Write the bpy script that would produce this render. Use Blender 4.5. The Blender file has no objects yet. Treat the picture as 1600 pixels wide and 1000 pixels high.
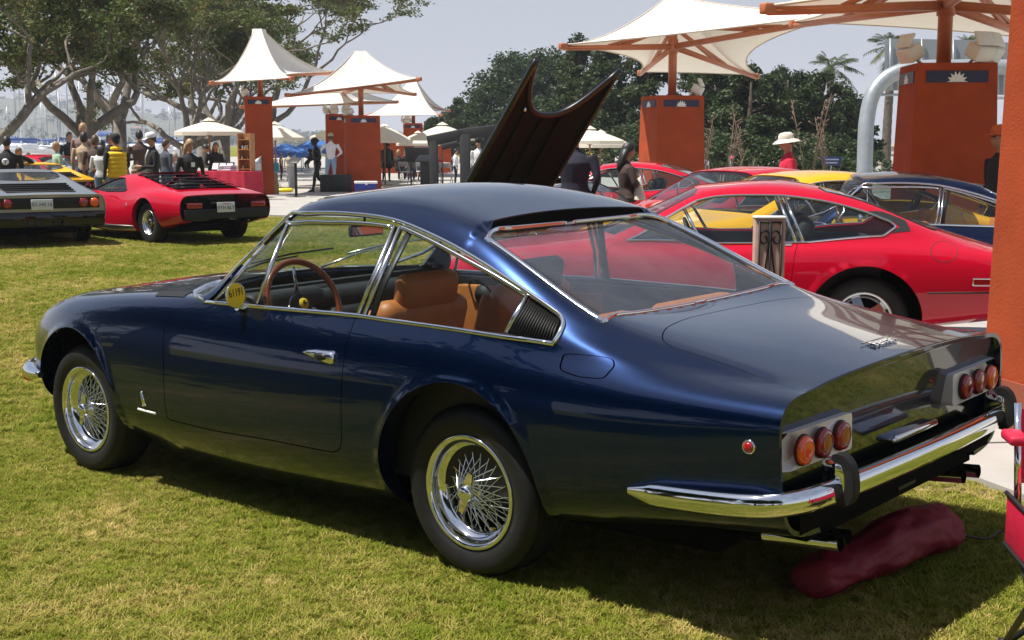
import bpy, bmesh, math, random
import numpy as np
from math import sin, cos, pi, radians, sqrt, atan2
from mathutils import Vector, Matrix
from mathutils.geometry import delaunay_2d_cdt
SC = bpy.context.scene
COL = SC.collection
random.seed(7)
# ---------------------------------------------------------------- camera, sky, sun, exposure
# CARCAM: the camera as seen from the blue car's own frame (its lawn dips a little); A turns that frame into the level world
CARCAM = np.array([-3.2098, 4.2111, 1.6000]); YAW, PITCH, ROLL, FPX = -0.8518, -0.13502, -0.023906, 2027.02
_F = np.array([cos(PITCH)*cos(YAW), cos(PITCH)*sin(YAW), sin(PITCH)])
_R = np.array([sin(YAW), -cos(YAW), 0.0]); _U = np.cross(_R, _F)
_R2 = cos(ROLL)*_R + sin(ROLL)*_U; _U2 = -sin(ROLL)*_R + cos(ROLL)*_U
_K = np.array([[0, -_F[2], _F[1]], [_F[2], 0, -_F[0]], [-_F[1], _F[0], 0]]); AROT = np.eye(3)+sin(ROLL)*_K+(1-cos(ROLL))*_K@_K
PIV = np.array([.9, 0, 0]); CAM = PIV+AROT@(CARCAM-PIV); _R = AROT@_R2; _U = AROT@_U2
PNORM = AROT@np.array([0, 0, 1.0]); _Fh = np.array([cos(YAW), sin(YAW), 0])
CARMAT = Matrix.Translation(PIV) @ Matrix([list(r) for r in AROT]).to_4x4() @ Matrix.Translation(-PIV)
cd = bpy.data.cameras.new('camera'); cam = bpy.data.objects.new('camera', cd); COL.objects.link(cam)
cam.matrix_world = Matrix(((_R[0], _U[0], -_F[0], CAM[0]), (_R[1], _U[1], -_F[1], CAM[1]), (_R[2], _U[2], -_F[2], CAM[2]), (0, 0, 0, 1)))
cd.sensor_width = 36.0; cd.lens = FPX/1600*36.0; cd.clip_start = 0.05; cd.clip_end = 9000
SC.camera = cam
SUN = Vector((0.30, 0.36, 1.0)).normalized()
w = bpy.data.worlds.new('World'); SC.world = w; w.use_nodes = True
nt = w.node_tree; nt.nodes.clear()
wo = nt.nodes.new('ShaderNodeOutputWorld'); bg = nt.nodes.new('ShaderNodeBackground'); sk = nt.nodes.new('ShaderNodeTexSky')
sk.sky_type = 'NISHITA'; sk.sun_disc = False
sk.sun_elevation = math.asin(SUN.z); sk.sun_rotation = atan2(SUN.x, SUN.y)
sk.air_density = 1.0; sk.dust_density = 1.0; sk.ozone_density = 1.0; sk.altitude = 0
bg.inputs['Strength'].default_value = 0.064
# a thin bright overcast lies over the clear sky, uneven as high cloud is
tc_ = nt.nodes.new('ShaderNodeTexCoord'); mp_ = nt.nodes.new('ShaderNodeMapping'); mp_.inputs['Scale'].default_value = (1.3, 1.3, 3.2); nt.links.new(tc_.outputs['Generated'], mp_.inputs[0])
cn_ = nt.nodes.new('ShaderNodeTexNoise'); cn_.inputs['Scale'].default_value = 2.4; cn_.inputs['Detail'].default_value = 7; cn_.inputs['Roughness'].default_value = .55; cn_.inputs['Distortion'].default_value = .6; nt.links.new(mp_.outputs[0], cn_.inputs['Vector'])
cr_ = nt.nodes.new('ShaderNodeValToRGB'); cr_.color_ramp.elements[0].position = .36; cr_.color_ramp.elements[0].color = (.10, .10, .10, 1); cr_.color_ramp.elements[1].position = .70; cr_.color_ramp.elements[1].color = (.75, .75, .75, 1); nt.links.new(cn_.outputs[0], cr_.inputs[0])
ov_ = nt.nodes.new('ShaderNodeRGB'); ov_.outputs[0].default_value = (5.0, 5.35, 6.2, 1)
mx_ = nt.nodes.new('ShaderNodeMix'); mx_.data_type = 'RGBA'; sp_ = nt.nodes.new('ShaderNodeSeparateXYZ'); nt.links.new(tc_.outputs['Generated'], sp_.inputs[0])
hz_ = nt.nodes.new('ShaderNodeMapRange'); hz_.interpolation_type = 'SMOOTHSTEP'; hz_.inputs['From Min'].default_value = .07; hz_.inputs['From Max'].default_value = .42; hz_.inputs['To Min'].default_value = .92; hz_.inputs['To Max'].default_value = 0.0; nt.links.new(sp_.outputs[2], hz_.inputs[0])
ad_ = nt.nodes.new('ShaderNodeMath'); ad_.operation = 'MAXIMUM'; nt.links.new(cr_.outputs[0], ad_.inputs[0]); nt.links.new(hz_.outputs[0], ad_.inputs[1])
nt.links.new(ad_.outputs[0], mx_.inputs[0]); nt.links.new(sk.outputs[0], mx_.inputs[6]); nt.links.new(ov_.outputs[0], mx_.inputs[7])
nt.links.new(mx_.outputs[2], bg.inputs[0]); nt.links.new(bg.outputs[0], wo.inputs[0])
sd = bpy.data.lights.new('sun', 'SUN'); sd.energy = 4.8; sd.angle = radians(0.53); sd.color = (1.0, 0.955, 0.88)
so = bpy.data.objects.new('sun', sd); COL.objects.link(so); so.rotation_euler = SUN.to_track_quat('Z', 'Y').to_euler(); so.location = (0, 0, 30)
SC.view_settings.view_transform = 'Standard'; SC.view_settings.look = 'None'
SC.view_settings.exposure = 0.70; SC.view_settings.gamma = 1.0; SC.view_settings.use_curve_mapping = False
SC.render.engine = 'CYCLES'
SC.cycles.max_bounces = 10; SC.cycles.transparent_max_bounces = 24; SC.cycles.transmission_bounces = 8; SC.cycles.glossy_bounces = 5

def project(P):
    "car frame -> photo pixels (used to read the blue car's seams)"
    d = np.asarray(P, float)-CARCAM; z = d@_F
    return np.stack([800+FPX*(d@_R2)/z, 500-FPX*(d@_U2)/z], -1)
def ray(u, v): return _F + _R*(u-800)/FPX + _U*(500-v)/FPX
def sstep(a, b, x):
    t = min(1, max(0, (x-a)/(b-a))); return t*t*(3-2*t)
GFAR = .09
def gz(x, y):
    "ground height: the blue car's gently dipping patch of lawn blends into the level park"
    k = sstep(3.2, 8.5, math.hypot(x-.6, y-.4)); pz = -(PNORM[0]*(x-PIV[0])+PNORM[1]*(y-PIV[1]))/PNORM[2]
    pz = max(-.12, min(.12, pz))
    return pz*(1-k)+GFAR*k
def gpx(u, v, z=None):
    d = ray(u, v); zz = z or 0.0
    for _ in range(6):
        p = CAM+d*(zz-CAM[2])/d[2]; zz = gz(p[0], p[1]) if z is None else z
    return p
def at(u, D, z=None):
    "point standing in photo column u at depth D metres"
    p = CAM+_Fh*D+np.array([_R[0], _R[1], 0])*0
    d = D  # depth along the optical axis of a point at eye height scaled for pitch
    for _ in range(5):
        zz = gz(p[0], p[1]) if z is None else z
        dz = zz-CAM[2]; fh = (D-dz*sin(PITCH))/cos(PITCH); xr = (u-800)/FPX*D
        p = np.array([CAM[0]+_Fh[0]*fh+_R[0]*xr, CAM[1]+_Fh[1]*fh+_R[1]*xr, zz])
    return p
def atv(u, v, D): return CAM+ray(u, v)*D
def face(p, off=0.0):
    "yaw that turns local +x towards the camera, plus an offset in degrees"
    return atan2(CAM[1]-p[1], CAM[0]-p[0])+radians(off)
# ---------------------------------------------------------------- materials
MATS = {}
def nmat(name):
    m = bpy.data.materials.new(name); m.use_nodes = True
    n = m.node_tree; n.nodes.clear()
    o = n.nodes.new('ShaderNodeOutputMaterial'); b = n.nodes.new('ShaderNodeBsdfPrincipled')
    n.links.new(b.outputs[0], o.inputs[0]); MATS[name] = m
    return m, n, b, o
def noise(n, scale, detail=4, rough=.6, coord='Object', vec=None):
    t = n.nodes.new('ShaderNodeTexNoise'); t.inputs['Scale'].default_value = scale; t.inputs['Detail'].default_value = detail; t.inputs['Roughness'].default_value = rough
    if vec is None:
        c = n.nodes.new('ShaderNodeTexCoord'); vec = c.outputs[coord]
    n.links.new(vec, t.inputs['Vector']); return t
def ramp(n, src, stops):
    r = n.nodes.new('ShaderNodeValToRGB'); e = r.color_ramp.elements
    while len(e) < len(stops): e.new(0.5)
    for k, (p, c) in enumerate(stops):
        e[k].position = p; e[k].color = (*c, 1) if len(c) == 3 else c
    n.links.new(src, r.inputs[0]); return r
def bump(n, b, src, strength, dist):
    k = n.nodes.new('ShaderNodeBump'); k.inputs['Strength'].default_value = strength; k.inputs['Distance'].default_value = dist
    n.links.new(src, k.inputs['Height']); n.links.new(k.outputs[0], b.inputs['Normal'])
def mat(name, col, rough=.6, metal=0, var=.12, scale=9, bmp=0, bscale=60, bdist=.004, **kw):
    "principled with a little noise in colour and roughness"
    if name in MATS: return MATS[name]
    m, n, b, o = nmat(name)
    if var > 0:
        t = noise(n, scale, 5)
        lo = tuple(c*(1-var) for c in col); hi = tuple(min(1, c*(1+var)) for c in col)
        r = ramp(n, t.outputs[0], [(.3, lo), (.7, hi)]); n.links.new(r.outputs[0], b.inputs['Base Color'])
    else: b.inputs['Base Color'].default_value = (*col, 1)
    b.inputs['Roughness'].default_value = rough; b.inputs['Metallic'].default_value = metal
    if bmp:
        t2 = noise(n, bscale, 6); bump(n, b, t2.outputs[0], bmp, bdist)
    for k, v in kw.items(): b.inputs[k.replace('_', ' ')].default_value = v
    return m
def paint(name, base, flake, metal=.6, rough=.38, ior=1.5):
    "car paint: metallic or solid base under a clear coat, with slight dust"
    m, n, b, o = nmat(name)
    t = noise(n, 900, 2); r = ramp(n, t.outputs[0], [(.35, base), (.75, flake)])
    n.links.new(r.outputs[0], b.inputs['Base Color'])
    b.inputs['Metallic'].default_value = metal; b.inputs['Roughness'].default_value = rough
    b.inputs['Specular IOR Level'].default_value = 0.0 if metal == 0 else .5; b.inputs['Coat Weight'].default_value = 1.0; b.inputs['Coat IOR'].default_value = ior
    d = noise(n, 5.0, 8, .7); q = ramp(n, d.outputs[0], [(.4, (.012,)*3), (.8, (.045,)*3)])
    n.links.new(q.outputs[0], b.inputs['Coat Roughness'])
    w = noise(n, 2.2, 2); bump(n, b, w.outputs[0], .03, .01)
    for lk in list(n.links):
        if lk.to_socket == b.inputs['Normal']:
            n.links.new(lk.from_socket, b.inputs['Coat Normal'])
    return m
def glassmat(name, tint=(.75, .82, .80), alpha=.0, refl=1.0):
    "thin window glass: tinted see-through with a fresnel mirror on top"
    m, n, b, o = nmat(name); n.nodes.remove(b)
    tr = n.nodes.new('ShaderNodeBsdfTransparent'); tr.inputs[0].default_value = (*tint, 1)
    gl = n.nodes.new('ShaderNodeBsdfGlossy'); gl.inputs['Roughness'].default_value = .012
    # Schlick mirror share of a two-faced pane, same from inside and outside
    g = n.nodes.new('ShaderNodeNewGeometry'); vd = n.nodes.new('ShaderNodeVectorMath'); vd.operation = 'DOT_PRODUCT'; n.links.new(g.outputs['Normal'], vd.inputs[0]); n.links.new(g.outputs['Incoming'], vd.inputs[1])
    def mth(op, a, b=None):
        q = n.nodes.new('ShaderNodeMath'); q.operation = op; q.use_clamp = False
        for k, x in enumerate((a, b)):
            if x is None: continue
            if isinstance(x, (int, float)): q.inputs[k].default_value = x
            else: n.links.new(x, q.inputs[k])
        return q.outputs[0]
    f = mth('MULTIPLY_ADD', mth('POWER', mth('SUBTRACT', 1.0, mth('ABSOLUTE', vd.outputs['Value'])), 5.0), .92*refl); f.node.inputs[2].default_value = .048*refl
    mp = f.node; mp.use_clamp = True
    mx = n.nodes.new('ShaderNodeMixShader')
    n.links.new(mp.outputs[0], mx.inputs[0])
    n.links.new(tr.outputs[0], mx.inputs[1]); n.links.new(gl.outputs[0], mx.inputs[2])
    if alpha > 0:
        df = n.nodes.new('ShaderNodeBsdfDiffuse'); df.inputs[0].default_value = (.5, .5, .5, 1)
        dn = noise(n, 7, 8, .7); q = ramp(n, dn.outputs[0], [(.35, (alpha*.5,)*3), (.75, (alpha*1.5,)*3)])
        m2 = n.nodes.new('ShaderNodeMixShader'); n.links.new(q.outputs[0], m2.inputs[0])
        n.links.new(mx.outputs[0], m2.inputs[1]); n.links.new(df.outputs[0], m2.inputs[2]); mx = m2
    n.links.new(mx.outputs[0], o.inputs[0])
    return m

# ---------------------------------------------------------------- object helpers
def tag(o, label=None, cat=None, group=None, kind=None):
    if label: o['label'] = label
    if cat: o['category'] = cat
    if group: o['group'] = group
    if kind: o['kind'] = kind
    return o
def thing(name, label, cat, loc=(0, 0, 0), rz=0.0, group=None):
    o = bpy.data.objects.new(name, None); COL.objects.link(o); o.empty_display_size = .1
    o.location = loc; o.rotation_euler = (0, 0, rz)
    return tag(o, label, cat, group)
class MB:
    "collects vertices and faces; build() links ONE mesh object"
    def __init__(s): s.v = []; s.f = []; s.mi = []; s.sm = []; s.ln = None
    def add(s, v, f, mi=0, smooth=False):
        o = len(s.v); s.v += [tuple(map(float, p)) for p in v]; s.f += [tuple(i+o for i in q) for q in f]
        s.mi += [mi]*len(f); s.sm += [smooth]*len(f); return s
    def box(s, c, d, rz=0, mi=0, rx=0, ry=0, taper=1.0):
        x, y, z = (a/2 for a in d); k = taper
        P = [(-x, -y, -z), (x, -y, -z), (x, y, -z), (-x, y, -z), (-x*k, -y*k, z), (x*k, -y*k, z), (x*k, y*k, z), (-x*k, y*k, z)]
        M = Matrix.Rotation(rz, 3, 'Z') @ Matrix.Rotation(ry, 3, 'Y') @ Matrix.Rotation(rx, 3, 'X')
        P = [(M @ Vector(p)) + Vector(c) for p in P]
        return s.add(P, [(0, 3, 2, 1), (4, 5, 6, 7), (0, 1, 5, 4), (1, 2, 6, 5), (2, 3, 7, 6), (3, 0, 4, 7)], mi)
    def bbox(s, c, d, r=.01, rz=0, mi=0, rx=0, ry=0):
        "bevelled box"
        bm = bmesh.new(); bmesh.ops.create_cube(bm, size=1)
        for v in bm.verts: v.co = Vector((v.co.x*d[0], v.co.y*d[1], v.co.z*d[2]))
        bmesh.ops.bevel(bm, geom=list(bm.edges), offset=r, segments=2, affect='EDGES', profile=.5)
        M = Matrix.Rotation(rz, 3, 'Z') @ Matrix.Rotation(ry, 3, 'Y') @ Matrix.Rotation(rx, 3, 'X')
        bm.verts.index_update()
        s.add([(M @ v.co)+Vector(c) for v in bm.verts], [[v.index for v in f.verts] for f in bm.faces], mi, True); bm.free(); return s
    def tube(s, pts, r, n=8, mi=0, cap=True, smooth=True, flat=1.0, up=None):
        pts = [Vector(p) for p in pts]; m = len(pts)
        rs = list(r) if hasattr(r, '__len__') else [r]*m
        V = []; ref = None
        for i in range(m):
            t = (pts[min(i+1, m-1)]-pts[max(i-1, 0)]).normalized()
            if up is not None: a = Vector(up)
            elif ref is None: a = Vector((0, 0, 1)) if abs(t.z) < .9 else Vector((1, 0, 0))
            else: a = ref
            x = (a - t*a.dot(t)).normalized(); y = t.cross(x); ref = x
            for k in range(n):
                q = 2*pi*k/n; V.append(pts[i]+(x*cos(q)+y*sin(q)*flat)*rs[i])
        Fc = [(i*n+k, i*n+(k+1) % n, (i+1)*n+(k+1) % n, (i+1)*n+k) for i in range(m-1) for k in range(n)]
        s.add(V, Fc, mi, smooth)
        if cap:
            o = len(s.v)-m*n
            s.f += [tuple(o+k for k in range(n))[::-1], tuple(o+(m-1)*n+k for k in range(n))]; s.mi += [mi]*2; s.sm += [False]*2
        return s
    def lathe(s, prof, n=24, M=None, mi=0, smooth=True, arc=2*pi):
        "profile of (r, h) turned about local Z, placed by matrix M"
        M = M or Matrix.Identity(4); m = len(prof); full = abs(arc-2*pi) < 1e-6
        nn = n if full else n+1
        V = [M @ Vector((r*cos(arc*k/n), r*sin(arc*k/n), h)) for (r, h) in prof for k in range(nn)]
        Fc = []
        for i in range(m-1):
            for k in range(n):
                k2 = (k+1) % nn; Fc.append((i*nn+k, i*nn+k2, (i+1)*nn+k2, (i+1)*nn+k))
        return s.add(V, Fc, mi, smooth)
    def prism(s, poly, h0, h1, M=None, mi=0):
        "polygon (x, y) extruded along local z"
        M = M or Matrix.Identity(4); n = len(poly)
        V = [M @ Vector((x, y, h0)) for x, y in poly]+[M @ Vector((x, y, h1)) for x, y in poly]
        return s.add(V, [tuple(range(n))[::-1], tuple(range(n, 2*n))]+[(k, (k+1) % n, n+(k+1) % n, n+k) for k in range(n)], mi)
    def sheet(s, poly, z=0, mi=0):
        n = len(poly); return s.add([(x, y, z) for x, y in poly], [tuple(range(n))], mi)
    def mesh(s, name, mats):
        me = bpy.data.meshes.new(name); me.from_pydata(s.v, [], s.f)
        for m in (mats if isinstance(mats, (list, tuple)) else [mats]): me.materials.append(m)
        me.polygons.foreach_set('material_index', s.mi); me.polygons.foreach_set('use_smooth', s.sm); me.update()
        return me
    def build(s, name, mats, parent=None, loc=None, rz=None):
        me = s.mesh(name, mats); o = bpy.data.objects.new(name, me); COL.objects.link(o)
        if parent is not None: o.parent = parent
        if loc is not None: o.location = loc
        if rz is not None: o.rotation_euler = (0, 0, rz)
        return o
def inst(name, me, parent=None, loc=(0, 0, 0), rot=(0, 0, 0), sc=None):
    o = bpy.data.objects.new(name, me); COL.objects.link(o); o.location = loc; o.rotation_euler = rot
    if sc is not None: o.scale = (sc,)*3 if not hasattr(sc, '__len__') else sc
    if parent is not None: o.parent = parent
    return o
def kids(o): return list(o.children)
def copy_tree(o, parent=None, swap=None):
    c = o.copy(); COL.objects.link(c); c.parent = parent
    if swap and c.type == 'MESH':
        for sl in c.material_slots:
            if sl.material and sl.material.name in swap: nm = swap[sl.material.name]; sl.link = 'OBJECT'; sl.material = nm
    for ch in CHILD.get(o.name, []) or [x for x in bpy.data.objects if x.parent == o]: copy_tree(ch, c, swap)
    return c
CHILD = {}
def textmesh(txt, size, extrude=.0, name='lettering', align='CENTER'):
    cu = bpy.data.curves.new(name, 'FONT'); cu.body = txt; cu.size = size; cu.extrude = extrude; cu.align_x = align; cu.align_y = 'CENTER'; cu.resolution_u = 3
    o = bpy.data.objects.new(name, cu); COL.objects.link(o)
    me = bpy.data.meshes.new_from_object(o.evaluated_get(bpy.context.evaluated_depsgraph_get()))
    bpy.data.objects.remove(o); bpy.data.curves.remove(cu); me.name = name
    return me

# ---------------------------------------------------------------- smooth panel surfaces (tensor splines) and trimmed patches
def nspline(xs, ys):
    "natural cubic spline; returns a function"
    xs = np.asarray(xs, float); ys = np.asarray(ys, float); n = len(xs)
    if n == 2: return lambda x: ys[0]+np.outer((x-xs[0])/(xs[1]-xs[0]), ys[1]-ys[0])
    h = np.diff(xs); A = np.zeros((n, n)); B = np.zeros((n, ys.shape[1])); A[0, 0] = A[-1, -1] = 1
    for i in range(1, n-1):
        A[i, i-1] = h[i-1]; A[i, i] = 2*(h[i-1]+h[i]); A[i, i+1] = h[i]
        B[i] = 6*((ys[i+1]-ys[i])/h[i]-(ys[i]-ys[i-1])/h[i-1])
    Mm = np.linalg.solve(A, B)
    def f(x):
        x = np.atleast_1d(np.asarray(x, float)); i = np.clip(np.searchsorted(xs, x)-1, 0, n-2)
        d = (x-xs[i])[:, None]; e = (xs[i+1]-x)[:, None]; hh = h[i][:, None]
        return (Mm[i]*e**3+Mm[i+1]*d**3)/(6*hh)+(ys[i]/hh-Mm[i]*hh/6)*e+(ys[i+1]/hh-Mm[i+1]*hh/6)*d
    return f
class Surf:
    """lines: list of t-lines; each a list of knots (u, x, y, z) or the string 'break'. B-spline across the lines (C2), spline along u.
    extra(x, y, z, u, t) may push the point (wheel-arch flares)."""
    TS = .16
    def __init__(s, lines, bumpfn=None):
        s.L = []; s.bumpfn = bumpfn
        for ln in lines:
            segs = []; cur = []
            for k in ln:
                if k == 'break':
                    segs.append(cur); cur = [cur[-1]]
                else: cur.append(k)
            segs.append(cur); fs = []
            for sg in segs:
                a = np.array(sg, float); o = np.argsort(a[:, 0]); a = a[o]
                fs.append((a[0, 0], a[-1, 0], nspline(a[:, 0], a[:, 1:])))
            fs.sort(key=lambda q: q[0]); s.L.append(fs)
        s.n = len(lines); s.u0 = min(f[0][0] for f in s.L); s.u1 = max(f[-1][1] for f in s.L)
    def ctrl(s, u):
        u = np.atleast_1d(u); out = np.zeros((len(u), s.n, 3))
        for j, fs in enumerate(s.L):
            done = np.zeros(len(u), bool)
            for k, (a, b, f) in enumerate(fs):
                m = ~done & ((u <= b) if k < len(fs)-1 else np.ones(len(u), bool))
                if m.any(): out[m, j] = f(u[m]); done |= m
        return out
    def raw(s, u, t):
        u = np.atleast_1d(np.asarray(u, float)); t = np.atleast_1d(np.asarray(t, float))
        C = s.ctrl(u); P0 = 2*C[:, :1]-C[:, 1:2]; Pn = C[:, -2:-1]*np.array([1, -1, 1.0]); C = np.concatenate([P0, C, Pn], 1)
        i = np.clip(np.floor(t).astype(int), 0, s.n-2); f = t-i; r = np.arange(len(u))
        w0 = (1-f)**3/6; w1 = (3*f**3-6*f**2+4)/6; w2 = (-3*f**3+3*f**2+3*f+1)/6; w3 = f**3/6
        P = C[r, i]*w0[:, None]+C[r, i+1]*w1[:, None]+C[r, i+2]*w2[:, None]+C[r, i+3]*w3[:, None]
        if s.bumpfn is not None: P = s.bumpfn(P)
        return P
    def ev(s, u, t): return s.raw(u, t)
    def nrm(s, u, t, h=1e-3):
        u = np.atleast_1d(np.asarray(u, float)); t = np.atleast_1d(np.asarray(t, float))
        a = s.raw(u+h, t)-s.raw(u-h, t); b = s.raw(u, np.minimum(t+h*5, s.n-1+.3))-s.raw(u, t-h*5)
        n = np.cross(b, a); l = np.linalg.norm(n, axis=1, keepdims=True); n = n/np.maximum(l, 1e-12)
        return n   # outward
    def grid(s):
        if not hasattr(s, '_g'):
            us = np.linspace(s.u0, s.u1, 320); ts = np.linspace(0, s.n-1, 140)
            U, T = np.meshgrid(us, ts, indexing='ij'); s._g = (U.ravel(), T.ravel(), s.raw(U.ravel(), T.ravel()))
        return s._g
    def invert(s, fn, targets, tlim=None, ulim=None, it=12):
        U, T, P = s.grid(); ok = np.ones(len(U), bool)
        if tlim: ok &= (T >= tlim[0]) & (T <= tlim[1])
        if ulim: ok &= (U >= ulim[0]) & (U <= ulim[1])
        U, T, P = U[ok], T[ok], P[ok]; Q = fn(P); out = []
        for g in targets:
            g = np.asarray(g, float); k = np.argmin(((Q-g)**2).sum(1)); x = np.array([U[k], T[k]])
            for _ in range(it):
                h = 1e-4; uu = np.array([x[0], x[0]+h, x[0]]); tt = np.array([x[1], x[1], x[1]+h]); q = fn(s.raw(uu, tt))
                J = np.stack([(q[1]-q[0])/h, (q[2]-q[0])/h], 1); r = g-q[0]
                try: dx = np.linalg.lstsq(J, r, rcond=1e-6)[0]
                except Exception: break
                dx = np.clip(dx, [-.1, -.5], [.1, .5]); x = x+dx
                x[1] = np.clip(x[1], 0, s.n-1); x[0] = np.clip(x[0], s.u0, s.u1)
                if np.abs(dx).max() < 1e-6: break
            out.append(x)
        return np.array(out)
XZ = lambda P: P[:, [0, 2]]
XY = lambda P: P[:, [0, 1]]
def inpoly(pts, poly):
    x, y = pts[:, 0], pts[:, 1]; px, py = poly[:, 0], poly[:, 1]; c = np.zeros(len(pts), bool); j = len(poly)-1
    for i in range(len(poly)):
        m = ((py[i] > y) != (py[j] > y)); den = (py[j]-py[i]) or 1e-12
        c ^= m & (x < (px[j]-px[i])*(y-py[i])/den+px[i]); j = i
    return c
def densify(p, step, closed=True):
    p = np.asarray(p, float); out = []; n = len(p)
    for i in range(n if closed else n-1):
        a, b = p[i], p[(i+1) % n]; k = max(1, int(np.ceil(np.linalg.norm(b-a)/step)))
        out += [a+(b-a)*q/k for q in range(k)]
    if not closed: out.append(p[-1])
    return np.array(out)
def smoothpoly(p, closed=True, per=6):
    "Catmull-Rom through points"
    p = np.asarray(p, float); n = len(p); out = []
    rng = range(n) if closed else range(n-1)
    for i in rng:
        if closed: a, b, c, d = p[i-1], p[i], p[(i+1) % n], p[(i+2) % n]
        else: b, c = p[i], p[i+1]; a = p[i-1] if i else 2*b-c; d = p[i+2] if i+2 < n else 2*c-b
        for q in range(per):
            t = q/per; out.append(.5*((2*b)+(c-a)*t+(2*a-5*b+4*c-d)*t*t+(3*b-a-3*c+d)*t**3))
    if not closed: out.append(p[-1])
    return np.array(out)
def roundpoly(p, r, seg=4):
    "round the corners of a closed polygon"
    p = np.asarray(p, float); out = []; n = len(p)
    rr = r if hasattr(r, '__len__') else [r]*n
    for i in range(n):
        a, b, c = p[i-1], p[i], p[(i+1) % n]; d1 = np.linalg.norm(a-b); d2 = np.linalg.norm(c-b); k = min(rr[i], d1*.45, d2*.45)
        if k <= 1e-9: out.append(b); continue
        s = b+(a-b)/d1*k; e = b+(c-b)/d2*k
        for q in range(seg+1):
            t = q/seg; out.append((1-t)**2*s+2*t*(1-t)*b+t*t*e)
    return np.array(out)
def inset(p, d):
    "move a closed polygon inwards by d"
    p = np.asarray(p, float); n = len(p); A = .5*np.sum(p[:, 0]*np.roll(p[:, 1], -1)-np.roll(p[:, 0], -1)*p[:, 1]); s = 1 if A > 0 else -1
    out = []
    for i in range(n):
        e1 = p[i]-p[i-1]; e2 = p[(i+1) % n]-p[i]; e1 /= max(np.linalg.norm(e1), 1e-9); e2 /= max(np.linalg.norm(e2), 1e-9)
        n1 = np.array([-e1[1], e1[0]])*s; n2 = np.array([-e2[1], e2[0]])*s; m = n1+n2; k = np.dot(m, m)
        out.append(p[i]+m*(2*d/k if k > .3 else d))
    return np.array(out)
def patch(sf, outer, holes=(), step=.03, offset=0.0, lip=.012, sides=(1, -1), flip=1, lipfn=None, test=None):
    """triangulated piece of surface sf inside outer and outside holes (uv polygons, v already scaled by Surf.TS).
    Returns (verts, faces, loop normals) for left side (1) and/or mirrored (-1)."""
    TS = sf.TS; polys = [densify(outer, step)]+[densify(h, step) for h in holes]
    V = []; E = []
    for p in polys:
        o = len(V); V += [tuple(q) for q in p]; E += [(o+k, o+(k+1) % len(p)) for k in range(len(p))]
    lo = polys[0].min(0); hi = polys[0].max(0)
    gx = np.arange(lo[0]+step*.5, hi[0], step); gy = np.arange(lo[1]+step*.4, hi[1], step*.8)
    G = np.array([(x+(k % 2)*step*.5, y) for k, y in enumerate(gy) for x in gx]) if len(gx) and len(gy) else np.zeros((0, 2))
    if len(G):
        keep = inpoly(G, polys[0])
        for h in polys[1:]: keep &= ~inpoly(G, h)
        G = G[keep]; B = np.array(V); cell = {}
        for b in B: cell.setdefault((int(b[0]//step), int(b[1]//step)), []).append(b)
        ok = []
        for g in G:
            cx, cy = int(g[0]//step), int(g[1]//step); good = True
            for i in (-1, 0, 1):
                for j in (-1, 0, 1):
                    for b in cell.get((cx+i, cy+j), ()):
                        if (b[0]-g[0])**2+(b[1]-g[1])**2 < (step*.45)**2: good = False
            if good: ok.append(g)
        V += [tuple(g) for g in ok]
    r = delaunay_2d_cdt([Vector(v) for v in V], E, [], 0, 1e-7)
    P2 = np.array([tuple(v) for v in r[0]]); Fc = np.array([f for f in r[2] if len(f) == 3], int)
    cen = P2[Fc].mean(1); keep = inpoly(cen, polys[0])
    for h in polys[1:]: keep &= ~inpoly(cen, h)
    if test is not None: keep &= test(sf.ev(cen[:, 0], cen[:, 1]/TS))
    Fc = Fc[keep]; used = np.unique(Fc); mp = -np.ones(len(P2), int); mp[used] = np.arange(len(used)); P2 = P2[used]; Fc = mp[Fc]
    t = np.clip(P2[:, 1]/TS, 0, sf.n-1); X = sf.ev(P2[:, 0], t); N = sf.nrm(P2[:, 0], t)*flip
    X = X+N*offset
    # orientation: make triangles agree with N
    fn = np.cross(X[Fc[:, 1]]-X[Fc[:, 0]], X[Fc[:, 2]]-X[Fc[:, 0]]); bad = (fn*N[Fc[:, 0]]).sum(1) < 0; Fc[bad] = Fc[bad][:, ::-1]
    VV = [tuple(x) for x in X]; FF = [tuple(f) for f in Fc]; LN = [N[i] for f in Fc for i in f]
    if lip:
        cnt = {}
        for f in Fc:
            for k in range(3):
                a, b = int(f[k]), int(f[(k+1) % 3]); cnt[(a, b)] = 1
        bd = [(a, b) for (a, b) in cnt if (b, a) not in cnt]
        for a, b in bd:
            if abs(X[a][1]) < 1e-3 and abs(X[b][1]) < 1e-3: continue
            la = lipfn(X[a]) if lipfn else None
            da = -N[a]*lip if la is None else la; lb = lipfn(X[b]) if lipfn else None; db = -N[b]*lip if lb is None else lb
            o = len(VV); VV += [tuple(X[a]), tuple(X[b]), tuple(X[b]+db), tuple(X[a]+da)]; FF.append((o, o+3, o+2, o+1))
            q = np.cross(da, X[b]-X[a]); q /= max(np.linalg.norm(q), 1e-9); LN += [q]*4
    outV, outF, outN = [], [], []
    for sd in sides:
        o = len(outV)
        if sd == 1: outV += VV; outF += [tuple(i+o for i in f) for f in FF]; outN += [tuple(n) for n in LN]
        else:
            outV += [(x, -y, z) for x, y, z in VV]; k = 0
            for f in FF:
                m = len(f); outF.append(tuple(i+o for i in f)[::-1]); outN += [(n[0], -n[1], n[2]) for n in LN[k:k+m]][::-1]; k += m
    return outV, outF, outN
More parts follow.
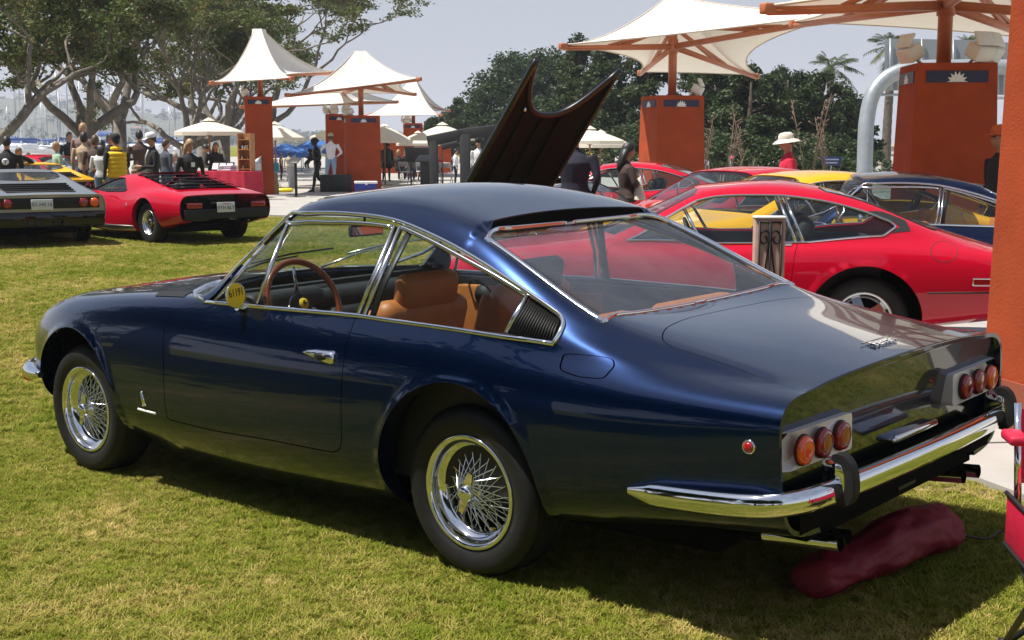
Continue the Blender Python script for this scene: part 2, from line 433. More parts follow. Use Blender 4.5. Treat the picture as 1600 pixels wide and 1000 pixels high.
def nmesh(name, parts, mats, parent=None):
    "object from (verts, faces, loop normals) pieces, exact shading normals"
    V, F, N, MI = [], [], [], []
    for k, (v, f, n) in enumerate(parts):
        o = len(V); V += v; F += [tuple(i+o for i in q) for q in f]; N += n; MI += [k if len(mats) > 1 else 0]*len(f)
    me = bpy.data.meshes.new(name); me.from_pydata(V, [], F)
    for m in mats: me.materials.append(m)
    me.polygons.foreach_set('material_index', [min(i, len(mats)-1) for i in MI]); me.polygons.foreach_set('use_smooth', [True]*len(F))
    me.update(); me.normals_split_custom_set([Vector(n) for n in N])
    o = bpy.data.objects.new(name, me); COL.objects.link(o)
    if parent is not None: o.parent = parent
    return o
def trim(mb, sf, uv, width, height, offset=.0, side=1, flip=1, prof=5, sink=.004, mi=0, closed=False):
    "half-round moulding laid on the surface along a uv polyline"
    uv = np.asarray(uv, float); t = np.clip(uv[:, 1]/sf.TS, 0, sf.n-1); X = sf.ev(uv[:, 0], t); N = sf.nrm(uv[:, 0], t)*flip
    n = len(X); V = []
    for i in range(n):
        if closed: T = X[(i+1) % n]-X[i-1]
        else: T = X[min(i+1, n-1)]-X[max(i-1, 0)]
        T = T/max(np.linalg.norm(T), 1e-9); B = np.cross(N[i], T); B /= max(np.linalg.norm(B), 1e-9)
        ww = width[i] if hasattr(width, '__len__') else width
        for k in range(prof):
            a = pi*k/(prof-1); p = X[i]+B*cos(a)*ww/2+N[i]*(offset+sin(a)*height)
            V.append((p[0], p[1]*side, p[2]))
        for k in (1, -1):
            p = X[i]-B*k*ww/2*.96+N[i]*(offset-sink); V.append((p[0], p[1]*side, p[2]))
    m = prof+2; F = []
    for i in range(n if closed else n-1):
        j = (i+1) % n
        for k in range(m):
            q = (i*m+k, i*m+(k+1) % m, j*m+(k+1) % m, j*m+k); F.append(q if side*1 > 0 else q[::-1])
    if not closed: F += [tuple(range(m))[::-1], tuple((n-1)*m+k for k in range(m))]
    mb.add(V, F, mi, True); return mb
# ---------------------------------------------------------------- setting: lawn, plaza, far land
def ground_mesh():
    mb = MB(); rings = [0, .6, 1.2, 1.8, 2.4, 3, 3.6, 4.2, 5, 6, 7, 8, 9, 10.5, 12, 14, 17, 21, 27, 35, 50, 80, 140, 260, 500, 1000, 2200, 5200]; n = 72; V = []; F = []
    cx, cy = .6, .4
    for r in rings:
        for k in range(n):
            a = 2*pi*k/n; x, y = cx+r*cos(a), cy+r*sin(a); V.append((x, y, gz(x, y)))
    for i in range(len(rings)-1):
        for k in range(n): F.append((i*n+k, (i+1)*n+k, (i+1)*n+(k+1) % n, i*n+(k+1) % n))
    return mb.add(V, F, 0, True)
def grass_mat():
    m, n, b, o = nmat('lawn_soil')
    c = n.nodes.new('ShaderNodeTexCoord').outputs['Object']
    a = noise(n, .55, 6, .6, vec=c); r = ramp(n, a.outputs[0], [(.28, (.11, .14, .014)), (.5, (.19, .20, .026)), (.72, (.29, .245, .06))])
    f = noise(n, 34, 8, .75, vec=c); r2 = ramp(n, f.outputs[0], [(.30, (.35, .38, .30)), (.62, (1.25, 1.2, 1.1))])
    mx = n.nodes.new('ShaderNodeMix'); mx.data_type = 'RGBA'; mx.blend_type = 'MULTIPLY'; mx.inputs[0].default_value = 1
    n.links.new(r.outputs[0], mx.inputs[6]); n.links.new(r2.outputs[0], mx.inputs[7]); n.links.new(mx.outputs[2], b.inputs['Base Color'])
    b.inputs['Roughness'].default_value = 1; b.inputs['Specular IOR Level'].default_value = .1
    f2 = noise(n, 70, 6, .8, vec=c); bump(n, b, f2.outputs[0], .9, .03)
    return m
LAWN = grass_mat()
gr = ground_mesh().build('ground', [LAWN]); tag(gr, kind='structure')
def blade_mat():
    m, n, b, o = nmat('grass_blade')
    oi = n.nodes.new('ShaderNodeObjectInfo'); g = n.nodes.new('ShaderNodeNewGeometry')
    nz = noise(n, .6, 6, .62, vec=g.outputs['Position'])
    ad = n.nodes.new('ShaderNodeMath'); ad.operation = 'MULTIPLY_ADD'; ad.inputs[1].default_value = .34; n.links.new(oi.outputs['Random'], ad.inputs[0]); n.links.new(nz.outputs[0], ad.inputs[2])
    r = ramp(n, ad.outputs[0], [(.32, (.105, .155, .012)), (.58, (.215, .255, .026)), (.78, (.39, .335, .085)), (.96, (.66, .50, .21))])
    n.links.new(r.outputs[0], b.inputs['Base Color']); b.inputs['Roughness'].default_value = .7; b.inputs['Specular IOR Level'].default_value = .07
    tl = n.nodes.new('ShaderNodeBsdfTranslucent'); n.links.new(r.outputs[0], tl.inputs[0]); ms = n.nodes.new('ShaderNodeMixShader'); ms.inputs[0].default_value = .3
    n.links.new(b.outputs[0], ms.inputs[1]); n.links.new(tl.outputs[0], ms.inputs[2]); n.links.new(ms.outputs[0], o.inputs[0])
    return m
BLADE = blade_mat()
def plaza_poly():
    P = [np.array([-16., -30., 0]), np.array([-3.6, -5.2, 0]), gpx(1640, 792), gpx(1600, 785), gpx(1513, 752), gpx(1440, 727), gpx(1150, 470), gpx(900, 366), gpx(700, 347), gpx(415, 338), gpx(250, 331), gpx(0, 322), at(-250, 38)]
    P = [p[:2] for p in P]
    return P
PLZ = plaza_poly()
def grass():
    rnd = random.Random(3)
    hid = bpy.data.collections.new('tufts')   # source tufts for the lawn: kept out of the scene itself
    srcs = []
    for k in range(6):
        mb = MB()
        for i in range(24):
            a = rnd.uniform(0, 2*pi); rr = rnd.uniform(0, .030); x, y = rr*cos(a), rr*sin(a); h = rnd.uniform(.007, .021); wd = rnd.uniform(.0012, .0022); d = rnd.uniform(0, 2*pi); le = rnd.uniform(.4, 2.4)*h
            px_, py_ = -sin(d)*wd, cos(d)*wd; q = [(x-px_, y-py_, -.003), (x+px_, y+py_, -.003), (x+cos(d)*le*.4+px_*.8, y+sin(d)*le*.4+py_*.8, h*.62), (x+cos(d)*le*.4-px_*.8, y+sin(d)*le*.4-py_*.8, h*.62), (x+cos(d)*le, y+sin(d)*le, h)]
            mb.add(q, [(0, 1, 2, 3), (3, 2, 4)])
        o = mb.build('tuft', [BLADE]); COL.objects.unlink(o); hid.objects.link(o); srcs.append(o)
    # near lawn fans out in front of the camera
    from mathutils.noise import noise as mnoise
    def strip(name, D0, D1, u0, u1, dens, scl, seed):
        mb = MB(); nD, nU = 26, 30; V = []
        for i in range(nD+1):
            D = D0*(D1/D0)**(i/nD)
            for j in range(nU+1):
                p = at(u0+(u1-u0)*j/nU, D); V.append((p[0], p[1], gz(p[0], p[1])+.0))
        F = []
        for i in range(nD):
            for j in range(nU):
                q = (i*(nU+1)+j, i*(nU+1)+j+1, (i+1)*(nU+1)+j+1, (i+1)*(nU+1)+j); c = np.mean([V[k] for k in q], 0)
                if inpoly(np.array([c[:2]]), np.array(PLZ+[(60, -60)]))[0]: continue
                F.append(q)
        mb.add(V, F); o = mb.build(name, [BLADE]); tag(o, kind='stuff')
        ng = bpy.data.node_groups.new(name, 'GeometryNodeTree'); ng.interface.new_socket('Geometry', in_out='INPUT', socket_type='NodeSocketGeometry'); ng.interface.new_socket('Geometry', in_out='OUTPUT', socket_type='NodeSocketGeometry')
        N = ng.nodes; Lk = ng.links; gi = N.new('NodeGroupInput'); go = N.new('NodeGroupOutput')
        ds = N.new('GeometryNodeDistributePointsOnFaces'); ds.inputs['Density'].default_value = dens; ds.inputs['Seed'].default_value = seed
        ci = N.new('GeometryNodeCollectionInfo'); ci.inputs['Collection'].default_value = hid; ci.inputs['Separate Children'].default_value = True; ci.inputs['Reset Children'].default_value = True
        ip = N.new('GeometryNodeInstanceOnPoints'); ip.inputs['Pick Instance'].default_value = True
        rv = N.new('FunctionNodeRandomValue'); rv.data_type = 'FLOAT_VECTOR'; rv.inputs[0].default_value = (-.15, -.15, 0); rv.inputs[1].default_value = (.15, .15, 6.283)
        rs = N.new('FunctionNodeRandomValue'); rs.data_type = 'FLOAT'; rs.inputs[2].default_value = .65*scl; rs.inputs[3].default_value = 1.25*scl; rs.inputs['Seed'].default_value = 5
        Lk.new(gi.outputs[0], ds.inputs['Mesh']); Lk.new(ds.outputs['Points'], ip.inputs['Points']); Lk.new(ci.outputs[0], ip.inputs['Instance'])
        Lk.new(rv.outputs[0], ip.inputs['Rotation']); Lk.new(rs.outputs[1], ip.inputs['Scale']); Lk.new(ip.outputs[0], go.inputs[0])
        md = o.modifiers.new('grass', 'NODES'); md.node_group = ng
        return o
    tag(strip('short_grass', 2.9, 7.5, -650, 2250, 1700, 1.0, 1), 'short sunlit lawn grass with dry straw patches', 'grass')
    tag(strip('lawn_grass', 7.5, 30, -750, 1500, 380, 1.45, 2), 'mown lawn grass beyond the blue coupe', 'grass')
grass()
CONC = mat('concrete', (.36, .34, .31), .85, 0, .14, 1.3, .25, 90, .004)
JOINT = mat('joint_gap', (.12, .11, .10), .9, 0, .2)
DIRT = mat('dry_dirt', (.26, .18, .10), 1, 0, .4, 14, .6, 60, .01)
def plaza():
    far = [at(-250, 150), at(2300, 150), np.array([20., -90., 0])]
    poly = [tuple(p) for p in PLZ]+[tuple(p[:2]) for p in far]
    # paved in slabs: cut the outline into a grid of pavers with open joints near the viewer, one sheet beyond
    mb = MB(); V2 = [Vector(p) for p in densify(np.array(poly), 4.0)]; n = len(V2)
    inner = [Vector((x, y)) for x in np.arange(-6, 60, 2.5) for y in np.arange(-60, 2, 2.5) if inpoly(np.array([(x, y)]), np.array(poly))[0]]
    r = delaunay_2d_cdt(V2+inner, [(k, (k+1) % n) for k in range(n)], [list(range(n))], 1, 1e-6)
    V = [(v.x, v.y, gz(v.x, v.y)+.035) for v in r[0]]; mb.add(V, [tuple(f) for f in r[2]], 0, True)
    m = len(V2); o = len(mb.v); mb.add([(v.x, v.y, gz(v.x, v.y)+.035) for v in V2]+[(v.x, v.y, gz(v.x, v.y)-.1) for v in V2], [(k, m+k, m+(k+1) % m, (k+1) % m) for k in range(m)], 0)
    p = mb.build('plaza', [CONC]); tag(p, kind='structure')
    j = MB(); dx = Vector((_R[0], _R[1], 0)); dy = Vector((_Fh[0], _Fh[1], 0))
    for D in [6.6, 9, 12, 16, 20, 24, 28, 31, 34, 37, 40, 43, 46, 49, 52]:
        pts = [Vector(at(u, D)) for u in np.linspace(300, 1650, 40)]
        for a, b in zip(pts[:-1], pts[1:]):
            if inpoly(np.array([a[:2], b[:2]]), np.array(poly)).all():
                t = dy*.008; z = Vector((0, 0, .039)); j.add([a-t+z, b-t+z, b+t+z, a+t+z], [(0, 1, 2, 3)])
    jo = j.build('joint', [JOINT], p); jo['kind'] = 'stuff'
    d = MB(); pts = [gpx(*q) for q in [(1360, 752), (1440, 745), (1508, 754), (1600, 790), (1680, 830), (1600, 800), (1500, 770), (1420, 768)]]
    d.add([(p_[0], p_[1], p_[2]+.005) for p_ in pts], [tuple(range(len(pts)))]); tag(d.build('dirt_edge', [DIRT]), kind='structure')
plaza()
WATER = mat('bay_water', (.03, .045, .06), .12, 0, .2, .02, .35, .4, .1)
def far_land():
    wv = MB(); P = [at(-900, 95), at(330, 95), at(330, 900), at(-900, 900)]; wv.add([(p[0], p[1], GFAR+.03) for p in P], [(0, 1, 2, 3)]); tag(wv.build('water', [WATER]), kind='structure')
    # hillside across the bay
    from mathutils.noise import noise as mnoise
    hb = MB(); nu, nd = 90, 10; V = []
    HM = mat('hill_scrub', (.10, .11, .085), .95, 0, .45, .03)
    for i in range(nd+1):
        for j in range(nu+1):
            u = -700+1500*j/nu; D = 900+100*i; p = at(u, D, 0); top = (52-18*sstep(50, 260, u)-6*sstep(-100, -400, u)) if u < 260 else 34-22*sstep(260, 420, u)
            h = GFAR+.0+top*D/1500*(sin(pi*.5*min(1, i/7))**1.4)*(1+.16*mnoise(Vector((u*.012, i*.4, 1)))+.07*mnoise(Vector((u*.05, i*.9, 4)))); V.append((p[0], p[1], h-.3))
    hb.add(V, [(i*(nu+1)+j, i*(nu+1)+j+1, (i+1)*(nu+1)+j+1, (i+1)*(nu+1)+j) for i in range(nd) for j in range(nu)], 0, True)
    tag(hb.build('hill', [HM]), kind='structure')
far_land()
# ---------------------------------------------------------------- materials used by the cars
NAVY = paint('navy_paint', (.0008, .0035, .015), (.0026, .027, .118), .85, .24, 1.42)
RED = paint('red_paint', (.43, .002, .018), (.47, .003, .022), .0, .4)
YELLOW = paint('yellow_paint', (.72, .36, .01), (.75, .38, .012), .0, .4)
SILVER = paint('silver_paint', (.25, .25, .24), (.45, .45, .43), .8, .35)
BLACKP = paint('black_paint', (.004, .004, .004), (.006, .006, .006), .0, .4)
CHROME = mat('chrome', (.80, .81, .83), .045, 1.0, .03, 30)
SATIN = mat('satin_chrome', (.62, .63, .66), .22, 1.0, .05, 30)
RUBBER = mat('black_rubber', (.009, .009, .0095), .6, 0, .2, 30, Specular_IOR_Level=.3)
TYRE = mat('tyre_rubber', (.011, .011, .0115), .55, 0, .3, 12, .15, 180, .002, Specular_IOR_Level=.3)
BLACK = mat('matt_black', (.008, .008, .008), .75, 0, .2)
DARKM = mat('dark_metal', (.035, .035, .036), .45, .8, .2)
TAN = mat('tan_leather', (.42, .135, .028), .5, 0, .12, 14, .25, 240, .001)
BLKL = mat('black_leather', (.010, .010, .011), .6, 0, .2, 14, .2, 240, .001)
GREYC = mat('grey_carpet', (.16, .155, .15), .95, 0, .15, 40, .3, 300, .003)
WOOD = mat('varnished_wood', (.17, .038, .01), .22, 0, .35, 24, Coat_Weight=.6)
GLASS = glassmat('window_glass', (.82, .88, .86), .008)
GLASSR = glassmat('rear_glass', (.80, .84, .87), .045, 1.35)
ORANGEL = mat('orange_lens', (.85, .10, .006), .12, 0, .05, 60, Coat_Weight=1.0)
REDL = mat('red_lens', (.28, .003, .007), .12, 0, .1, 60, Coat_Weight=1.0)
WHITEP = mat('white_plate', (.75, .75, .74), .5, 0, .05)
YELD = mat('yellow_disc', (.75, .52, .01), .4, 0, .05)
BLKPRINT = mat('black_print', (.01, .01, .01), .6, 0, 0)
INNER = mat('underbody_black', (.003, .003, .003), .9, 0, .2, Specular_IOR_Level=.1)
# ---------------------------------------------------------------- blue four-seat coupe
RW, RF, ZW = .825, .81, .325
ARCHES = [(0.0, .345, .405), (2.645, .345, .405)]
def flare(arches, amp=.012, wid=.021):
    def f(P):
        P = P.copy()
        for (ax, az, R) in arches:
            d = np.hypot(P[:, 0]-ax, P[:, 2]-az)-R
            m = np.exp(-(np.maximum(d, 0)/wid)**2)*amp*(P[:, 2] < az+R+.2)*np.clip((np.abs(P[:, 1])-.55)/.15, 0, 1)
            P[:, 1] += np.sign(P[:, 1])*m
        return P
    return f
def pl(*k): return [(a, *b) if len(b) == 3 else b for a, b in []]
def L(s):
    "'x y z' or 'u x y z' knots separated by commas, | = break"
    out = []
    for seg in s.replace('|', ',|,').split(','):
        seg = seg.strip()
        if not seg: continue
        if seg == '|': out.append('break'); continue
        a = [float(q) for q in seg.split()]; out.append(tuple(a) if len(a) == 4 else (a[0], *a))
    return out
HL = [
 L('-1.33 .62 .37, -.8 .62 .31, 0 .66 .22, 2.65 .66 .22, 3.1 .6 .28, 3.5 3.44 .42 .30'),
 L('-1.33 .80 .385, -.8 .81 .335, -.4 .815 .275, .4 .805 .235, 1.5 .80 .235, 2.2 .80 .265, 2.9 .765 .33, 3.2 .69 .34, 3.5 3.45 .48 .34'),
 L('-1.33 .858 .47, -.8 .878 .43, 0 .882 .38, 1.3 .874 .355, 2.2 .868 .365, 2.7 .855 .385, 3.0 .805 .41, 3.25 .705 .43, 3.5 3.47 .50 .44'),
 L('-1.33 .876 .60, -.8 .890 .58, 0 .894 .56, 1.3 .886 .54, 2.2 .884 .54, 2.7 .870 .54, 3.0 .824 .55, 3.25 .722 .56, 3.5 3.48 .52 .57'),
 L('-1.33 .880 .70, -.8 .887 .70, 0 .889 .70, 1.3 .874 .70, 2.2 .870 .70, 2.7 .857 .69, 3.0 .808 .68, 3.25 .712 .67, 3.5 3.46 .51 .66'),
 L('-1.33 .876 .775, -.8 .867 .79, 0 .864 .815, 1.3 .848 .83, 2.2 .847 .825, 2.7 .827 .81, 3.0 .772 .785, 3.22 .682 .755, 3.5 3.42 .49 .73'),
 L('-1.33 .83 .815, -.8 .815 .84, -.42 .803 .882, 0 .806 .905, .6 .797 .915, 1.3 .792 .918, 1.7 .792 .918, 2.2 .797 .905, 2.7 .767 .87, 3.0 .712 .835, 3.2 .622 .80, 3.5 3.38 .44 .765'),
 L('-1.33 .775 .828, -.8 .768 .868, -.42 .785 .93, 0 .776 .955, .6 .767 .965, 1.3 .767 .965, 1.68 .772 .942 | 2.2 .752 .927, 2.7 .712 .892, 3.0 .647 .854, 3.18 .552 .817, 3.5 3.35 .38 .78'),
 L('-1.33 .715 .832, -.8 .712 .886, -.5 .730 .955, -.25 .732 1.035, 0 .724 1.10, .5 .713 1.135, 1.15 .713 1.125, 1.45 .735 1.03, 1.68 .757 .948 | 2.2 .70 .937, 2.7 .652 .902, 3.0 .582 .864, 3.16 .482 .827, 3.5 3.32 .32 .79'),
 L('-1.33 .655 .832, -.9 .662 .905, -.52 .660 .995, -.25 .640 1.120, .07 .612 1.268, .5 .588 1.358, .85 .586 1.370, 1.22 .602 1.318, 1.45 .664 1.135, 1.68 .735 .953 | 2.2 .62 .942, 2.7 .572 .907, 3.0 .502 .872, 3.14 .412 .837, 3.5 3.28 .26 .80'),
 L('-1.33 .54 .846, -.9 .55 .918, -.52 .545 .990 | -.25 .53 1.110, .12 .50 1.280 | .13 .50 1.312 | .5 .46 1.391, .9 .46 1.404, 1.22 1.24 .47 1.372 | 1.45 1.52 .52 1.16, 1.68 1.82 .57 .958 | 2.2 .47 .954, 2.7 .43 .917, 3.0 .37 .877, 3.5 3.34 .18 .80'),
 L('-1.33 -1.342 .27 .860, -.9 .28 .926, -.52 -.50 .28 .978 | -.25 -.22 .27 1.105, .12 .15 .25 1.278 | .13 .16 .25 1.324 | .5 .25 1.410, .95 .25 1.424, 1.22 1.29 .25 1.397 | 1.45 1.6 .27 1.18, 1.68 1.95 .29 .970 | 2.2 2.25 .24 .967, 2.7 .22 .927, 3.05 .19 .874, 3.5 3.45 .09 .79'),
 L('-1.33 -1.346 0 .864, -.9 0 .929, -.52 -.49 0 .973 | -.25 -.21 0 1.104, .12 .16 0 1.276 | .13 .17 0 1.328 | .5 0 1.415, .95 0 1.429, 1.22 1.31 0 1.401 | 1.45 1.63 0 1.185, 1.68 1.99 0 .976 | 2.2 2.25 0 .973, 2.7 0 .932, 3.05 0 .878, 3.5 3.47 0 .79'),
]
HERO = Surf(HL, flare(ARCHES))
TS = HERO.TS
def uvs(a): a = np.array(a, float).reshape(-1, 2).copy(); a[:, 1] *= TS; return a
def px(sf, pts, **k): return uvs(sf.invert(project, pts, **k))
def arch_uv(sf, ax, az, R, n=40):
    th = np.linspace(-.55*pi/2-.2, pi+.55*pi/2+.2, n)
    tg = [(ax+R*cos(a), az+R*sin(a)) for a in th]
    q = sf.invert(XZ, tg, tlim=(0, 6.2)); P = sf.ev(q[:, 0], q[:, 1]); err = np.hypot(P[:, 0]-[t[0] for t in tg], P[:, 2]-[t[1] for t in tg])
    ok = err < .004; q = q[ok]
    q = np.vstack([[q[0, 0], -.5], q, [q[-1, 0], -.5]])
    return uvs(q)
def wheel(car, x, y, side, R=.325, rim=.2145, width=.20, style='wire', name='wheel', z=None):
    "wheel with its outer face at y*side; parts tyre, rim, spokes, hub"
    wt = thing(name, None, None, (x, y*side, z or R)); wt.parent = car
    M = Matrix.Rotation(-pi/2*side, 4, 'X')      # local z -> outward
    w = width; k = rim
    t = MB(); prof = [(k-.012, -w+.0), (k+.02, -w-.005), (R*.86, -w-.012), (R*.955, -w+.008), (R*.99, -w+.03), (R, -w*.5), (R*.99, -.036), (R*.965, -.012), (R*.90, .008), (R*.80, .012), (k+.022, .006), (k+.006, -.002), (k-.012, -.01)]
    pp = np.array(prof); tt = np.arange(len(pp)); sp = nspline(tt, pp); q = sp(np.linspace(0, len(pp)-1, 40))
    t.lathe([tuple(a) for a in q], 64, M)
    for g in (-.04, -.07, -.10, -.13, -.16): t.lathe([(R+.0012, g-.004), (R-.004, g), (R+.0012, g+.004)], 64, M, 0, False)
    o = t.build('tyre', [TYRE], wt)
    r = MB(); r.lathe([(k-.008, -.012), (k+.002, -.004), (k+.004, .001), (k, .004), (k-.012, .003), (k-.018, -.004), (k-.022, -.02), (k-.026, -.045), (k-.045, -.052), (k-.050, -.058), (k-.052, -.10), (k-.035, -.15), (k-.02, -.19)], 64, M)
    if style == 'wire':
        r.build('rim', [CHROME], wt)
        s = MB(); hub = .042
        for ring, (rz0, hz, n, off, rin) in enumerate([(-.075, .012, 21, .33, k-.052), (-.062, -.015, 21, -.33, k-.052), (-.095, -.09, 15, .5, k-.052), (-.10, -.06, 15, -.5, k-.052)]):
            for i in range(n):
                a = 2*pi*i/n+ring*.13
                for sg in (1,):
                    p0 = M @ Vector((hub*cos(a+off*3), hub*sin(a+off*3), hz)); p1 = M @ Vector((rin*cos(a), rin*sin(a), rz0))
                    s.tube([p0, p1], .0024, 5, cap=False)
        s.build('spokes', [CHROME], wt)
        h = MB(); h.lathe([(.0, .034), (.018, .033), (.03, .026), (.034, .016), (.034, .0), (.046, -.012), (.05, -.03), (.045, -.1), (.06, -.14)], 32, M)
        for a0 in (radians(72), radians(252)):
            poly = [(.026*cos(a0-.9), .026*sin(a0-.9)), (.082*cos(a0-.16), .082*sin(a0-.16)), (.085*cos(a0+.1), .085*sin(a0+.1)), (.03*cos(a0+.9), .03*sin(a0+.9))]
            h.prism(poly, .006, .016, M)
        h.build('hub_nut', [CHROME], wt)
        b = MB(); b.lathe([(.0, -.12), (.135, -.12), (.135, -.14), (.0, -.14)], 32, M); b.build('brake_disc', [DARKM], wt)
    else:
        r.build('rim', [SATIN], wt); s = MB(); n = 5 if style == 'star' else 10
        s.lathe([(0, -.01), (.05, -.012), (.07, -.03), (.08, -.05)], 32, M)
        for i in range(n):
            a = 2*pi*i/n; c, d = .05 if n == 5 else .02, .028 if n == 5 else .016
            e1 = Vector((cos(a), sin(a), 0)); e2 = Vector((-sin(a), cos(a), 0))
            V = [M @ (e1*.05+e2*c*.8+Vector((0, 0, -.02))), M @ (e1*(k-.03)+e2*d+Vector((0, 0, -.05))), M @ (e1*(k-.03)-e2*d+Vector((0, 0, -.05))), M @ (e1*.05-e2*c*.8+Vector((0, 0, -.02)))]
            V += [v+M.to_3x3() @ Vector((0, 0, -.03)) for v in V]
            s.add(V, [(0, 1, 2, 3), (0, 4, 5, 1), (1, 5, 6, 2), (2, 6, 7, 3), (3, 7, 4, 0), (7, 6, 5, 4)])
        s.build('wheel_disc', [SATIN], wt)
        b = MB(); b.lathe([(0, -.08), (k-.05, -.08)], 32, M); b.build('wheel_back', [INNER], wt)
    return wt
def tail_cap(sf, u, mat_, parent, depth=.035, inset_=.022, name='tail_panel', x_sign=-1, rake=0.0):
    "closes the body end with a recessed panel behind a rounded lip"
    t = np.linspace(0, sf.n-1, 70); P = sf.ev(np.full(70, u), t); R = np.vstack([P, (P*[1, -1, 1])[::-1][1:]]); c = np.array([R[:, 0].mean(), 0, (R[:, 2].max()+R[:, 2].min())/2])
    rings = [R]
    for k, dx in ((.006, -.008*0), (.012, .004), (inset_, depth)):
        q = R.copy(); d = q-c; d[:, 0] = 0; l = np.linalg.norm(d, axis=1, keepdims=True); q = q-d/l*k; q[:, 0] -= x_sign*(dx+(rake*(R[:, 2].max()-q[:, 2]) if k == inset_ else 0)); rings.append(q)
    b = MB(); n = len(R)
    for i in range(3):
        V = np.vstack([rings[i], rings[i+1]]); b.add(V, [(k, k+1, n+k+1, n+k) for k in range(n-1)], 0, i < 2)
    h = n//2+1
    Q = rings[-1]; V = []; m = 12
    A = Q[:h]; B = Q[::-1][:h]
    for j in range(m+1): V += [tuple(A[k]*(1-j/m)+B[k]*j/m) for k in range(h)]
    b.add(V, [(j*h+k, j*h+k+1, (j+1)*h+k+1, (j+1)*h+k) for j in range(m) for k in range(h-1)], 0, True)
    return b.build(name, [mat_], parent)
def build_hero():
    S = HERO
    car = thing('classic_coupe', 'dark blue metallic two door coupe with wire wheels, close up on the lawn', 'car', (0, 0, 0), 0, None)
    nose = 3.5; tail = -1.33
    full = np.array([(tail, 0), (nose, 0), (nose, (S.n-1)*TS), (tail, (S.n-1)*TS)])
    aF = arch_uv(S, 2.645, .345, .405); aR = arch_uv(S, 0.0, .345, .405)
    # openings and panel seams, read on the visible side and mirrored
    door_px = [(303, 474), (283, 480), (267, 491), (258, 506), (255, 530), (256, 580), (262, 655), (330, 672), (420, 687), (522, 707), (531, 702), (534, 690), (533, 650), (534, 600), (538, 560), (545, 525), (556, 495.5)]
    d = px(S, door_px, tlim=(.6, 7.2))
    belt_front = px(S, [(326, 473)], tlim=(5, 7))
    door = roundpoly(np.vstack([d]), [.0]+[.02]*8+[.02]*6+[0, 0], 3)
    flap = roundpoly(px(S, [(881, 553), (957, 560), (960, 572), (943, 592), (905, 589), (874, 578)], tlim=(5, 9)), .03, 4)
    # side glass: drip line down to the belt chrome
    drip_px = [(441, 341), (456, 336), (474, 334), (500, 333.5), (541, 334.6), (580, 338), (622, 346), (672, 366), (728, 395), (784, 430), (840, 467.5), (866, 486)]
    drip = px(S, drip_px, tlim=(6.0, 9.6))
    rear_px = [(876, 494), (880, 502), (880, 510), (874, 524), (866, 537)]
    rear = px(S, rear_px, tlim=(6.0, 9.0))
    belt_px = [(866, 537), (788, 526), (700, 512), (620, 501), (557, 492), (480, 485), (400, 478), (330, 471.5)]
    belt = px(S, belt_px, tlim=(5.5, 8))
    apil = px(S, [(326, 468), (358, 433), (390, 399), (420, 366), (441, 344)], tlim=(6.3, 9.6))
    side_open = np.vstack([smoothpoly(drip, False, 4), smoothpoly(rear, False, 3)[1:], smoothpoly(belt, False, 4)[1:], smoothpoly(apil, False, 3)])
    n9, ncen = 9*TS, (S.n-1)*TS
    # windscreen, rear window (to the centre line, v = ncen)
    ws = np.array([(1.665, 9.25*TS), (1.45, 9.3*TS), (1.235, 9.5*TS), (1.232, 10*TS), (1.225, ncen+.01), (1.672, ncen+.01), (1.672, 10*TS)])
    rwt = px(S, [(760, 372)], tlim=(8.6, 10.8)); rwb = px(S, [(945, 503)], tlim=(8.6, 10.8)); rwm = px(S, [(850, 437)], tlim=(8.6, 10.8))
    rw = np.array([(.118, ncen+.01), (.118, 9.9*TS), rwt[0], rwm[0], rwb[0], (-.508, 9.7*TS), (-.512, ncen+.01)])
    boot = px(S, [(1262, 613), (1210, 597), (1150, 575), (1080, 552), (1048, 542), (1036, 532), (1035, 524), (1042, 512), (1062, 502)], tlim=(8.5, 11.9))
    ub = boot[-1, 0]
    boot = np.vstack([[(tail+.004, ncen+.01), (tail+.004, boot[0, 1])], boot[1:], [(ub+.015, 11*TS), (ub+.02, ncen+.01)]])
    hood = np.array([(1.72, ncen+.01), (1.72, 10.4*TS), (1.80, 9.9*TS), (2.2, 9.75*TS), (2.9, 9.8*TS), (3.3, 10.4*TS), (3.34, ncen+.01)])
    rw = np.vstack([[(.1315, ncen+.01), (.1315, 9.95*TS)], rw[2:]])
    body = patch(S, full, [aF, aR, inset(door, -.0025), inset(flap, -.0045), side_open, ws, rw, inset(boot, -.0022), inset(hood, -.0025)], .032, lip=.016,
                 lipfn=lambda p: (np.array([0, -.07*np.sign(p[1]), 0]) if min(np.hypot(p[0]-a[0], p[2]-a[1]) for a in ARCHES) < .43 and p[2] < .77 else None))
    bo = nmesh('body', [body], [NAVY], car)
    for sd, nm in ((1, 'door'), (-1, 'door')):
        dm = nmesh(nm, [patch(S, inset(door, .0022), [side_open], .032, lip=.018, sides=(sd,))], [NAVY], car)
        h = MB()
        # pull handle: chrome wing blade over an oval dish
        hp = px(S, [(480, 550), (489, 549), (502, 552), (523, 553.5)], tlim=(3, 6)); hb = px(S, [(480, 555), (495, 561), (510, 567), (522, 566)], tlim=(3, 6))
        trim(h, S, np.vstack([px(S, [(478, 551), (484, 551), (495, 553), (508, 557), (519, 559), (523.5, 559.5)], tlim=(3, 6))]), [.012, .026, .04, .052, .058, .04], .020, side=sd)
        h.build('handle', [CHROME], dm); h = MB(); trim(h, S, px(S, [(497, 556), (503, 557), (509, 558), (514, 559)], tlim=(3, 6)), [.018, .034, .034, .022], .012, .0118, side=sd); h.build('thumb_recess', [DARKM], dm)
    nmesh('boot_lid', [patch(S, inset(boot, .002), [], .03, lip=.02)], [NAVY], car)
    nmesh('bonnet', [patch(S, inset(hood, .002), [], .05, lip=.02)], [NAVY], car)
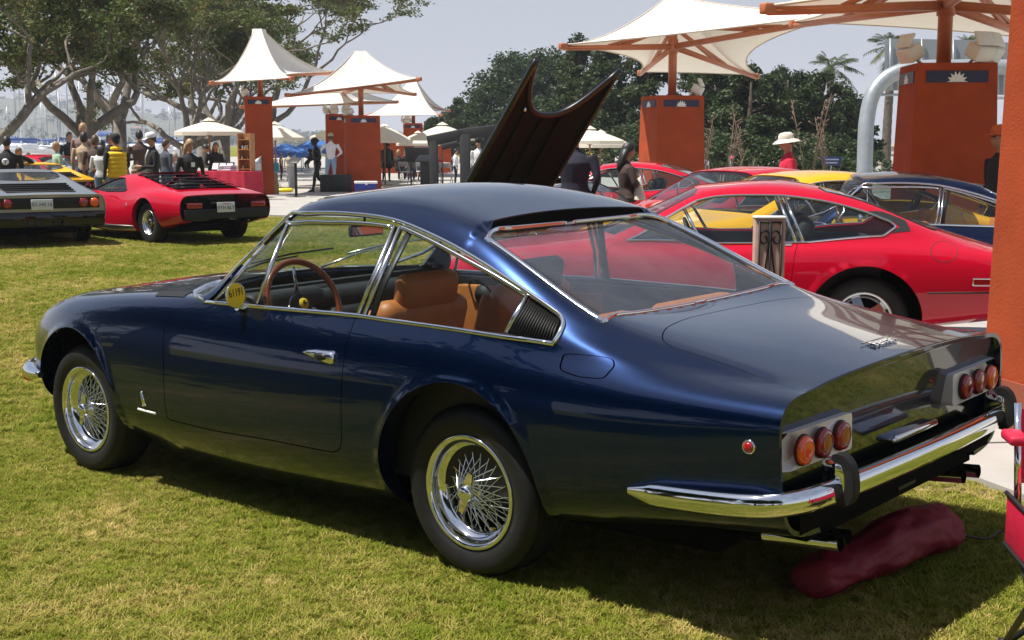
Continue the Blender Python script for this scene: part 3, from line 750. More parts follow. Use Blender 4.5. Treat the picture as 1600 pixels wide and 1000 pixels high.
    fl = nmesh('fuel_flap', [patch(S, inset(flap, .0022), [], .02, lip=.01, sides=(1,))], [NAVY], car)
    nmesh('quarter_panel', [patch(S, inset(flap, -.001), [], .03, lip=0, sides=(-1,), offset=0)], [NAVY], car)
    # black liner under every gap
    nmesh('inner_shell', [patch(S, np.array([(tail+.05, 0), (nose-.1, 0), (nose-.1, 6.2*TS), (tail+.05, 6.2*TS)]), [inset(aF, -.02), inset(aR, -.02)], .07, offset=-.03, lip=0),
          patch(S, np.array([(tail+.03, 6.2*TS), (-.56, 6.2*TS), (-.56, ncen), (tail+.03, ncen)]), [], .07, offset=-.035, lip=0),
          patch(S, np.array([(1.72, 6.6*TS), (nose-.1, 6.6*TS), (nose-.1, ncen), (1.72, ncen)]), [], .08, offset=-.04, lip=0)], [INNER], car)
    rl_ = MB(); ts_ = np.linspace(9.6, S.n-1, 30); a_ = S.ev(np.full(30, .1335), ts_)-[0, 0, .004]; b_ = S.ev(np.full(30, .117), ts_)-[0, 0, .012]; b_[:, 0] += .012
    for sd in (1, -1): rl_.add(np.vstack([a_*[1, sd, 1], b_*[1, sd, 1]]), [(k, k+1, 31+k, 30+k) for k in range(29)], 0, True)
    rl_.build('roof_lip_shade', [INNER], car)  # near-black strip: the shade under the roof edge put into the colour
    tail_cap(S, tail, NAVY, car, .004, .022, rake=.17)
    t = np.linspace(0, S.n-1, 40); P = S.ev(np.full(40, nose), t); R = np.vstack([P, (P*[1, -1, 1])[::-1][1:]]); g = MB(); c = R.mean(0); n = len(R)
    g.add(np.vstack([R, R*[1, .94, 1]-[.03, 0, 0]+[0, 0, 0]]), [(k, n+k, n+k+1, k+1) for k in range(n-1)]); g.add(R*[1, .94, 1]-[.03, 0, 0], [tuple(range(n))[::-1]], 1)
    g.build('nose_grille', [NAVY, BLACK], car)
    # ------------------------------------------------ glass
    vent_top, vent_bot = px(S, [(448.5, 350), (401, 474)], tlim=(6, 9.6))
    def strip_between(top, bot, a0, a1): pass
    frame_top_px = [(452.6, 347.5), (500, 346), (541, 346.5), (580, 349), (612, 353.5)]
    frame_top = px(S, frame_top_px, tlim=(6, 9.6))
    bp_t = px(S, [(613, 353), (625.5, 354)], tlim=(6, 9.6)); bp_b = px(S, [(555.5, 489.5), (569, 491.5)], tlim=(5.6, 8))
    q_top = px(S, [(634, 357), (672, 375), (728, 405), (784, 436), (820, 458)], tlim=(6, 9.6)); q_rear = px(S, [(824, 460), (790, 519)], tlim=(5.8, 9))
    a_in = px(S, [(336, 469), (372, 428), (410, 383), (446, 349)], tlim=(6, 9.6))
    sb = lambda i: smoothpoly(belt, False, 4)
    glass_poly = np.vstack([smoothpoly(drip, False, 3)[:-1], [q_rear[0], q_rear[1]], px(S, [(700, 507), (620, 496), (557, 487.5), (480, 480.5), (400, 474), (330, 468)], tlim=(5.5, 8)), apil[1:-1]])
    for sd in (1, -1):
        nmesh('side_window', [patch(S, glass_poly, [], .06, offset=-.014, lip=0, sides=(sd,))], [GLASS], car)
        # louvred air outlet behind the quarter window
        lou = np.vstack([[q_rear[0]], drip[-2:], rear[1:], [q_rear[1]]])
        lp = nmesh('air_outlet', [patch(S, lou, [], .03, offset=-.022, lip=0, sides=(sd,))], [BLACK], car)
        A0, A1 = px(S, [(824, 462), (790, 520)], tlim=(5.8, 9)); B0, B1 = px(S, [(876, 497), (864, 534)], tlim=(5.8, 9))
        for k in range(1, 16):
            sl = MB(); f = k/16; p, q = A0+(B0-A0)*f, A1+(B1-A1)*f; trim(sl, S, [p+(q-p)*.03, (p+q)/2, q-(q-p)*.03], .008, .010, -.016, sd, prof=3); sl.build('slat', [RUBBER], lp)
        c = MB()   # bright trim round the side windows
        dl = smoothpoly(np.vstack([drip[:-1], [drip[-1]], rear]), False, 4)
        trim(c, S, dl, .017, .013, .002, sd)
        c.build('drip_moulding', [CHROME], car)
        c = MB(); trim(c, S, smoothpoly(px(S, [(866, 537.5), (788, 526.5), (700, 513), (620, 502), (557, 493), (480, 486), (400, 479), (322, 472)], tlim=(5.5, 8)), False, 4), .019, .009, .0, sd)
        c.build('belt_moulding', [CHROME], car)
        c = MB(); trim(c, S, smoothpoly(np.vstack([a_in[::-1][:1], frame_top]), False, 4), .020, .012, -.008, sd); trim(c, S, [vent_top, (vent_top+vent_bot)/2, vent_bot], .016, .014, -.008, sd)
        trim(c, S, [bp_t[0]+.3*(bp_t[1]-bp_t[0]), .5*(bp_t[0]+bp_b[0])+.3*(bp_b[1]-bp_b[0]), bp_b[0]+.3*(bp_b[1]-bp_b[0])], .020, .014, -.006, sd); trim(c, S, a_in, .016, .012, -.006, sd)
        c.build('door_window_frame', [SATIN], car)
        c = MB(); trim(c, S, [bp_t[1], .5*(bp_t[1]+bp_b[1]), bp_b[1]], .020, .014, -.006, sd); trim(c, S, smoothpoly(np.vstack([bp_t[1:], q_top]), False, 4), .020, .012, -.008, sd)
        trim(c, S, [q_rear[0], q_rear.mean(0), q_rear[1]], .020, .013, -.008, sd); c.build('quarter_window_frame', [SATIN], car)
        c = MB()
        trim(c, S, px(S, [(637, 359), (596, 440), (578, 493)], tlim=(5.8, 9.6)), .034, .004, -.013, sd); c.build('window_seal', [DARKM], car)
        c = MB(); ap = px(S, [(319, 469), (345, 440), (379, 403), (410, 368), (437, 336), (444, 330)], tlim=(6.4, 10)); trim(c, S, smoothpoly(ap, False, 4), .016, .012, .0, sd); c.build('windscreen_moulding', [CHROME], car)
        c = MB(); rl = smoothpoly(np.array([rwt[0], rwm[0], rwb[0]]), False, 8); trim(c, S, rl, .026, .012, -.004, sd, sink=.012); c.build('rear_window_moulding', [CHROME], car)
    cen = lambda p: np.vstack([p])
    nmesh('windscreen', [patch(S, ws, [], .08, offset=-.012, lip=0)], [GLASS], car)
    rwi = np.vstack([[(.112, ncen+.01), (.112, 9.95*TS)], rw[2:]]); nmesh('rear_window', [patch(S, rwi, [], .06, offset=-.016, lip=0)], [GLASSR], car)
    c = MB()
    for sd in (1, -1):
        c = MB(); tp = smoothpoly(np.array([rwt[0]+[-.004, .0], (.114, 9.95*TS), (.114, 10.5*TS), (.114, 11.2*TS), (.114, ncen)]), False, 5); trim(c, S, tp, .016, .010, -.003, sd, sink=.012)
        c.build('rear_window_top_trim', [CHROME], car); c = MB(); bt = smoothpoly(np.array([rwb[0], (-.508, 9.72*TS), (-.512, 10.4*TS), (-.512, 11.2*TS), (-.512, ncen)]), False, 5); trim(c, S, bt, .016, .010, -.002, sd, sink=.012); c.build('rear_window_sill_trim', [CHROME], car)
    c = MB()
    for sd in (1, -1): trim(c, S, smoothpoly(np.array([(1.667, 9.3*TS), (1.674, 10*TS), (1.674, 11*TS), (1.674, ncen)]), False, 4), .02, .008, 0, sd)
    c.build('cowl_trim', [RUBBER], car)
    # headliner
    nmesh('headliner', [patch(S, np.array([(.14, 9.3*TS), (1.2, 9.3*TS), (1.2, ncen), (.14, ncen)]), [], .09, offset=-.035, lip=0)], [mat('beige_headlining', (.3, .28, .24), .9)], car)
    # ------------------------------------------------ bumpers and lamps
    b = MB()
    def bump_path(pts, hh=.038, dd=.028, n=12):
        p = smoothpoly(np.array(pts), False, 6); m = len(p); V = []
        for i in range(m):
            T = p[min(i+1, m-1)]-p[max(i-1, 0)]; T[2] = 0; T /= np.linalg.norm(T); N = np.array([T[1], -T[0], 0])
            if N[1]*p[i][1] < 0 and abs(p[i][1]) > .5: N = -N
            if abs(p[i][1]) <= .5: N = np.array([-1, 0, 0.0])+N*0
            e = min(i, m-1-i); k = min(1, .35+e*.16) if True else 1
            for q in range(n):
                a = 2*pi*q/n; ca, sa = cos(a), sin(a)
                V.append(p[i]+N*dd*k*np.sign(ca)*abs(ca)**.8+np.array([0, 0, hh*k*np.sign(sa)*abs(sa)**.75]))
        F = [(i*n+k, i*n+(k+1) % n, (i+1)*n+(k+1) % n, (i+1)*n+k) for i in range(m-1) for k in range(n)]
        b.add(V, F, 0, True); b.add(V[:n], [tuple(range(n))], 0, True); b.add(V[-n:], [tuple(range(n))[::-1]], 0, True)
    half = [(-.79, .890, .478), (-.95, .905, .487), (-1.15, .912, .500), (-1.28, .895, .510), (-1.355, .84, .518), (-1.395, .74, .524), (-1.415, .55, .528), (-1.43, .25, .531), (-1.435, 0, .532)]
    bump_path(half+[(x, -y, z) for x, y, z in half[::-1][1:]]); b.build('rear_bumper', [CHROME], car)
    for sd in (1, -1):
        o = MB(); yy = .655*sd
        o.bbox((-1.40, yy, .558), (.09, .038, .14), .018); ob = o.build('overrider', [CHROME], car)
        o = MB(); prof = [(-1.405, .492), (-1.440, .482), (-1.466, .51), (-1.470, .56), (-1.458, .612), (-1.430, .640), (-1.398, .638), (-1.402, .618), (-1.425, .612), (-1.437, .585), (-1.440, .53)]
        Mx = Matrix(((1, 0, 0, 0), (0, 0, 1, yy-.022), (0, 1, 0, 0), (0, 0, 0, 1)))
        prof = [tuple(a) for a in smoothpoly(np.array(prof), True, 4)]; o.prism(prof, .003, .041, Mx); o.prism([(x_*.997-.003, z_) for x_, z_ in prof], 0, .044, Mx); o.build('rubber_pad', [RUBBER], ob)
        # tail lamp cluster
        tl = MB(); pl_ = densify(roundpoly([(.405*1, .596), (.838, .603), (.838, .722), (.405, .716)], .014, 3), .02)
        xx = lambda y: -1.327+.030*max(0, (y-.80)/.035)**2
        V = []; n = len(pl_)
        for off in (0, .07): V += [(xx(y)-0+off, y*sd, z) for y, z in pl_]
        tl.add(V, [tuple(range(n))]+[(k, n+k, n+(k+1) % n, (k+1) % n) for k in range(n)])
        tp = tl.build('tail_lamp', [mat('brushed_lamp_plate', (.80, .76, .74), .36, .3, .05, 30)], car)
        for yl, mt_, nm in ((.742, ORANGEL, 'orange_lens'), (.620, REDL, 'red_lens'), (.498, REDL, 'red_lens')):
            ln = MB(); Ml = Matrix.Translation((xx(yl), yl*sd, .658)) @ Matrix.Rotation(-pi/2, 4, 'Y')
            ln.lathe([(0, .029), (.02, .0285), (.036, .027), (.0425, .024), (.0455, .016), (.046, 0)], 36, Ml); ln.lathe([(.043, .0), (.0495, .004), (.0495, .010), (.045, .011)], 36, Ml, 1)
            ln.lathe([(.028, .0275), (.0285, .0295), (.031, .0295), (.0315, .0265)], 36, Ml)
            ln.build(nm, [mt_, RUBBER], tp)
        sm = MB(); q = px(S, [(1170, 698.5)], tlim=(2, 6))[0]; p = S.ev(q[:1], q[1:]/TS)[0]; nn = S.nrm(q[:1], q[1:]/TS)[0]
        Ms = Matrix.Translation((p[0], p[1]*sd, p[2])) @ Vector((nn[0], nn[1]*sd, nn[2])).to_track_quat('Z', 'Y').to_matrix().to_4x4()
        sm.lathe([(0, .014), (.012, .012), (.017, .006), (.018, 0)], 24, Ms); sm.lathe([(.017, .004), (.019, .006), (.022, .003), (.023, -.004)], 24, Ms, 1)
        sm.build('side_marker', [REDL, CHROME], car)
        e = MB()
        for k, (yy2, zz, x1) in enumerate(((.56, .325, -1.37), (.47, .32, -1.35))):
            e.tube([(-1.10, yy2*sd, zz-.02), (-1.2, yy2*sd, zz-.012), (x1, yy2*sd, zz)], .026, 16, cap=False); e.tube([(x1, yy2*sd, zz), (-1.0, yy2*sd, zz-.03)], .022, 16, 1, cap=False)
        e.tube([(-.2, .515*sd, .28), (-.9, .515*sd, .285), (-.98, .515*sd, .29)], [.09, .09, .04], 16, 1)
        e.build('exhaust_pipes', [CHROME, INNER], car)
        fb = MB()   # front quarter bumper with lamp
        pts = smoothpoly(np.array([(2.98, .845, .475), (3.15, .80, .465), (3.33, .70, .458), (3.47, .55, .455), (3.53, .38, .455)]), False, 5); pts[:, 1] *= sd
        fb.tube(pts, [.012+.036*min(1, min(i+1, 12)/8) for i in range(len(pts))], 12); fo = fb.build('front_bumper', [CHROME], car)
        ln = MB(); Mq = Matrix.Translation((3.215, .795*sd, .445)) @ Vector((.45, .9*sd, 0)).to_track_quat('Z', 'Y').to_matrix().to_4x4(); ln.lathe([(0, .020), (.022, .016), (.034, -.004), (.034, -.03)], 16, Mq); ln.build('orange_lens', [ORANGEL], fo)
    pl_ = MB(); pl_.bbox((-1.335, 0, .583), (.07, .36, .016), .006); pl_.bbox((-1.365, 0, .586), (.02, .34, .026), .009); pl_.build('plate_lamp', [CHROME], car)
    pb = MB(); pb.box((-1.30, -.06, .415), (.02, .14, .10)); pb.build('tow_bracket', [DARKM], car)
    # ------------------------------------------------ badges
    me = textmesh('Ferrari', .058, .004); bd = px(S, [(1367, 541)], tlim=(9.5, 12))[0]; p = S.ev([bd[0]], [bd[1]/TS])[0]; nn = S.nrm([bd[0]], [bd[1]/TS])[0]
    me.materials.append(CHROME); e = inst('badge_script', me, car); X = Vector((0, -1, 0)); Z = Vector((nn[0], 0, nn[2])).normalized(); Y = Z.cross(X)
    e.matrix_world = Matrix(((X.x, Y.x, Z.x, p[0]), (X.y, Y.y, Z.y, 0), (X.z, Y.z, Z.z, p[2]+.006), (0, 0, 0, 1)))
    bb = MB(); bb.box((p[0]+.030*1, 0.002, p[2]+.012), (.0045, .205, .004)); bb.build('badge_bar', [CHROME], car)
    for sd in (1, -1):
        c = MB(); trim(c, S, px(S, [(216, 639), (230, 643), (243.5, 646.5)], tlim=(1, 5)), .013, .005, 0, sd, prof=4); c.build('maker_plate', [WHITEP], car)
        c = MB(); trim(c, S, px(S, [(221.5, 616), (223, 624), (225.5, 634)], tlim=(1, 5)), [.014, .022, .026], .006, 0, sd); trim(c, S, px(S, [(220.5, 613), (222, 616)], tlim=(1, 5)), [.018, .01], .006, 0, sd); c.build('crest_badge', [CHROME], car)
    # bonnet air outlets
    for sd in (1, -1):
        g = MB(); q = px(S, [(243, 463), (252, 456), (301, 456.5), (288, 464.5)], tlim=(9, 12.4))
        g_ = nmesh('bonnet_vent', [patch(S, q, [], .03, offset=.003, lip=.004, sides=(sd,))], [RUBBER], car)
    # ------------------------------------------------ wheels, underside
    for x, y in ((0, RW), (2.65, RF)):
        for sd in (1, -1): wheel(car, x, y-.012, sd, .325, .2145, .20, 'wire')
    u = MB(); u.box((1.1, 0, .30), (4.0, 1.20, .12)); u.box((-.95, 0, .42), (.7, 1.3, .16)); u.box((1.3, 0, .265), (1.75, 1.5, .05)); u.box((-.75, .3, .36), (.55, .35, .22)); u.box((-1.25, 0, .44), (.16, 1.5, .10)); u.build('underside', [INNER], car)
    for ax in (0.0, 2.645):
        for sd in (1, -1):
            a = MB(); Ma = Matrix.Translation((ax, .56*sd, .345)) @ Matrix.Rotation(-pi/2*sd, 4, 'X')
            a.lathe([(.0, 0), (.43, 0), (.43, .26 if ax < 1 else .12)], 24, Ma @ Matrix.Rotation(0 if sd < 0 else pi, 4, 'Z'), arc=pi); a.build('wheel_well', [INNER], car)
    # ------------------------------------------------ cabin
    i = MB(); i.box((.75, 0, .33), (2.1, 1.4, .04)); i.box((1.72, 0, .62), (.05, 1.45, .66)); i.box((-.32, 0, .55), (.06, 1.3, .5), ry=-.35)
    for sd in (1, -1):
        i.box((.65, .745*sd, .62), (2.1, .03, .60)); i.box((-.3, .70*sd, .62), (.6, .03, .56))
    i.build('cabin_lining', [BLKL], car)
    for sd in (1, -1):
        p_ = MB(); p_.bbox((1.05, .715*sd, .71), (1.05, .03, .34), .012); p_.bbox((.95, .66*sd, .70), (.36, .07, .06), .02); dp = p_.build('door_card', [TAN], car)
        p_ = MB(); p_.bbox((1.02, .694*sd, .80), (.15, .012, .06), .005); p_.build('door_fitting', [BLKL], dp); p_ = MB(); p_.lathe([(0, .02), (.05, .015), (.055, 0)], 20, Matrix.Translation((1.28, .70*sd, .83)) @ Matrix.Rotation(pi/2*sd, 4, 'X')); p_.build('door_speaker', [BLKL], dp)
    ps = MB(); ps.bbox((-.42, 0, .875), (.46, 1.22, .03), .012); ps.build('parcel_shelf', [GREYC], car)
    rs = MB()
    for sd in (1, -1):
        rs.bbox((.08, .36*sd, .48), (.46, .6, .16), .06); rs.bbox((-.18, .36*sd, .72), (.16, .6, .46), .06, ry=-.38)
    rs.build('rear_seat', [TAN], car)
    for sd in (1, -1):
        st = thing('front_seat', None, None, (.97, .36*sd, .36)); st.parent = car
        q = MB(); q.bbox((.05, 0, .10), (.52, .52, .17), .06); q.bbox((.02, .0, .19), (.40, .30, .04), .018); q.build('seat_cushion', [TAN], st)
        q = MB(); q.bbox((-.245, 0, .37), (.13, .50, .50), .055, ry=-.30); q.bbox((-.20, .21, .36), (.13, .08, .42), .035, ry=-.30); q.bbox((-.20, -.21, .36), (.13, .08, .42), .035, ry=-.30); q.build('seat_back', [TAN], st)
        q = MB(); q.bbox((-.335, 0, .635), (.085, .34, .17), .04, ry=-.2); q.build('headrest', [TAN if sd == 1 else BLKL], st)
    da = MB(); da.bbox((1.72, 0, .865), (.36, 1.40, .12), .045); da.bbox((1.60, .36, .89), (.14, .46, .11), .04); da.bbox((1.58, 0, .66), (.2, .30, .36), .04); dd = da.build('dashboard', [BLKL], car)
    dv = MB(); dv.lathe([(0, .012), (.05, .012), (.075, .004), (.08, -.01)], 24, Matrix.Translation((1.70, .06, .926))); dv.build('dash_vent', [RUBBER], dd)
    # steering wheel
    sw = thing('steering_wheel', None, None, (0, 0, 0)); sw.parent = car
    Mw = Matrix.Translation((1.43, .365, .893)) @ Vector((-1, 0, .38)).to_track_quat('Z', 'Y').to_matrix().to_4x4()
    q = MB(); q.tube([Mw @ Vector((.203*cos(a), .203*sin(a), 0)) for a in np.linspace(0, 2*pi, 49)], .0155, 10, cap=False); q.build('rim', [WOOD], sw)
    q = MB()
    for a in (radians(0), radians(120), radians(240)):
        q.tube([Mw @ Vector((.04*cos(a+1.57+1.57*0), .04*sin(a+1.57), -.03)), Mw @ Vector((.18*cos(a+1.57), .18*sin(a+1.57), -.002))], [.016, .010], 8, flat=.25)
    q.tube([Mw @ Vector((0, 0, -.03)), Mw @ Vector((0, 0, -.32))], .025, 10); q.build('spokes', [SATIN], sw)
    q = MB(); q.lathe([(0, .0), (.045, -.002), (.055, -.015), (.055, -.04)], 28, Mw); q.build('hub', [BLKL], sw)
    q = MB(); q.lathe([(0, .004), (.025, .003), (.027, -.002)], 24, Mw)
    horse = [(-.004, -.016), (.003, -.016), (.002, -.006), (.008, -.003), (.012, -.009), (.014, -.007), (.010, .002), (.004, .005), (.006, .012), (.001, .016), (-.005, .012), (-.008, .008), (-.003, .008), (-.004, .003), (-.010, .004), (-.012, .0), (-.005, -.002), (-.002, -.008)]
    q.prism(horse, .0045, .0055, Mw @ Matrix.Rotation(0, 4, 'Z'), 1); q.build('horn_button', [YELD, BLKPRINT], sw)
    # rear-view mirror, wipers, cord on the parcel shelf
    m = MB(); m.bbox((1.40, -.01, 1.207), (.022, .215, .056), .01); m.tube([(1.41, -.01, 1.22), (1.40, -.01, 1.33)], .006, 6); mo = m.build('rear_view_mirror', [RUBBER], car)
    m = MB(); m.box((1.3885, -.01, 1.207), (.002, .195, .038)); m.build('mirror_glass', [CHROME], mo)
    for y0 in (.42, -.22):
        wv = MB(); W_ = lambda u, t, o=.02: tuple(S.ev([u], [t])[0]+S.nrm([u], [t])[0]*o)
        a = np.array(W_(1.665, 10.3 if y0 > 0 else 11.0)); a[1] = y0
        qn = S.invert(lambda P: P[:, [0, 1]], [(1.80, y0-.28), (1.70, y0-.42)], tlim=(9.2, 12), ulim=(1.25, 1.68)) if y0 > 0 else None
        pts = [(1.985, y0, .985), (1.93, y0-.22, 1.045), (1.90, y0-.42, 1.065)]
        wv.tube(pts, [.006, .0045, .004], 6); wv.tube([(1.91, y0-.12, 1.05), (1.885, y0-.36, 1.08), (1.86, y0-.62, 1.09)], .005, 6); wv.build('wiper', [SATIN if y0 < 0 else DARKM], car)
    # round door mirror seen from behind its yellow disc
    base = px(S, [(378, 482)], tlim=(5, 8))[0]; p0 = Vector(S.ev([base[0]], [base[1]/TS])[0])
    mr = thing('door_mirror', None, None, (0, 0, 0)); mr.parent = car
    cen_ = Vector((p0.x-.02, p0.y+.045, p0.z+.062)); nrm_ = Vector((-1, -.12, .06)).normalized()
    Mm = Matrix.Translation(cen_) @ nrm_.to_track_quat('Z', 'Y').to_matrix().to_4x4()
    q = MB(); q.lathe([(0, -.022), (.03, -.020), (.05, -.010), (.0555, -.001), (.0565, .004), (.054, .0045)], 36, Mm); q.tube([cen_+Vector((0, -.002, -.055)), p0+Vector((0, .002, .0))], .010, 10); q.bbox(tuple(p0+Vector((0, .006, .006))), (.085, .03, .014), .005); q.build('mirror_shell', [CHROME], mr)
    q = MB(); q.lathe([(0, .005), (.050, .005), (.0535, .0035)], 36, Mm); dsc = q.build('yellow_disc', [YELD], mr)
    me = textmesh('61191', .036, .0006); me.materials.append(BLKPRINT); e = inst('number', me, dsc); e.matrix_world = Mm @ Matrix.Translation((0, .012, .0062)) @ Matrix.Rotation(radians(4), 4, 'Z') @ Matrix.Scale(1.35, 4, (0, 1, 0)) @ Matrix.Scale(.95, 4, (1, 0, 0))
    return car
hero = build_hero(); hero.matrix_world = CARMAT
# ---------------------------------------------------------------- the other cars
def uvxz(S, pts, **k): return uvs(S.invert(XZ, pts, **k))
def coupe(name, label, lines, arches, P, paint_, wheels, opt):
    """generic closed car. P: outlines in the side view (x, z): door, side (glass opening), bars; windscreen and rear-window boxes in (u, t)."""
    S = Surf(lines, flare(arches, opt.get('flare', .014))); TSs = S.TS
    car = thing(name, label, 'car'); ncen = (S.n-1)*TSs; u0, u1 = S.u0, S.u1
    full = np.array([(u0, 0), (u1, 0), (u1, ncen), (u0, ncen)])
    A = [arch_uv(S, *a) for a in arches]; lo, hi = opt['belt_t']
    holes = list(A); door = None
    side = roundpoly(uvxz(S, P['side'], tlim=(lo-1.2, hi+.4)), .02, 3); holes.append(side)
    ws = np.array([(u, t*TSs) for u, t in P['ws']]+[(P['ws'][-1][0], ncen+.01), (P['ws'][0][0], ncen+.01)]); holes.append(ws)
    rw = None
    if 'rw' in P:
        rw = np.array([(u, t*TSs) for u, t in P['rw']]+[(P['rw'][-1][0], ncen+.01), (P['rw'][0][0], ncen+.01)]); holes.append(rw)
    if 'door' in P:
        door = roundpoly(uvxz(S, P['door'], tlim=(1.2, lo+.9)), .02, 2); holes.append(inset(door, -.004))
    lf = lambda p: (np.array([0, -.06*np.sign(p[1]), 0]) if min(np.hypot(p[0]-a[0], p[2]-a[1]) for a in arches) < arches[0][2]+.03 and p[2] < .75 else None)
    st = opt.get('step', .06)
    if 'lower' in opt:      # two-tone: the skirt below a line is its own part
        k = opt['lower']; top = np.array([(u0, k*TSs), (u1, k*TSs), (u1, ncen), (u0, ncen)]); bot = np.array([(u0, 0), (u1, 0), (u1, k*TSs), (u0, k*TSs)])
        nmesh('body', [patch(S, top, holes, st, lip=.014, lipfn=lf)], [paint_], car); nmesh('lower_body', [patch(S, bot, holes, st, lip=.014, lipfn=lf)], [opt['lower_mat']], car)
    else: nmesh('body', [patch(S, full, holes, st, lip=.014, lipfn=lf)], [paint_], car)
    if door is not None:
        for sd in (1, -1):
            d = nmesh('door', [patch(S, door, [side], st, lip=.014, sides=(sd,))], [paint_], car)
            if 'handle' in P:
                h = MB(); trim(h, S, uvxz(S, P['handle'], tlim=(2, lo+1)), .02, .014, 0, sd); h.build('handle', [CHROME], d)
    for sd in (1, -1):
        nmesh('side_window', [patch(S, side, [], st, offset=-.01, lip=0, sides=(sd,))], [GLASS], car)
        c = MB(); trim(c, S, np.vstack([densify(side, .06)]), .016, .011, 0, sd, closed=True)
        for a, b in P.get('bars', []):
            q = uvxz(S, [a, ((a[0]+b[0])/2, (a[1]+b[1])/2), b], tlim=(lo-1.2, hi+.4)); trim(c, S, q, .024, .012, -.004, sd)
        c.build('window_frame', [opt.get('trim', CHROME)], car)
        if 'outlet' in P:
            q = uvxz(S, P['outlet'], tlim=(lo-1.2, hi+.4)); nmesh('air_outlet', [patch(S, roundpoly(q, .015, 2), [], .04, offset=.003, lip=0, sides=(sd,))], [BLACK], car)
    nmesh('windscreen', [patch(S, ws, [], .1, offset=-.008, lip=0)], [GLASS], car)
    if rw is not None and opt.get('rear_glass', True):
        nmesh('rear_window', [patch(S, rw, [], .1, offset=-.008, lip=0)], [GLASSR], car)
        c = MB()
        for sd in (1, -1): trim(c, S, densify(rw[:-1], .05, False), .014, .006, 0, sd)
        c.build('rear_window_frame', [opt.get('rwtrim', RUBBER)], car)
    nmesh('inner_shell', [patch(S, np.array([(u0+.05, 0), (u1-.05, 0), (u1-.05, (lo-.4)*TSs), (u0+.05, (lo-.4)*TSs)]), [inset(a, -.02) for a in A], .1, offset=-.03, lip=0)], [INNER], car)
    tail_cap(S, u0, opt.get('tail_mat', paint_), car, opt.get('tail_depth', .02), .012)
    tail_cap(S, u1, paint_, car, .01, .01, 'nose_panel', 1)
    for (ax, az, R_), (yw, rw_, rimr, style) in zip(arches, wheels):
        for sd in (1, -1):
            wheel(car, ax, yw, sd, rw_, rimr, .19, style)
            a = MB(); a.lathe([(.0, 0), (R_+.02, 0), (R_+.02, .24)], 20, Matrix.Translation((ax, (yw-.26)*sd, az)) @ Matrix.Rotation(-pi/2*sd, 4, 'X') @ Matrix.Rotation(0 if sd < 0 else pi, 4, 'Z'), arc=pi); a.build('wheel_well', [INNER], car)
    wb = arches[1][0]; u = MB(); u.box((wb*.5, 0, .24), (wb+.9, 1.1, .12)); u.box((wb*.5, 0, .22), (wb-.9, 1.45, .06)); u.build('underside', [INNER], car)
    i = MB(); zb = opt['belt_z']; c0, c1 = opt['cabin']; i.box(((c0+c1)/2, 0, .32), (c1-c0, 1.35, .03)); i.box((c1, 0, .5), (.05, 1.35, zb-.28)); i.box((c0, 0, .5), (.05, 1.3, zb-.2))
    for sd in (1, -1): i.box(((c0+c1)/2, .68*sd, (zb+.3)/2), (c1-c0, .03, zb-.36))
    i.bbox((c1-.12, 0, zb-.06), (.34, 1.3, .12), .04); i.build('cabin_lining', [BLKL], car)
    for sd in (1, -1):
        q = MB(); q.bbox((opt['seat'], .36*sd, .42), (.5, .48, .16), .05); q.bbox((opt['seat']-.28, .36*sd, zb-.12), (.13, .46, .56), .05, ry=-.35); q.build('seat', [opt.get('leather', BLKL)], car)
    q = MB(); Mw = Matrix.Translation((opt['seat']+.45, .36, zb-.03)) @ Vector((-1, 0, .4)).to_track_quat('Z', 'Y').to_matrix().to_4x4(); q.tube([Mw @ Vector((.17*cos(a), .17*sin(a), 0)) for a in np.linspace(0, 2*pi, 25)], .012, 8, cap=False); q.tube([Mw @ Vector((-.17, 0, 0)), Mw @ Vector((.17, 0, 0))], .01, 6); q.build('steering_wheel', [BLKL], car)
    if 'mirror' in P:
        q = MB(); m = P['mirror']; q.bbox((m[0], m[1]+.04, m[2]+.06), (.10, .09, .085), .025); q.tube([(m[0]+.02, m[1]-.05, m[2]-.02), (m[0], m[1]+.03, m[2]+.05)], .012, 8); q.build('door_mirror', [BLACKP], car)
    return car, S
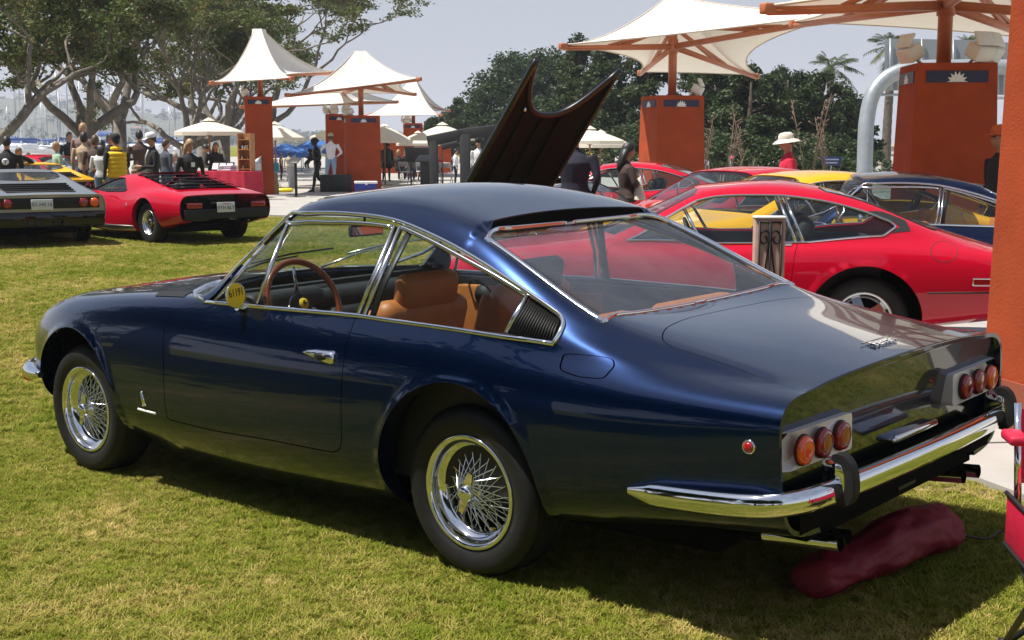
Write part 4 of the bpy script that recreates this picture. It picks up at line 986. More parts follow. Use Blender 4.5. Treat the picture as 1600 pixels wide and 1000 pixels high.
# --- long-bonnet fastback with two seats (one red in front, one red behind, one yellow)
DL = [
 L('-.98 .60 .32, -.5 .62 .26, 0 .66 .22, 2.4 .64 .22, 3.2 .5 .30'),
 L('-.98 .78 .37, -.5 .80 .30, 0 .81 .24, .5 .80 .215, 1.9 .79 .215, 2.4 .78 .26, 2.9 .72 .33, 3.2 .56 .36'),
 L('-.98 .82 .46, -.5 .85 .42, 0 .868 .38, 1.2 .845 .34, 1.9 .84 .35, 2.4 .84 .39, 2.9 .77 .42, 3.24 .56 .44'),
 L('-.98 .835 .56, -.5 .868 .55, 0 .885 .54, 1.2 .862 .51, 1.9 .858 .52, 2.4 .857 .53, 2.9 .79 .53, 3.27 .56 .53'),
 L('-.98 .835 .66, -.5 .868 .68, 0 .882 .69, 1.2 .855 .66, 1.9 .852 .66, 2.4 .85 .66, 2.9 .78 .61, 3.26 .56 .58'),
 L('-.98 .815 .735, -.5 .845 .775, 0 .855 .80, 1.2 .825 .765, 1.9 .828 .755, 2.4 .82 .745, 2.9 .74 .665, 3.22 .54 .60'),
 L('-.98 .775 .765, -.5 .79 .825, 0 .80 .845, .6 .785 .825, 1.2 .775 .805, 1.9 .775 .80, 2.4 .765 .785, 2.9 .67 .695, 3.16 .5 .625'),
 L('-.98 .73 .775, -.5 .745 .855, 0 .765 .885, .6 .755 .868, 1.2 .75 .85, 1.72 .755 .832 | 2.4 .70 .795, 2.9 .6 .705, 3.12 .45 .64'),
 L('-.98 .68 .78, -.5 .70 .885, 0 .71 1.01, .5 .69 1.06, 1.1 .69 1.035, 1.45 .715 .945, 1.72 .735 .858 | 2.4 .63 .80, 2.9 .53 .71, 3.1 .40 .65'),
 L('-.98 .61 .785, -.5 .63 .92, 0 .60 1.125, .45 .565 1.205, .8 .56 1.215, 1.12 .57 1.18, 1.45 .64 1.01, 1.74 .70 .865 | 2.4 .53 .805, 2.9 .44 .715, 3.08 .33 .66'),
 L('-.98 .50 .79, -.5 .53 .935, 0 .49 1.135, .45 .44 1.232, .8 .44 1.24, 1.14 .45 1.205 | 1.45 1.5 .5 1.035, 1.74 1.84 .53 .875 | 2.4 .42 .81, 2.9 .34 .72, 3.06 .25 .66'),
 L('-.98 .27 .795, -.5 .29 .945, 0 .26 1.145, .45 .24 1.247, .8 .24 1.254, 1.14 1.18 .24 1.22 | 1.45 1.56 .26 1.045, 1.74 1.95 .28 .882 | 2.4 .22 .815, 2.9 .18 .725, 3.05 .13 .665'),
 L('-.98 0 .797, -.5 0 .948, 0 0 1.148, .45 0 1.25, .8 0 1.257, 1.14 1.19 0 1.224 | 1.45 1.58 0 1.048, 1.74 1.98 0 .885 | 2.4 0 .818, 2.9 0 .73, 3.05 0 .668'),
]
fast, FS = coupe('fastback_car', 'red two seat fastback close behind the blue coupe, tail cut off by the orange pillar', DL, [(0, .305, .395), (2.4, .31, .38)],
  dict(side=[(1.66, .845), (1.42, .985), (1.18, 1.12), (.9, 1.165), (.55, 1.165), (.25, 1.125), (.0, 1.06), (-.17, .995), (-.21, .96), (-.12, .90), (.4, .85), (1.0, .836)],
       bars=[((.60, 1.165), (.47, .85)), ((.55, 1.165), (.42, .85)), ((1.26, 1.08), (1.12, .84))],
       outlet=[(-.0, 1.06), (-.19, .995), (-.235, .96), (-.17, .915), (-.31, .93), (-.28, 1.0), (-.12, 1.06)],
       door=[(1.78, .80), (1.80, .6), (1.74, .33), (1.60, .30), (.62, .30), (.53, .34), (.50, .6), (.46, .84), (1.0, .825), (1.66, .835)],
       handle=[(.50, .83), (.60, .83), (.68, .83)], ws=[(1.72, 9.3), (1.45, 9.25), (1.18, 9.45), (1.155, 10.2)], rw=[(.30, 10.3), (.26, 9.55), (-.1, 9.4), (-.46, 9.3), (-.50, 9.7)]),
  RED, [(.80, .312, .20, 'star'), (.79, .312, .20, 'star')], dict(belt_t=(5.9, 9), belt_z=.86, cabin=(-.1, 1.75), seat=.75, step=.05))
def lamps(car, S, items, side_=(1, -1)):
    for sd in side_:
        for x, z, w_, h_, mt_, nm, tl in items:
            q = uvxz(S, [(x-w_/2, z-h_/2), (x+w_/2, z-h_/2), (x+w_/2, z+h_/2), (x-w_/2, z+h_/2)], tlim=tl)
            o = nmesh(nm, [patch(S, roundpoly(q, .008, 2), [], .03, offset=.006, lip=.008, sides=(sd,))], [mt_], car)
            c = MB(); trim(c, S, densify(roundpoly(q, .008, 2), .02), .012, .010, 0, sd, closed=True); c.build('bezel', [CHROME], o)
lamps(fast, FS, [(-.78, .60, .14, .045, REDL, 'side_marker', (2, 6))])
def capring(car, S, x, z, r, tl):
    q = uvxz(S, [(x+r*cos(a), z+r*sin(a)*.75) for a in np.linspace(0, 2*pi, 21)[:-1]], tlim=tl)
    c = MB(); trim(c, S, q, .006, .0012, .0, 1, closed=True, prof=3); c.build('filler_cap_seam', [BLACK], car)
capring(fast, FS, -.52, .80, .09, (4, 8))
q = MB()
for sd in (1, -1):
    tmp = uvxz(FS, [(-.42, .52), (-.7, .525), (-.96, .53)], tlim=(1.5, 5)); trim(q, FS, tmp, .012, .003, 0, sd)
q.build('waist_line', [BLACK], fast)
q = MB()
for sd in (1, -1):
    Mx = Matrix.Translation((-.985, .56*sd, .62)) @ Matrix.Rotation(-pi/2, 4, 'Y'); q.lathe([(0, .03), (.045, .025), (.055, 0)], 20, Mx); q.lathe([(0, .03), (.045, .025), (.055, 0)], 20, Matrix.Translation((0, -.14*sd, 0)) @ Mx)
q.build('tail_lamps', [REDL], fast)
def place(o, u0, D0, u1, D1, wb, z=None):
    "rear axle in photo column u0 at depth D0, heading for column u1 at depth D1"
    a = at(u0, D0); b = at(u1, D1); yaw = atan2(b[1]-a[1], b[0]-a[0]); o.location = (a[0], a[1], gz(a[0], a[1]) if z is None else z); o.rotation_euler = (0, 0, yaw); return o
place(fast, 1330, 9.85, 846, 10.25, 2.4)
def another(label, u0, D0, u1, D1, swap=None, group=None, sc=1.0, src=None):
    c = copy_tree(src or fast, None, swap); c['label'] = label; place(c, u0, D0, u1, D1, 2.4); c.scale = (sc,)*3
    if group: c['group'] = group
    elif 'group' in c: del c['group']
    return c
another('red fastback parked farthest back, in front of the middle orange pillar', 1068, 19.3, 826, 19.9)
another('red sports car with a black door mirror, half hidden behind the yellow car roof', 1235, 15.6, 985, 14.2)
another('bright yellow coupe showing its roof and front wing above the red fastback', 1362, 13.2, 1050, 12.5, {'red_paint': YELLOW})
another('red car with its nose showing behind the standing people on the left', 40, 33, 108, 32.2)
another('white car mostly hidden behind the grey and black wedge car', 66, 36, 15, 37.5, {'red_paint': mat('white_paint', (.7, .7, .7), .3, 0, .02, Coat_Weight=1.0)})
gt = copy_tree(hero); gt['label'] = 'dark blue coupe with bright window frames parked behind, partly behind the orange pillar'; gt.matrix_world = Matrix.Identity(4)
place(gt, 1528, 12.3, 1132, 12.6, 2.65, .02); gt.scale = (.93,)*3
# --- low mid-engined coupe in red with slatted rear
ML = [
 L('-.92 .60 .36, -.4 .64 .26, 0 .66 .2, 2.5 .64 .2, 3.35 .5 .26'),
 L('-.92 .74 .36, -.5 .78 .27, 0 .79 .2, .5 .78 .165, 2.0 .77 .165, 2.5 .76 .22, 3.0 .70 .26, 3.4 .50 .30'),
 L('-.92 .78 .42, -.5 .83 .38, 0 .85 .34, .5 .83 .26, 2.0 .81 .26, 2.5 .82 .33, 3.0 .75 .34, 3.44 .50 .35'),
 L('-.92 .80 .50, -.5 .86 .48, 0 .88 .48, .6 .85 .42, 1.9 .83 .42, 2.5 .85 .45, 3.0 .77 .43, 3.46 .50 .40'),
 L('-.92 .80 .59, -.5 .865 .60, 0 .88 .62, .6 .84 .56, 1.9 .82 .56, 2.5 .84 .57, 3.0 .76 .52, 3.46 .50 .45'),
 L('-.92 .78 .68, -.5 .84 .715, 0 .855 .74, .6 .80 .68, 1.9 .79 .66, 2.5 .81 .66, 3.0 .72 .58, 3.44 .48 .48'),
 L('-.92 .73 .735, -.5 .78 .775, 0 .79 .80, .6 .755 .765, 1.2 .745 .73, 1.9 .75 .715, 2.5 .75 .71, 3.0 .66 .62, 3.4 .45 .50'),
 L('-.92 .68 .75, -.5 .72 .80, 0 .73 .83, .6 .72 .83, 1.2 .715 .79, 2.0 .735 .735 | 2.5 .69 .72, 3.0 .59 .635, 3.37 .40 .51'),
 L('-.92 .62 .755, -.5 .65 .815, 0 .66 .86, .5 .655 .925, 1.2 .655 .90, 1.6 .68 .84, 2.03 .72 .74 | 2.5 .61 .725, 3.0 .51 .64, 3.35 .34 .52'),
 L('-.92 .56 .755, -.5 .58 .82, 0 .585 .89, .5 .56 .985, .9 .535 1.025, 1.3 .54 1.0, 1.6 .60 .91, 2.06 .68 .748 | 2.5 .52 .73, 3.0 .42 .65, 3.33 .28 .53'),
 L('-.92 .46 .76, -.5 .50 .828, 0 .50 .91, .5 .46 1.01, .9 .43 1.05, 1.3 .44 1.028 | 1.6 1.65 .49 .93, 2.06 2.2 .52 .76 | 2.5 2.6 .42 .735, 3.0 .34 .655, 3.32 .2 .53'),
 L('-.92 .26 .765, -.5 .28 .832, 0 .27 .915, .5 .25 1.018, .9 .24 1.062, 1.3 1.33 .25 1.042 | 1.6 1.72 .26 .94, 2.06 2.33 .28 .765 | 2.5 2.7 .22 .735, 3.0 .18 .66, 3.31 .1 .535'),
 L('-.92 0 .765, -.5 0 .834, 0 0 .917, .5 0 1.02, .9 0 1.066, 1.3 1.34 0 1.046 | 1.6 1.74 0 .943, 2.06 2.37 0 .767 | 2.5 2.75 0 .735, 3.0 0 .66, 3.31 0 .537'),
]
midc, MS = coupe('wedge_coupe', 'low red mid engined coupe with black slats over its rear, parked on the left', ML, [(0, .32, .385), (2.5, .31, .37)],
  dict(side=[(1.98, .755), (1.72, .84), (1.45, .935), (1.25, .975), (1.05, .975), (.86, .88), (.74, .80), (.85, .775), (1.4, .76)], bars=[],
       door=[(2.02, .74), (2.05, .55), (1.98, .26), (1.85, .22), (.95, .22), (.82, .28), (.80, .6), (.78, .775), (1.4, .75), (1.98, .742)],
       ws=[(2.03, 9.25), (1.6, 9.2), (1.35, 9.4), (1.32, 10.2)], rw=[(.86, 10.2), (.82, 9.55), (.3, 9.35), (-.38, 9.3), (-.42, 10.2)]),
  RED, [(.80, .32, .195, 'star'), (.78, .31, .195, 'star')], dict(belt_t=(5.9, 9), belt_z=.74, cabin=(.75, 2.05), seat=1.15, rear_glass=False, trim=RUBBER, tail_mat=BLACKP, tail_depth=.03))
for k in range(6):
    u = .78-.225*k; sl = MB(); t = np.linspace(9.25, 12, 14); a = MS.ev(np.full(14, u), t); b = MS.ev(np.full(14, u-.15), t); a[:, 2] += .012; b[:, 2] += .035; a = np.vstack([a, (a*[1, -1, 1])[::-1][1:]]); b = np.vstack([b, (b*[1, -1, 1])[::-1][1:]]); n_ = len(a)
    sl.add(np.vstack([a, b, b-[0, 0, .012], a-[0, 0, .012]]), [(r*n_+i, r*n_+i+1, ((r+1) % 4)*n_+i+1, ((r+1) % 4)*n_+i) for r in range(4) for i in range(n_-1)], 0, True); sl.build('slat', [BLACKP], midc)
q = MB(); q.box((.2, 0, .70), (1.3, 1.1, .06)); q.build('engine_bay', [INNER], midc)
def plate(car, x, y, z, w_, h_, lines, top=None):
    p = MB(); p.bbox((x, y, z), (.012, w_, h_), .005); po = p.build('number_plate', [mat('plate_white', (.62, .64, .66), .5, 0, .05)], car)
    for txt, dz, sz, mt_ in lines:
        me = textmesh(txt, sz, .0006); me.materials.append(mt_); e = inst('lettering', me, po); e.matrix_basis = Matrix.Translation((x-.0085, y, z+dz)) @ Matrix(((0, 0, -1, 0), (-1, 0, 0, 0), (0, 1, 0, 0), (0, 0, 0, 1)))
NAVYT = mat('plate_navy', (.02, .03, .12), .6, 0, 0)
plate(midc, -.965, .03, .565, .31, .15, [('9TH BLT', -.012, .078, NAVYT), ('California', .058, .036, mat('plate_red', (.35, .02, .02), .6, 0, 0))])
q = MB()
for sd in (1, -1): q.bbox((-.945, .56*sd, .60), (.02, .26, .085), .01)
q.build('tail_lamps', [REDL], midc)
q = MB(); q.bbox((-.95, 0, .47), (.03, 1.48, .15), .01); q.build('tail_grille', [BLACK], midc)
for sd in (1, -1):
    q = MB(); tmp = uvxz(MS, [(.42, .215), (1.2, .20), (2.1, .215)], tlim=(.3, 3)); trim(q, MS, tmp, .10, .008, 0, sd); q.build('sill', [SILVER], midc)
q = MB(); tmp = uvxz(MS, [(.62, .60), (.60, .565), (.62, .535)], tlim=(2, 6)); trim(q, MS, tmp, .03, .006); q.build('badge', [CHROME], midc)
q = MB(); q.lathe([(0, .03), (.05, .02), (.055, 0), (.05, -.02)], 16, Matrix.Translation((1.93, .80, .80)) @ Matrix.Rotation(pi/2, 4, 'Y')); q.tube([(1.95, .74, .72), (1.93, .79, .77)], .01, 6); q.build('door_mirror', [BLACKP], midc)
Fh3 = np.array([_Fh[0], _Fh[1]]); R3 = np.array([_R[0], _R[1]])
def place_dir(o, u, D, ang, z=None):
    "ang: degrees left of straight-away"
    a = at(u, D); d = Fh3*cos(radians(ang))-R3*sin(radians(ang)); o.location = (a[0], a[1], gz(a[0], a[1]) if z is None else z); o.rotation_euler = (0, 0, atan2(d[1], d[0])); return o
def place_off(o, u, D, ang, ly):
    "like place_dir but (u, D) is the point ly metres to the left of the rear axle centre"
    place_dir(o, u, D, ang); y = o.rotation_euler[2]; o.location.x += ly*sin(y); o.location.y -= ly*cos(y); return o
place_off(midc, 233, 19.9, 45, .80)
# --- grey over black wedge car, tail towards us
BL = [
 L('-.98 .60 .34, -.4 .64 .26, 0 .66 .2, 2.5 .64 .2, 3.3 .5 .26'),
 L('-.98 .80 .30, -.5 .82 .25, 0 .83 .2, .5 .82 .165, 2.0 .81 .165, 2.5 .80 .22, 3.0 .74 .24, 3.4 .58 .26'),
 L('-.98 .85 .40, -.5 .87 .37, 0 .88 .34, .5 .87 .27, 2.0 .85 .27, 2.5 .86 .33, 3.0 .80 .33, 3.42 .60 .32'),
 L('-.99 .87 .52, -.5 .90 .49, 0 .905 .48, .6 .89 .44, 1.9 .87 .44, 2.5 .87 .45, 3.0 .82 .42, 3.43 .60 .38'),
 L('-1.0 .87 .58, -.5 .90 .58, 0 .905 .58, .6 .88 .56, 1.9 .86 .54, 2.5 .86 .53, 3.0 .81 .48, 3.42 .60 .40'),
 L('-1.0 .86 .68, -.5 .885 .70, 0 .89 .72, .6 .86 .70, 1.9 .84 .67, 2.5 .84 .65, 3.0 .78 .56, 3.40 .58 .44'),
 L('-.98 .83 .755, -.5 .845 .80, 0 .85 .83, .6 .82 .82, 1.2 .80 .79, 1.9 .80 .74, 2.5 .79 .70, 3.0 .72 .60, 3.38 .55 .46'),
 L('-.97 .78 .775, -.5 .79 .83, 0 .79 .87, .6 .775 .87, 1.2 .765 .83, 1.95 .77 .755 | 2.5 .73 .715, 3.0 .65 .61, 3.36 .5 .47'),
 L('-.97 .71 .78, -.5 .72 .85, 0 .72 .92, .5 .71 .97, 1.1 .70 .94, 1.5 .72 .88, 2.0 .75 .765 | 2.5 .65 .72, 3.0 .56 .615, 3.34 .42 .48'),
 L('-.97 .64 .78, -.5 .65 .86, 0 .63 .97, .5 .60 1.06, .85 .59 1.075, 1.15 .60 1.05, 1.5 .64 .95, 2.04 .70 .772 | 2.5 .55 .725, 3.0 .46 .62, 3.33 .34 .49'),
 L('-.97 .54 .78, -.5 .54 .845, 0 .52 .92, .3 .50 1.0, .5 .49 1.085, .85 .48 1.10, 1.15 1.17 .49 1.075 | 1.5 1.57 .52 .97, 2.04 2.18 .54 .785 | 2.5 2.6 .44 .73, 3.0 .37 .625, 3.32 .24 .49'),
 L('-.97 .28 .785, -.5 .29 .84, 0 .28 .885, .3 .26 .98, .5 .26 1.095, .85 .26 1.112, 1.15 1.19 .26 1.088 | 1.5 1.63 .28 .98, 2.04 2.3 .29 .79 | 2.5 2.7 .23 .735, 3.0 .2 .63, 3.31 .12 .495'),
 L('-.97 0 .787, -.5 0 .84, 0 0 .88, .3 0 .975, .5 0 1.098, .85 0 1.116, 1.15 1.2 0 1.092 | 1.5 1.65 0 .983, 2.04 2.33 0 .792 | 2.5 2.72 0 .737, 3.0 0 .63, 3.31 0 .497'),
]
box, BS = coupe('wedge_car', 'grey over black wedge shaped car at the left edge, tail towards us', BL, [(0, .32, .39), (2.5, .31, .37)],
  dict(side=[(1.95, .775), (1.55, .90), (1.25, 1.0), (1.05, 1.03), (.6, 1.03), (.3, .97), (.2, .91), (.6, .885), (1.2, .845)], bars=[((.66, 1.03), (.62, .885))],
       ws=[(2.02, 9.25), (1.5, 9.2), (1.2, 9.4), (1.17, 10.2)], rw=[(.47, 10.2), (.45, 9.7), (.40, 9.65), (.28, 9.7), (.26, 10.2)]),
  SILVER, [(.83, .32, .19, 'star'), (.81, .31, .19, 'star')], dict(belt_t=(5.9, 9), belt_z=.76, cabin=(.3, 2.05), seat=1.0, lower=3.45, lower_mat=BLACKP, trim=RUBBER, tail_mat=SILVER, tail_depth=.02))
q = MB(); q.bbox((-.985, 0, .655), (.03, 1.55, .16), .012); q.build('lamp_panel', [BLACK], box)
q = MB(); q.bbox((-.985, 0, .42), (.06, 1.70, .22), .03); q.build('rear_bumper', [BLACKP], box)
for sd in (1, -1):
    for yl, mt_, nm in ((.70, ORANGEL, 'orange_lens'), (.54, REDL, 'red_lens')):
        q = MB(); q.lathe([(0, .03), (.05, .027), (.068, .01), (.07, 0)], 24, Matrix.Translation((-1.0, yl*sd, .655)) @ Matrix.Rotation(-pi/2, 4, 'Y')); q.build(nm, [mt_], box)
plate(box, -1.02, .06, .635, .31, .155, [('01-HK16', .0, .078, NAVYT)])
for k in range(5):
    q = MB(); q.bbox((-.22-.13*k, 0, .895-.026*k+.015), (.07, 1.0, .03), .01, ry=.12); q.build('deck_slat', [RUBBER], box)
q = MB()
for y in (.25, .13): q.tube([(-.9, y, .36), (-1.08, y, .36)], .035, 12); q.tube([(-.9, -y, .36), (-1.08, -y, .36)], .035, 12)
q.build('exhaust_pipes', [DARKM], box)
place_dir(box, 50, 19.9, 33)
spd = copy_tree(box, None, {'silver_paint': YELLOW, 'black_paint': YELLOW, 'orange_lens': REDL}); spd['label'] = 'yellow open car with round red tail lamps behind the grey and black wedge car'
place_dir(spd, 72, 27.5, 40)
q = MB(); q.tube([(.55, .62*cos(a)*.5+.3, .95+.28*sin(a)) for a in np.linspace(0, pi, 13)], .05, 8); q.build('roll_hoop', [RUBBER], spd)
# --- raised black clamshell bonnet over a low black car behind the red fastback
blk = another('black car with its big bonnet raised, standing behind the roof of the blue coupe', 905, 16.6, 800, 18.3, {'red_paint': BLACKP}, None, .84)
def clam():
    "the panel is given by its four corners; it is curved across, with a deep round cut-out in the leading edge"
    A, B = atv(722, 300, 13.6), atv(842, 322, 14.3); C_, Dd = atv(969, 108, 13.4), atv(838, 92, 12.6)
    mb = MB(); nu, nv = 20, 18; nrm = np.cross(B-A, Dd-A); nrm /= np.linalg.norm(nrm)
    if np.dot(nrm, CAM-A) < 0: nrm = -nrm
    V = []; V2 = []
    for i in range(nu+1):
        f = i/nu; e = 2*f-1; cut = 1-.40*(1-abs(e)**2.4)
        for j in range(nv+1):
            g = j/nv*cut; p = (A*(1-f)+B*f)*(1-g)+(Dd*(1-f)+C_*f)*g; bow = -.13*(1-e*e)*(.4+.6*g)
            V.append(p+nrm*bow); V2.append(p+nrm*(bow-.05))
    F = [(i*(nv+1)+j, (i+1)*(nv+1)+j, (i+1)*(nv+1)+j+1, i*(nv+1)+j+1) for i in range(nu) for j in range(nv)]
    n = len(V); mb.add(V, F, 0, True); mb.add(V2, [f[::-1] for f in F], 1, True)
    rim = [(i*(nv+1)+nv) for i in range(nu+1)]; lf_ = list(range(nv+1)); rg = [nu*(nv+1)+j for j in range(nv+1)]
    for ed in (rim, lf_, rg):
        mb.add([V[k] for k in ed]+[V2[k] for k in ed], [(k, k+1, len(ed)+k+1, len(ed)+k) for k in range(len(ed)-1)], 1, True)
    o = mb.build('raised_bonnet', [mat('bonnet_underside', (.004, .004, .003), .7, 0, .5, 3, .2, 30, .01, Specular_IOR_Level=.12), BLACKP]); edge = MB(); edge.tube([V[k]+nrm*.01 for k in rim], .030, 10); edge.tube([V[k]+nrm*.01 for k in lf_], .03, 8); edge.tube([V[k]+nrm*.01 for k in rg], .02, 8); eo = edge.build('bonnet_edge', [mat('bonnet_rim_black', (.006, .006, .007), .35, 0, .2)])
    rb = MB()
    for f in (.27, .5, .73): rb.tube([np.array(V[int(f*nu)*(nv+1)+j])+nrm*.012 for j in range(nv)], .022, 6)
    ro = rb.build('stiffening_rib', [MATS['bonnet_underside']])
    ct = MB(); k = int(.22*nu)*(nv+1)+nv-2; ct.bbox(tuple(np.array(V[k])+nrm*.03), (.16, .03, .04), .01, rz=-.7); co = ct.build('latch', [SATIN])
    inv = blk.matrix_basis.inverted()
    for q_ in (o, eo, ro, co): q_.parent = blk; q_.matrix_parent_inverse = inv
clam()
# ---------------------------------------------------------------- orange pillars with tent canopies
STUCCO = mat('terracotta_stucco', (.34, .060, .020), .9, 0, .16, 2.2, .5, 60, .008, Specular_IOR_Level=.15)
ORSTEEL = mat('orange_steel', (.44, .135, .055), .45, 0, .08, 8)
TENT = None
def tentmat(name='tent_fabric', col=(.80, .77, .71), tr=.15):
    m, n, b, o = nmat(name); t = noise(n, 3, 6); r = ramp(n, t.outputs[0], [(.3, tuple(c*.93 for c in col)), (.7, col)]); n.links.new(r.outputs[0], b.inputs['Base Color']); b.inputs['Roughness'].default_value = .75; b.inputs['Specular IOR Level'].default_value = .2
    tl = n.nodes.new('ShaderNodeBsdfTranslucent'); tl.inputs[0].default_value = (col[0], col[1]*.95, col[2]*.82, 1); ms = n.nodes.new('ShaderNodeMixShader'); ms.inputs[0].default_value = tr
    n.links.new(b.outputs[0], ms.inputs[1]); n.links.new(tl.outputs[0], ms.inputs[2]); n.links.new(ms.outputs[0], o.inputs[0]); return m
TENT = tentmat(); CANVAS = tentmat('umbrella_canvas', (.80, .76, .66), .30)
TILEB = mat('navy_tile', (.012, .012, .05), .4, 0, .15, 20); SUNW = mat('white_sunburst', (.72, .70, .66), .6, 0, .05); LAMPW = mat('cream_lamp', (.66, .62, .56), .55, 0, .06)
STEELG = mat('grey_steel', (.33, .36, .38), .4, .4, .1, 6)
def pillar(name_label, p, h, w_, rz, taper=.93, band=True, base_z=None, floods=2, group='orange pillars', fl=None):
    "square tapering stucco pillar; tile bands with a half sun on each face"
    z0 = gz(p[0], p[1])-.05 if base_z is None else base_z
    t = thing('pillar', name_label, 'pillar', (p[0], p[1], z0), rz, group); H = h
    s = MB(); a, b_ = w_/2, w_/2*taper
    V = [(x*a, y*a, 0) for x, y in ((-1, -1), (1, -1), (1, 1), (-1, 1))]+[(x*b_, y*b_, H) for x, y in ((-1, -1), (1, -1), (1, 1), (-1, 1))]
    bm = bmesh.new(); vs = [bm.verts.new(v) for v in V]
    for f in [(0, 3, 2, 1), (4, 5, 6, 7), (0, 1, 5, 4), (1, 2, 6, 5), (2, 3, 7, 6), (3, 0, 4, 7)]: bm.faces.new([vs[i] for i in f])
    bmesh.ops.bevel(bm, geom=list(bm.edges), offset=.012, segments=2, affect='EDGES', profile=.5); bm.verts.index_update()
    s.add([v.co for v in bm.verts], [[v.index for v in f.verts] for f in bm.faces], 0, False); bm.free(); s.build('shaft', [STUCCO], t)
    if band:
        for k in range(4):
            M = Matrix.Rotation(k*pi/2, 4, 'Z'); q = MB(); zc = H-.155; hw = w_*taper*.385; yy = -(b_+(a-b_)*.155/H)-.004
            Mf = M @ Matrix(((1, 0, 0, 0), (0, 0, 1, yy), (0, 1, 0, zc), (0, 0, 0, 1)))
            q.prism([(-hw, -.065), (hw, -.065), (hw, .065), (-hw, .065)], -.006, .004, Mf); bo = q.build('tile_band', [TILEB], t)
            q = MB(); pts = [(-.115, -.06)]
            for i in range(15): an = pi*i/14; rr = .118 if i % 2 == 0 else .075; pts.append((-rr*cos(an), -.06+rr*sin(an)*1.02))
            pts.append((.115, -.06)); q.prism(pts, -.012, -.005, Mf); q.build('sun_tile', [SUNW], bo)
    for k in range(floods if fl is None else len(fl)):
        ang = (fl[k] if fl else (20+110*k)); f = MB(); ca, sa = cos(radians(ang)), sin(radians(ang)); c = Vector((ca*w_*.48, sa*w_*.48, H+.12))
        f.bbox(tuple(c), (.20, .26, .17), .02, rz=radians(ang), ry=.5); f.bbox(tuple(c+Vector((ca*.07, sa*.07, .14))), (.03, .28, .17), .01, rz=radians(ang), ry=-.45); f.tube([(ca*w_*.3, sa*w_*.3, H-.02), tuple(c)], .02, 6); f.build('floodlight', [LAMPW], t)
    return t, H
def canopy(label, post, z0, zarm, zpk, corners, mid_drop=.0, sag=.22, group='tent canopies', post_r=.085, cone=1.7, n_rad=10):
    "tensile membrane: peak over the post, curving down to corner points held by steel arms; corners: absolute 3-D points, in order"
    t = thing('canopy', label, 'canopy', (post[0], post[1], 0), 0, group); P0 = Vector((post[0], post[1], 0))
    m = MB(); m.tube([(0, 0, z0), (0, 0, zpk-.15)], post_r, 16); m.tube([(0, 0, z0-.02), (0, 0, z0+.05)], post_r*1.7, 12); m.tube([(0, 0, zarm-.12), (0, 0, zarm+.14)], post_r*1.25, 14); m.build('post', [ORSTEEL], t)
    C_ = [Vector(c)-P0 for c in corners]; nC = len(C_); pk = Vector((0, 0, zpk))
    for c in C_:
        a = MB(); tip = c-Vector((0, 0, .06)); r0 = Vector((0, 0, zarm)); a.tube([r0, tip], [.062, .045], 10); d = (tip-r0)
        up0 = Vector((0, 0, min(zarm+(zpk-zarm)*.42, zarm+.55)))
        for sgn in (1, -1):
            sd = Vector((-d.y, d.x, 0)).normalized()*.0; a.tube([up0, r0+d*(.60 if sgn > 0 else .48)+Vector((0, 0, .03))], .034, 8)
        a.bbox(tuple(tip+Vector((0, 0, .03))), (.16, .12, .12), .02, rz=atan2(d.y, d.x)); a.build('arm', [ORSTEEL], t)
    # membrane
    fb = MB(); per = 12; ring = []
    for i in range(nC):
        a, b = C_[i], C_[(i+1) % nC]; mid = (a+b)/2; inw = Vector((-mid.x, -mid.y, 0)); L_ = (b-a).length
        for k in range(per):
            f = k/per; e = 4*f*(1-f); ring.append(a*(1-f)+b*f+inw.normalized()*sag*L_*e*.75+Vector((0, 0, 1))*e*mid_drop)
    n = len(ring); V = []; r_top = .20
    for i in range(n_rad+1):
        s_ = i/n_rad
        for p in ring:
            d = Vector((p.x, p.y, 0)); dn = d.normalized(); q = dn*r_top*(1-s_)+d*s_; z = p.z+(zpk-p.z)*(1-s_)**cone; V.append((q.x, q.y, z))
    fb.add(V, [(i*n+k, i*n+(k+1) % n, (i+1)*n+(k+1) % n, (i+1)*n+k) for i in range(n_rad) for k in range(n)], 0, True); fb.add([V[k] for k in range(n)], [tuple(range(n))], 0); mem = fb.build('membrane', [TENT], t)
    sm = MB()
    for i in range(nC):
        sm.tube([Vector(V[r*n+i*per])+Vector((0, 0, .004)) for r in range(n_rad+1)], .012, 5)
    sm.tube([Vector(V[n_rad*n+k]) for k in range(n)]+[Vector(V[n_rad*n])], .016, 6); sm.build('seam_cable', [mat('cream_webbing', (.6, .52, .44), .7, 0, .1)], mem)
    return t
def pil_at(u, D, off): p = at(u, D); return p, face(p)+pi/2+radians(off)
# near pillar at the right edge: its left side runs up the frame
d = gpx(1535, 735); pn = Vector((d[0], d[1], 0))+Vector((_R[0], _R[1], 0))*.98+Vector((_Fh[0], _Fh[1], 0))*.50
tn, _ = pillar('tall orange stucco pillar cropped by the right edge, beside the blue tail', pn, 3.2, 1.12, YAW-pi/2+radians(14), .90, True, None, 0)
st = MB(); st.box((0, 0, .17), (1.135, 1.135, .34)); st.build('plinth', [mat('plinth_stucco', (.25, .06, .03), .9, 0, .12, 4, .3, 60, .005)], tn)
p4, r4 = pil_at(1466, 15.3, 14); pillar('orange pillar with sun tile band behind the dark blue coupe roof', p4, 2.47, 1.03, r4, .86, floods=0, fl=[200, 300, 20, -35])
p3, r3 = pil_at(1047, 26, 22); pillar('orange pillar in the middle behind the red fastbacks', p3, 2.50, 1.06, r3, .90, fl=[-35, -10])
p2, r2 = pil_at(567, 41.5, 6); pillar('orange pillar beside the blue and white cooler', p2, 2.45, 1.08, r2, .96, fl=[190, 215])
p1, r1 = pil_at(407, 38.5, 1); pillar('orange pillar behind the red cloth table and boxes', p1, 2.93, .80, r1, .98, fl=[190])
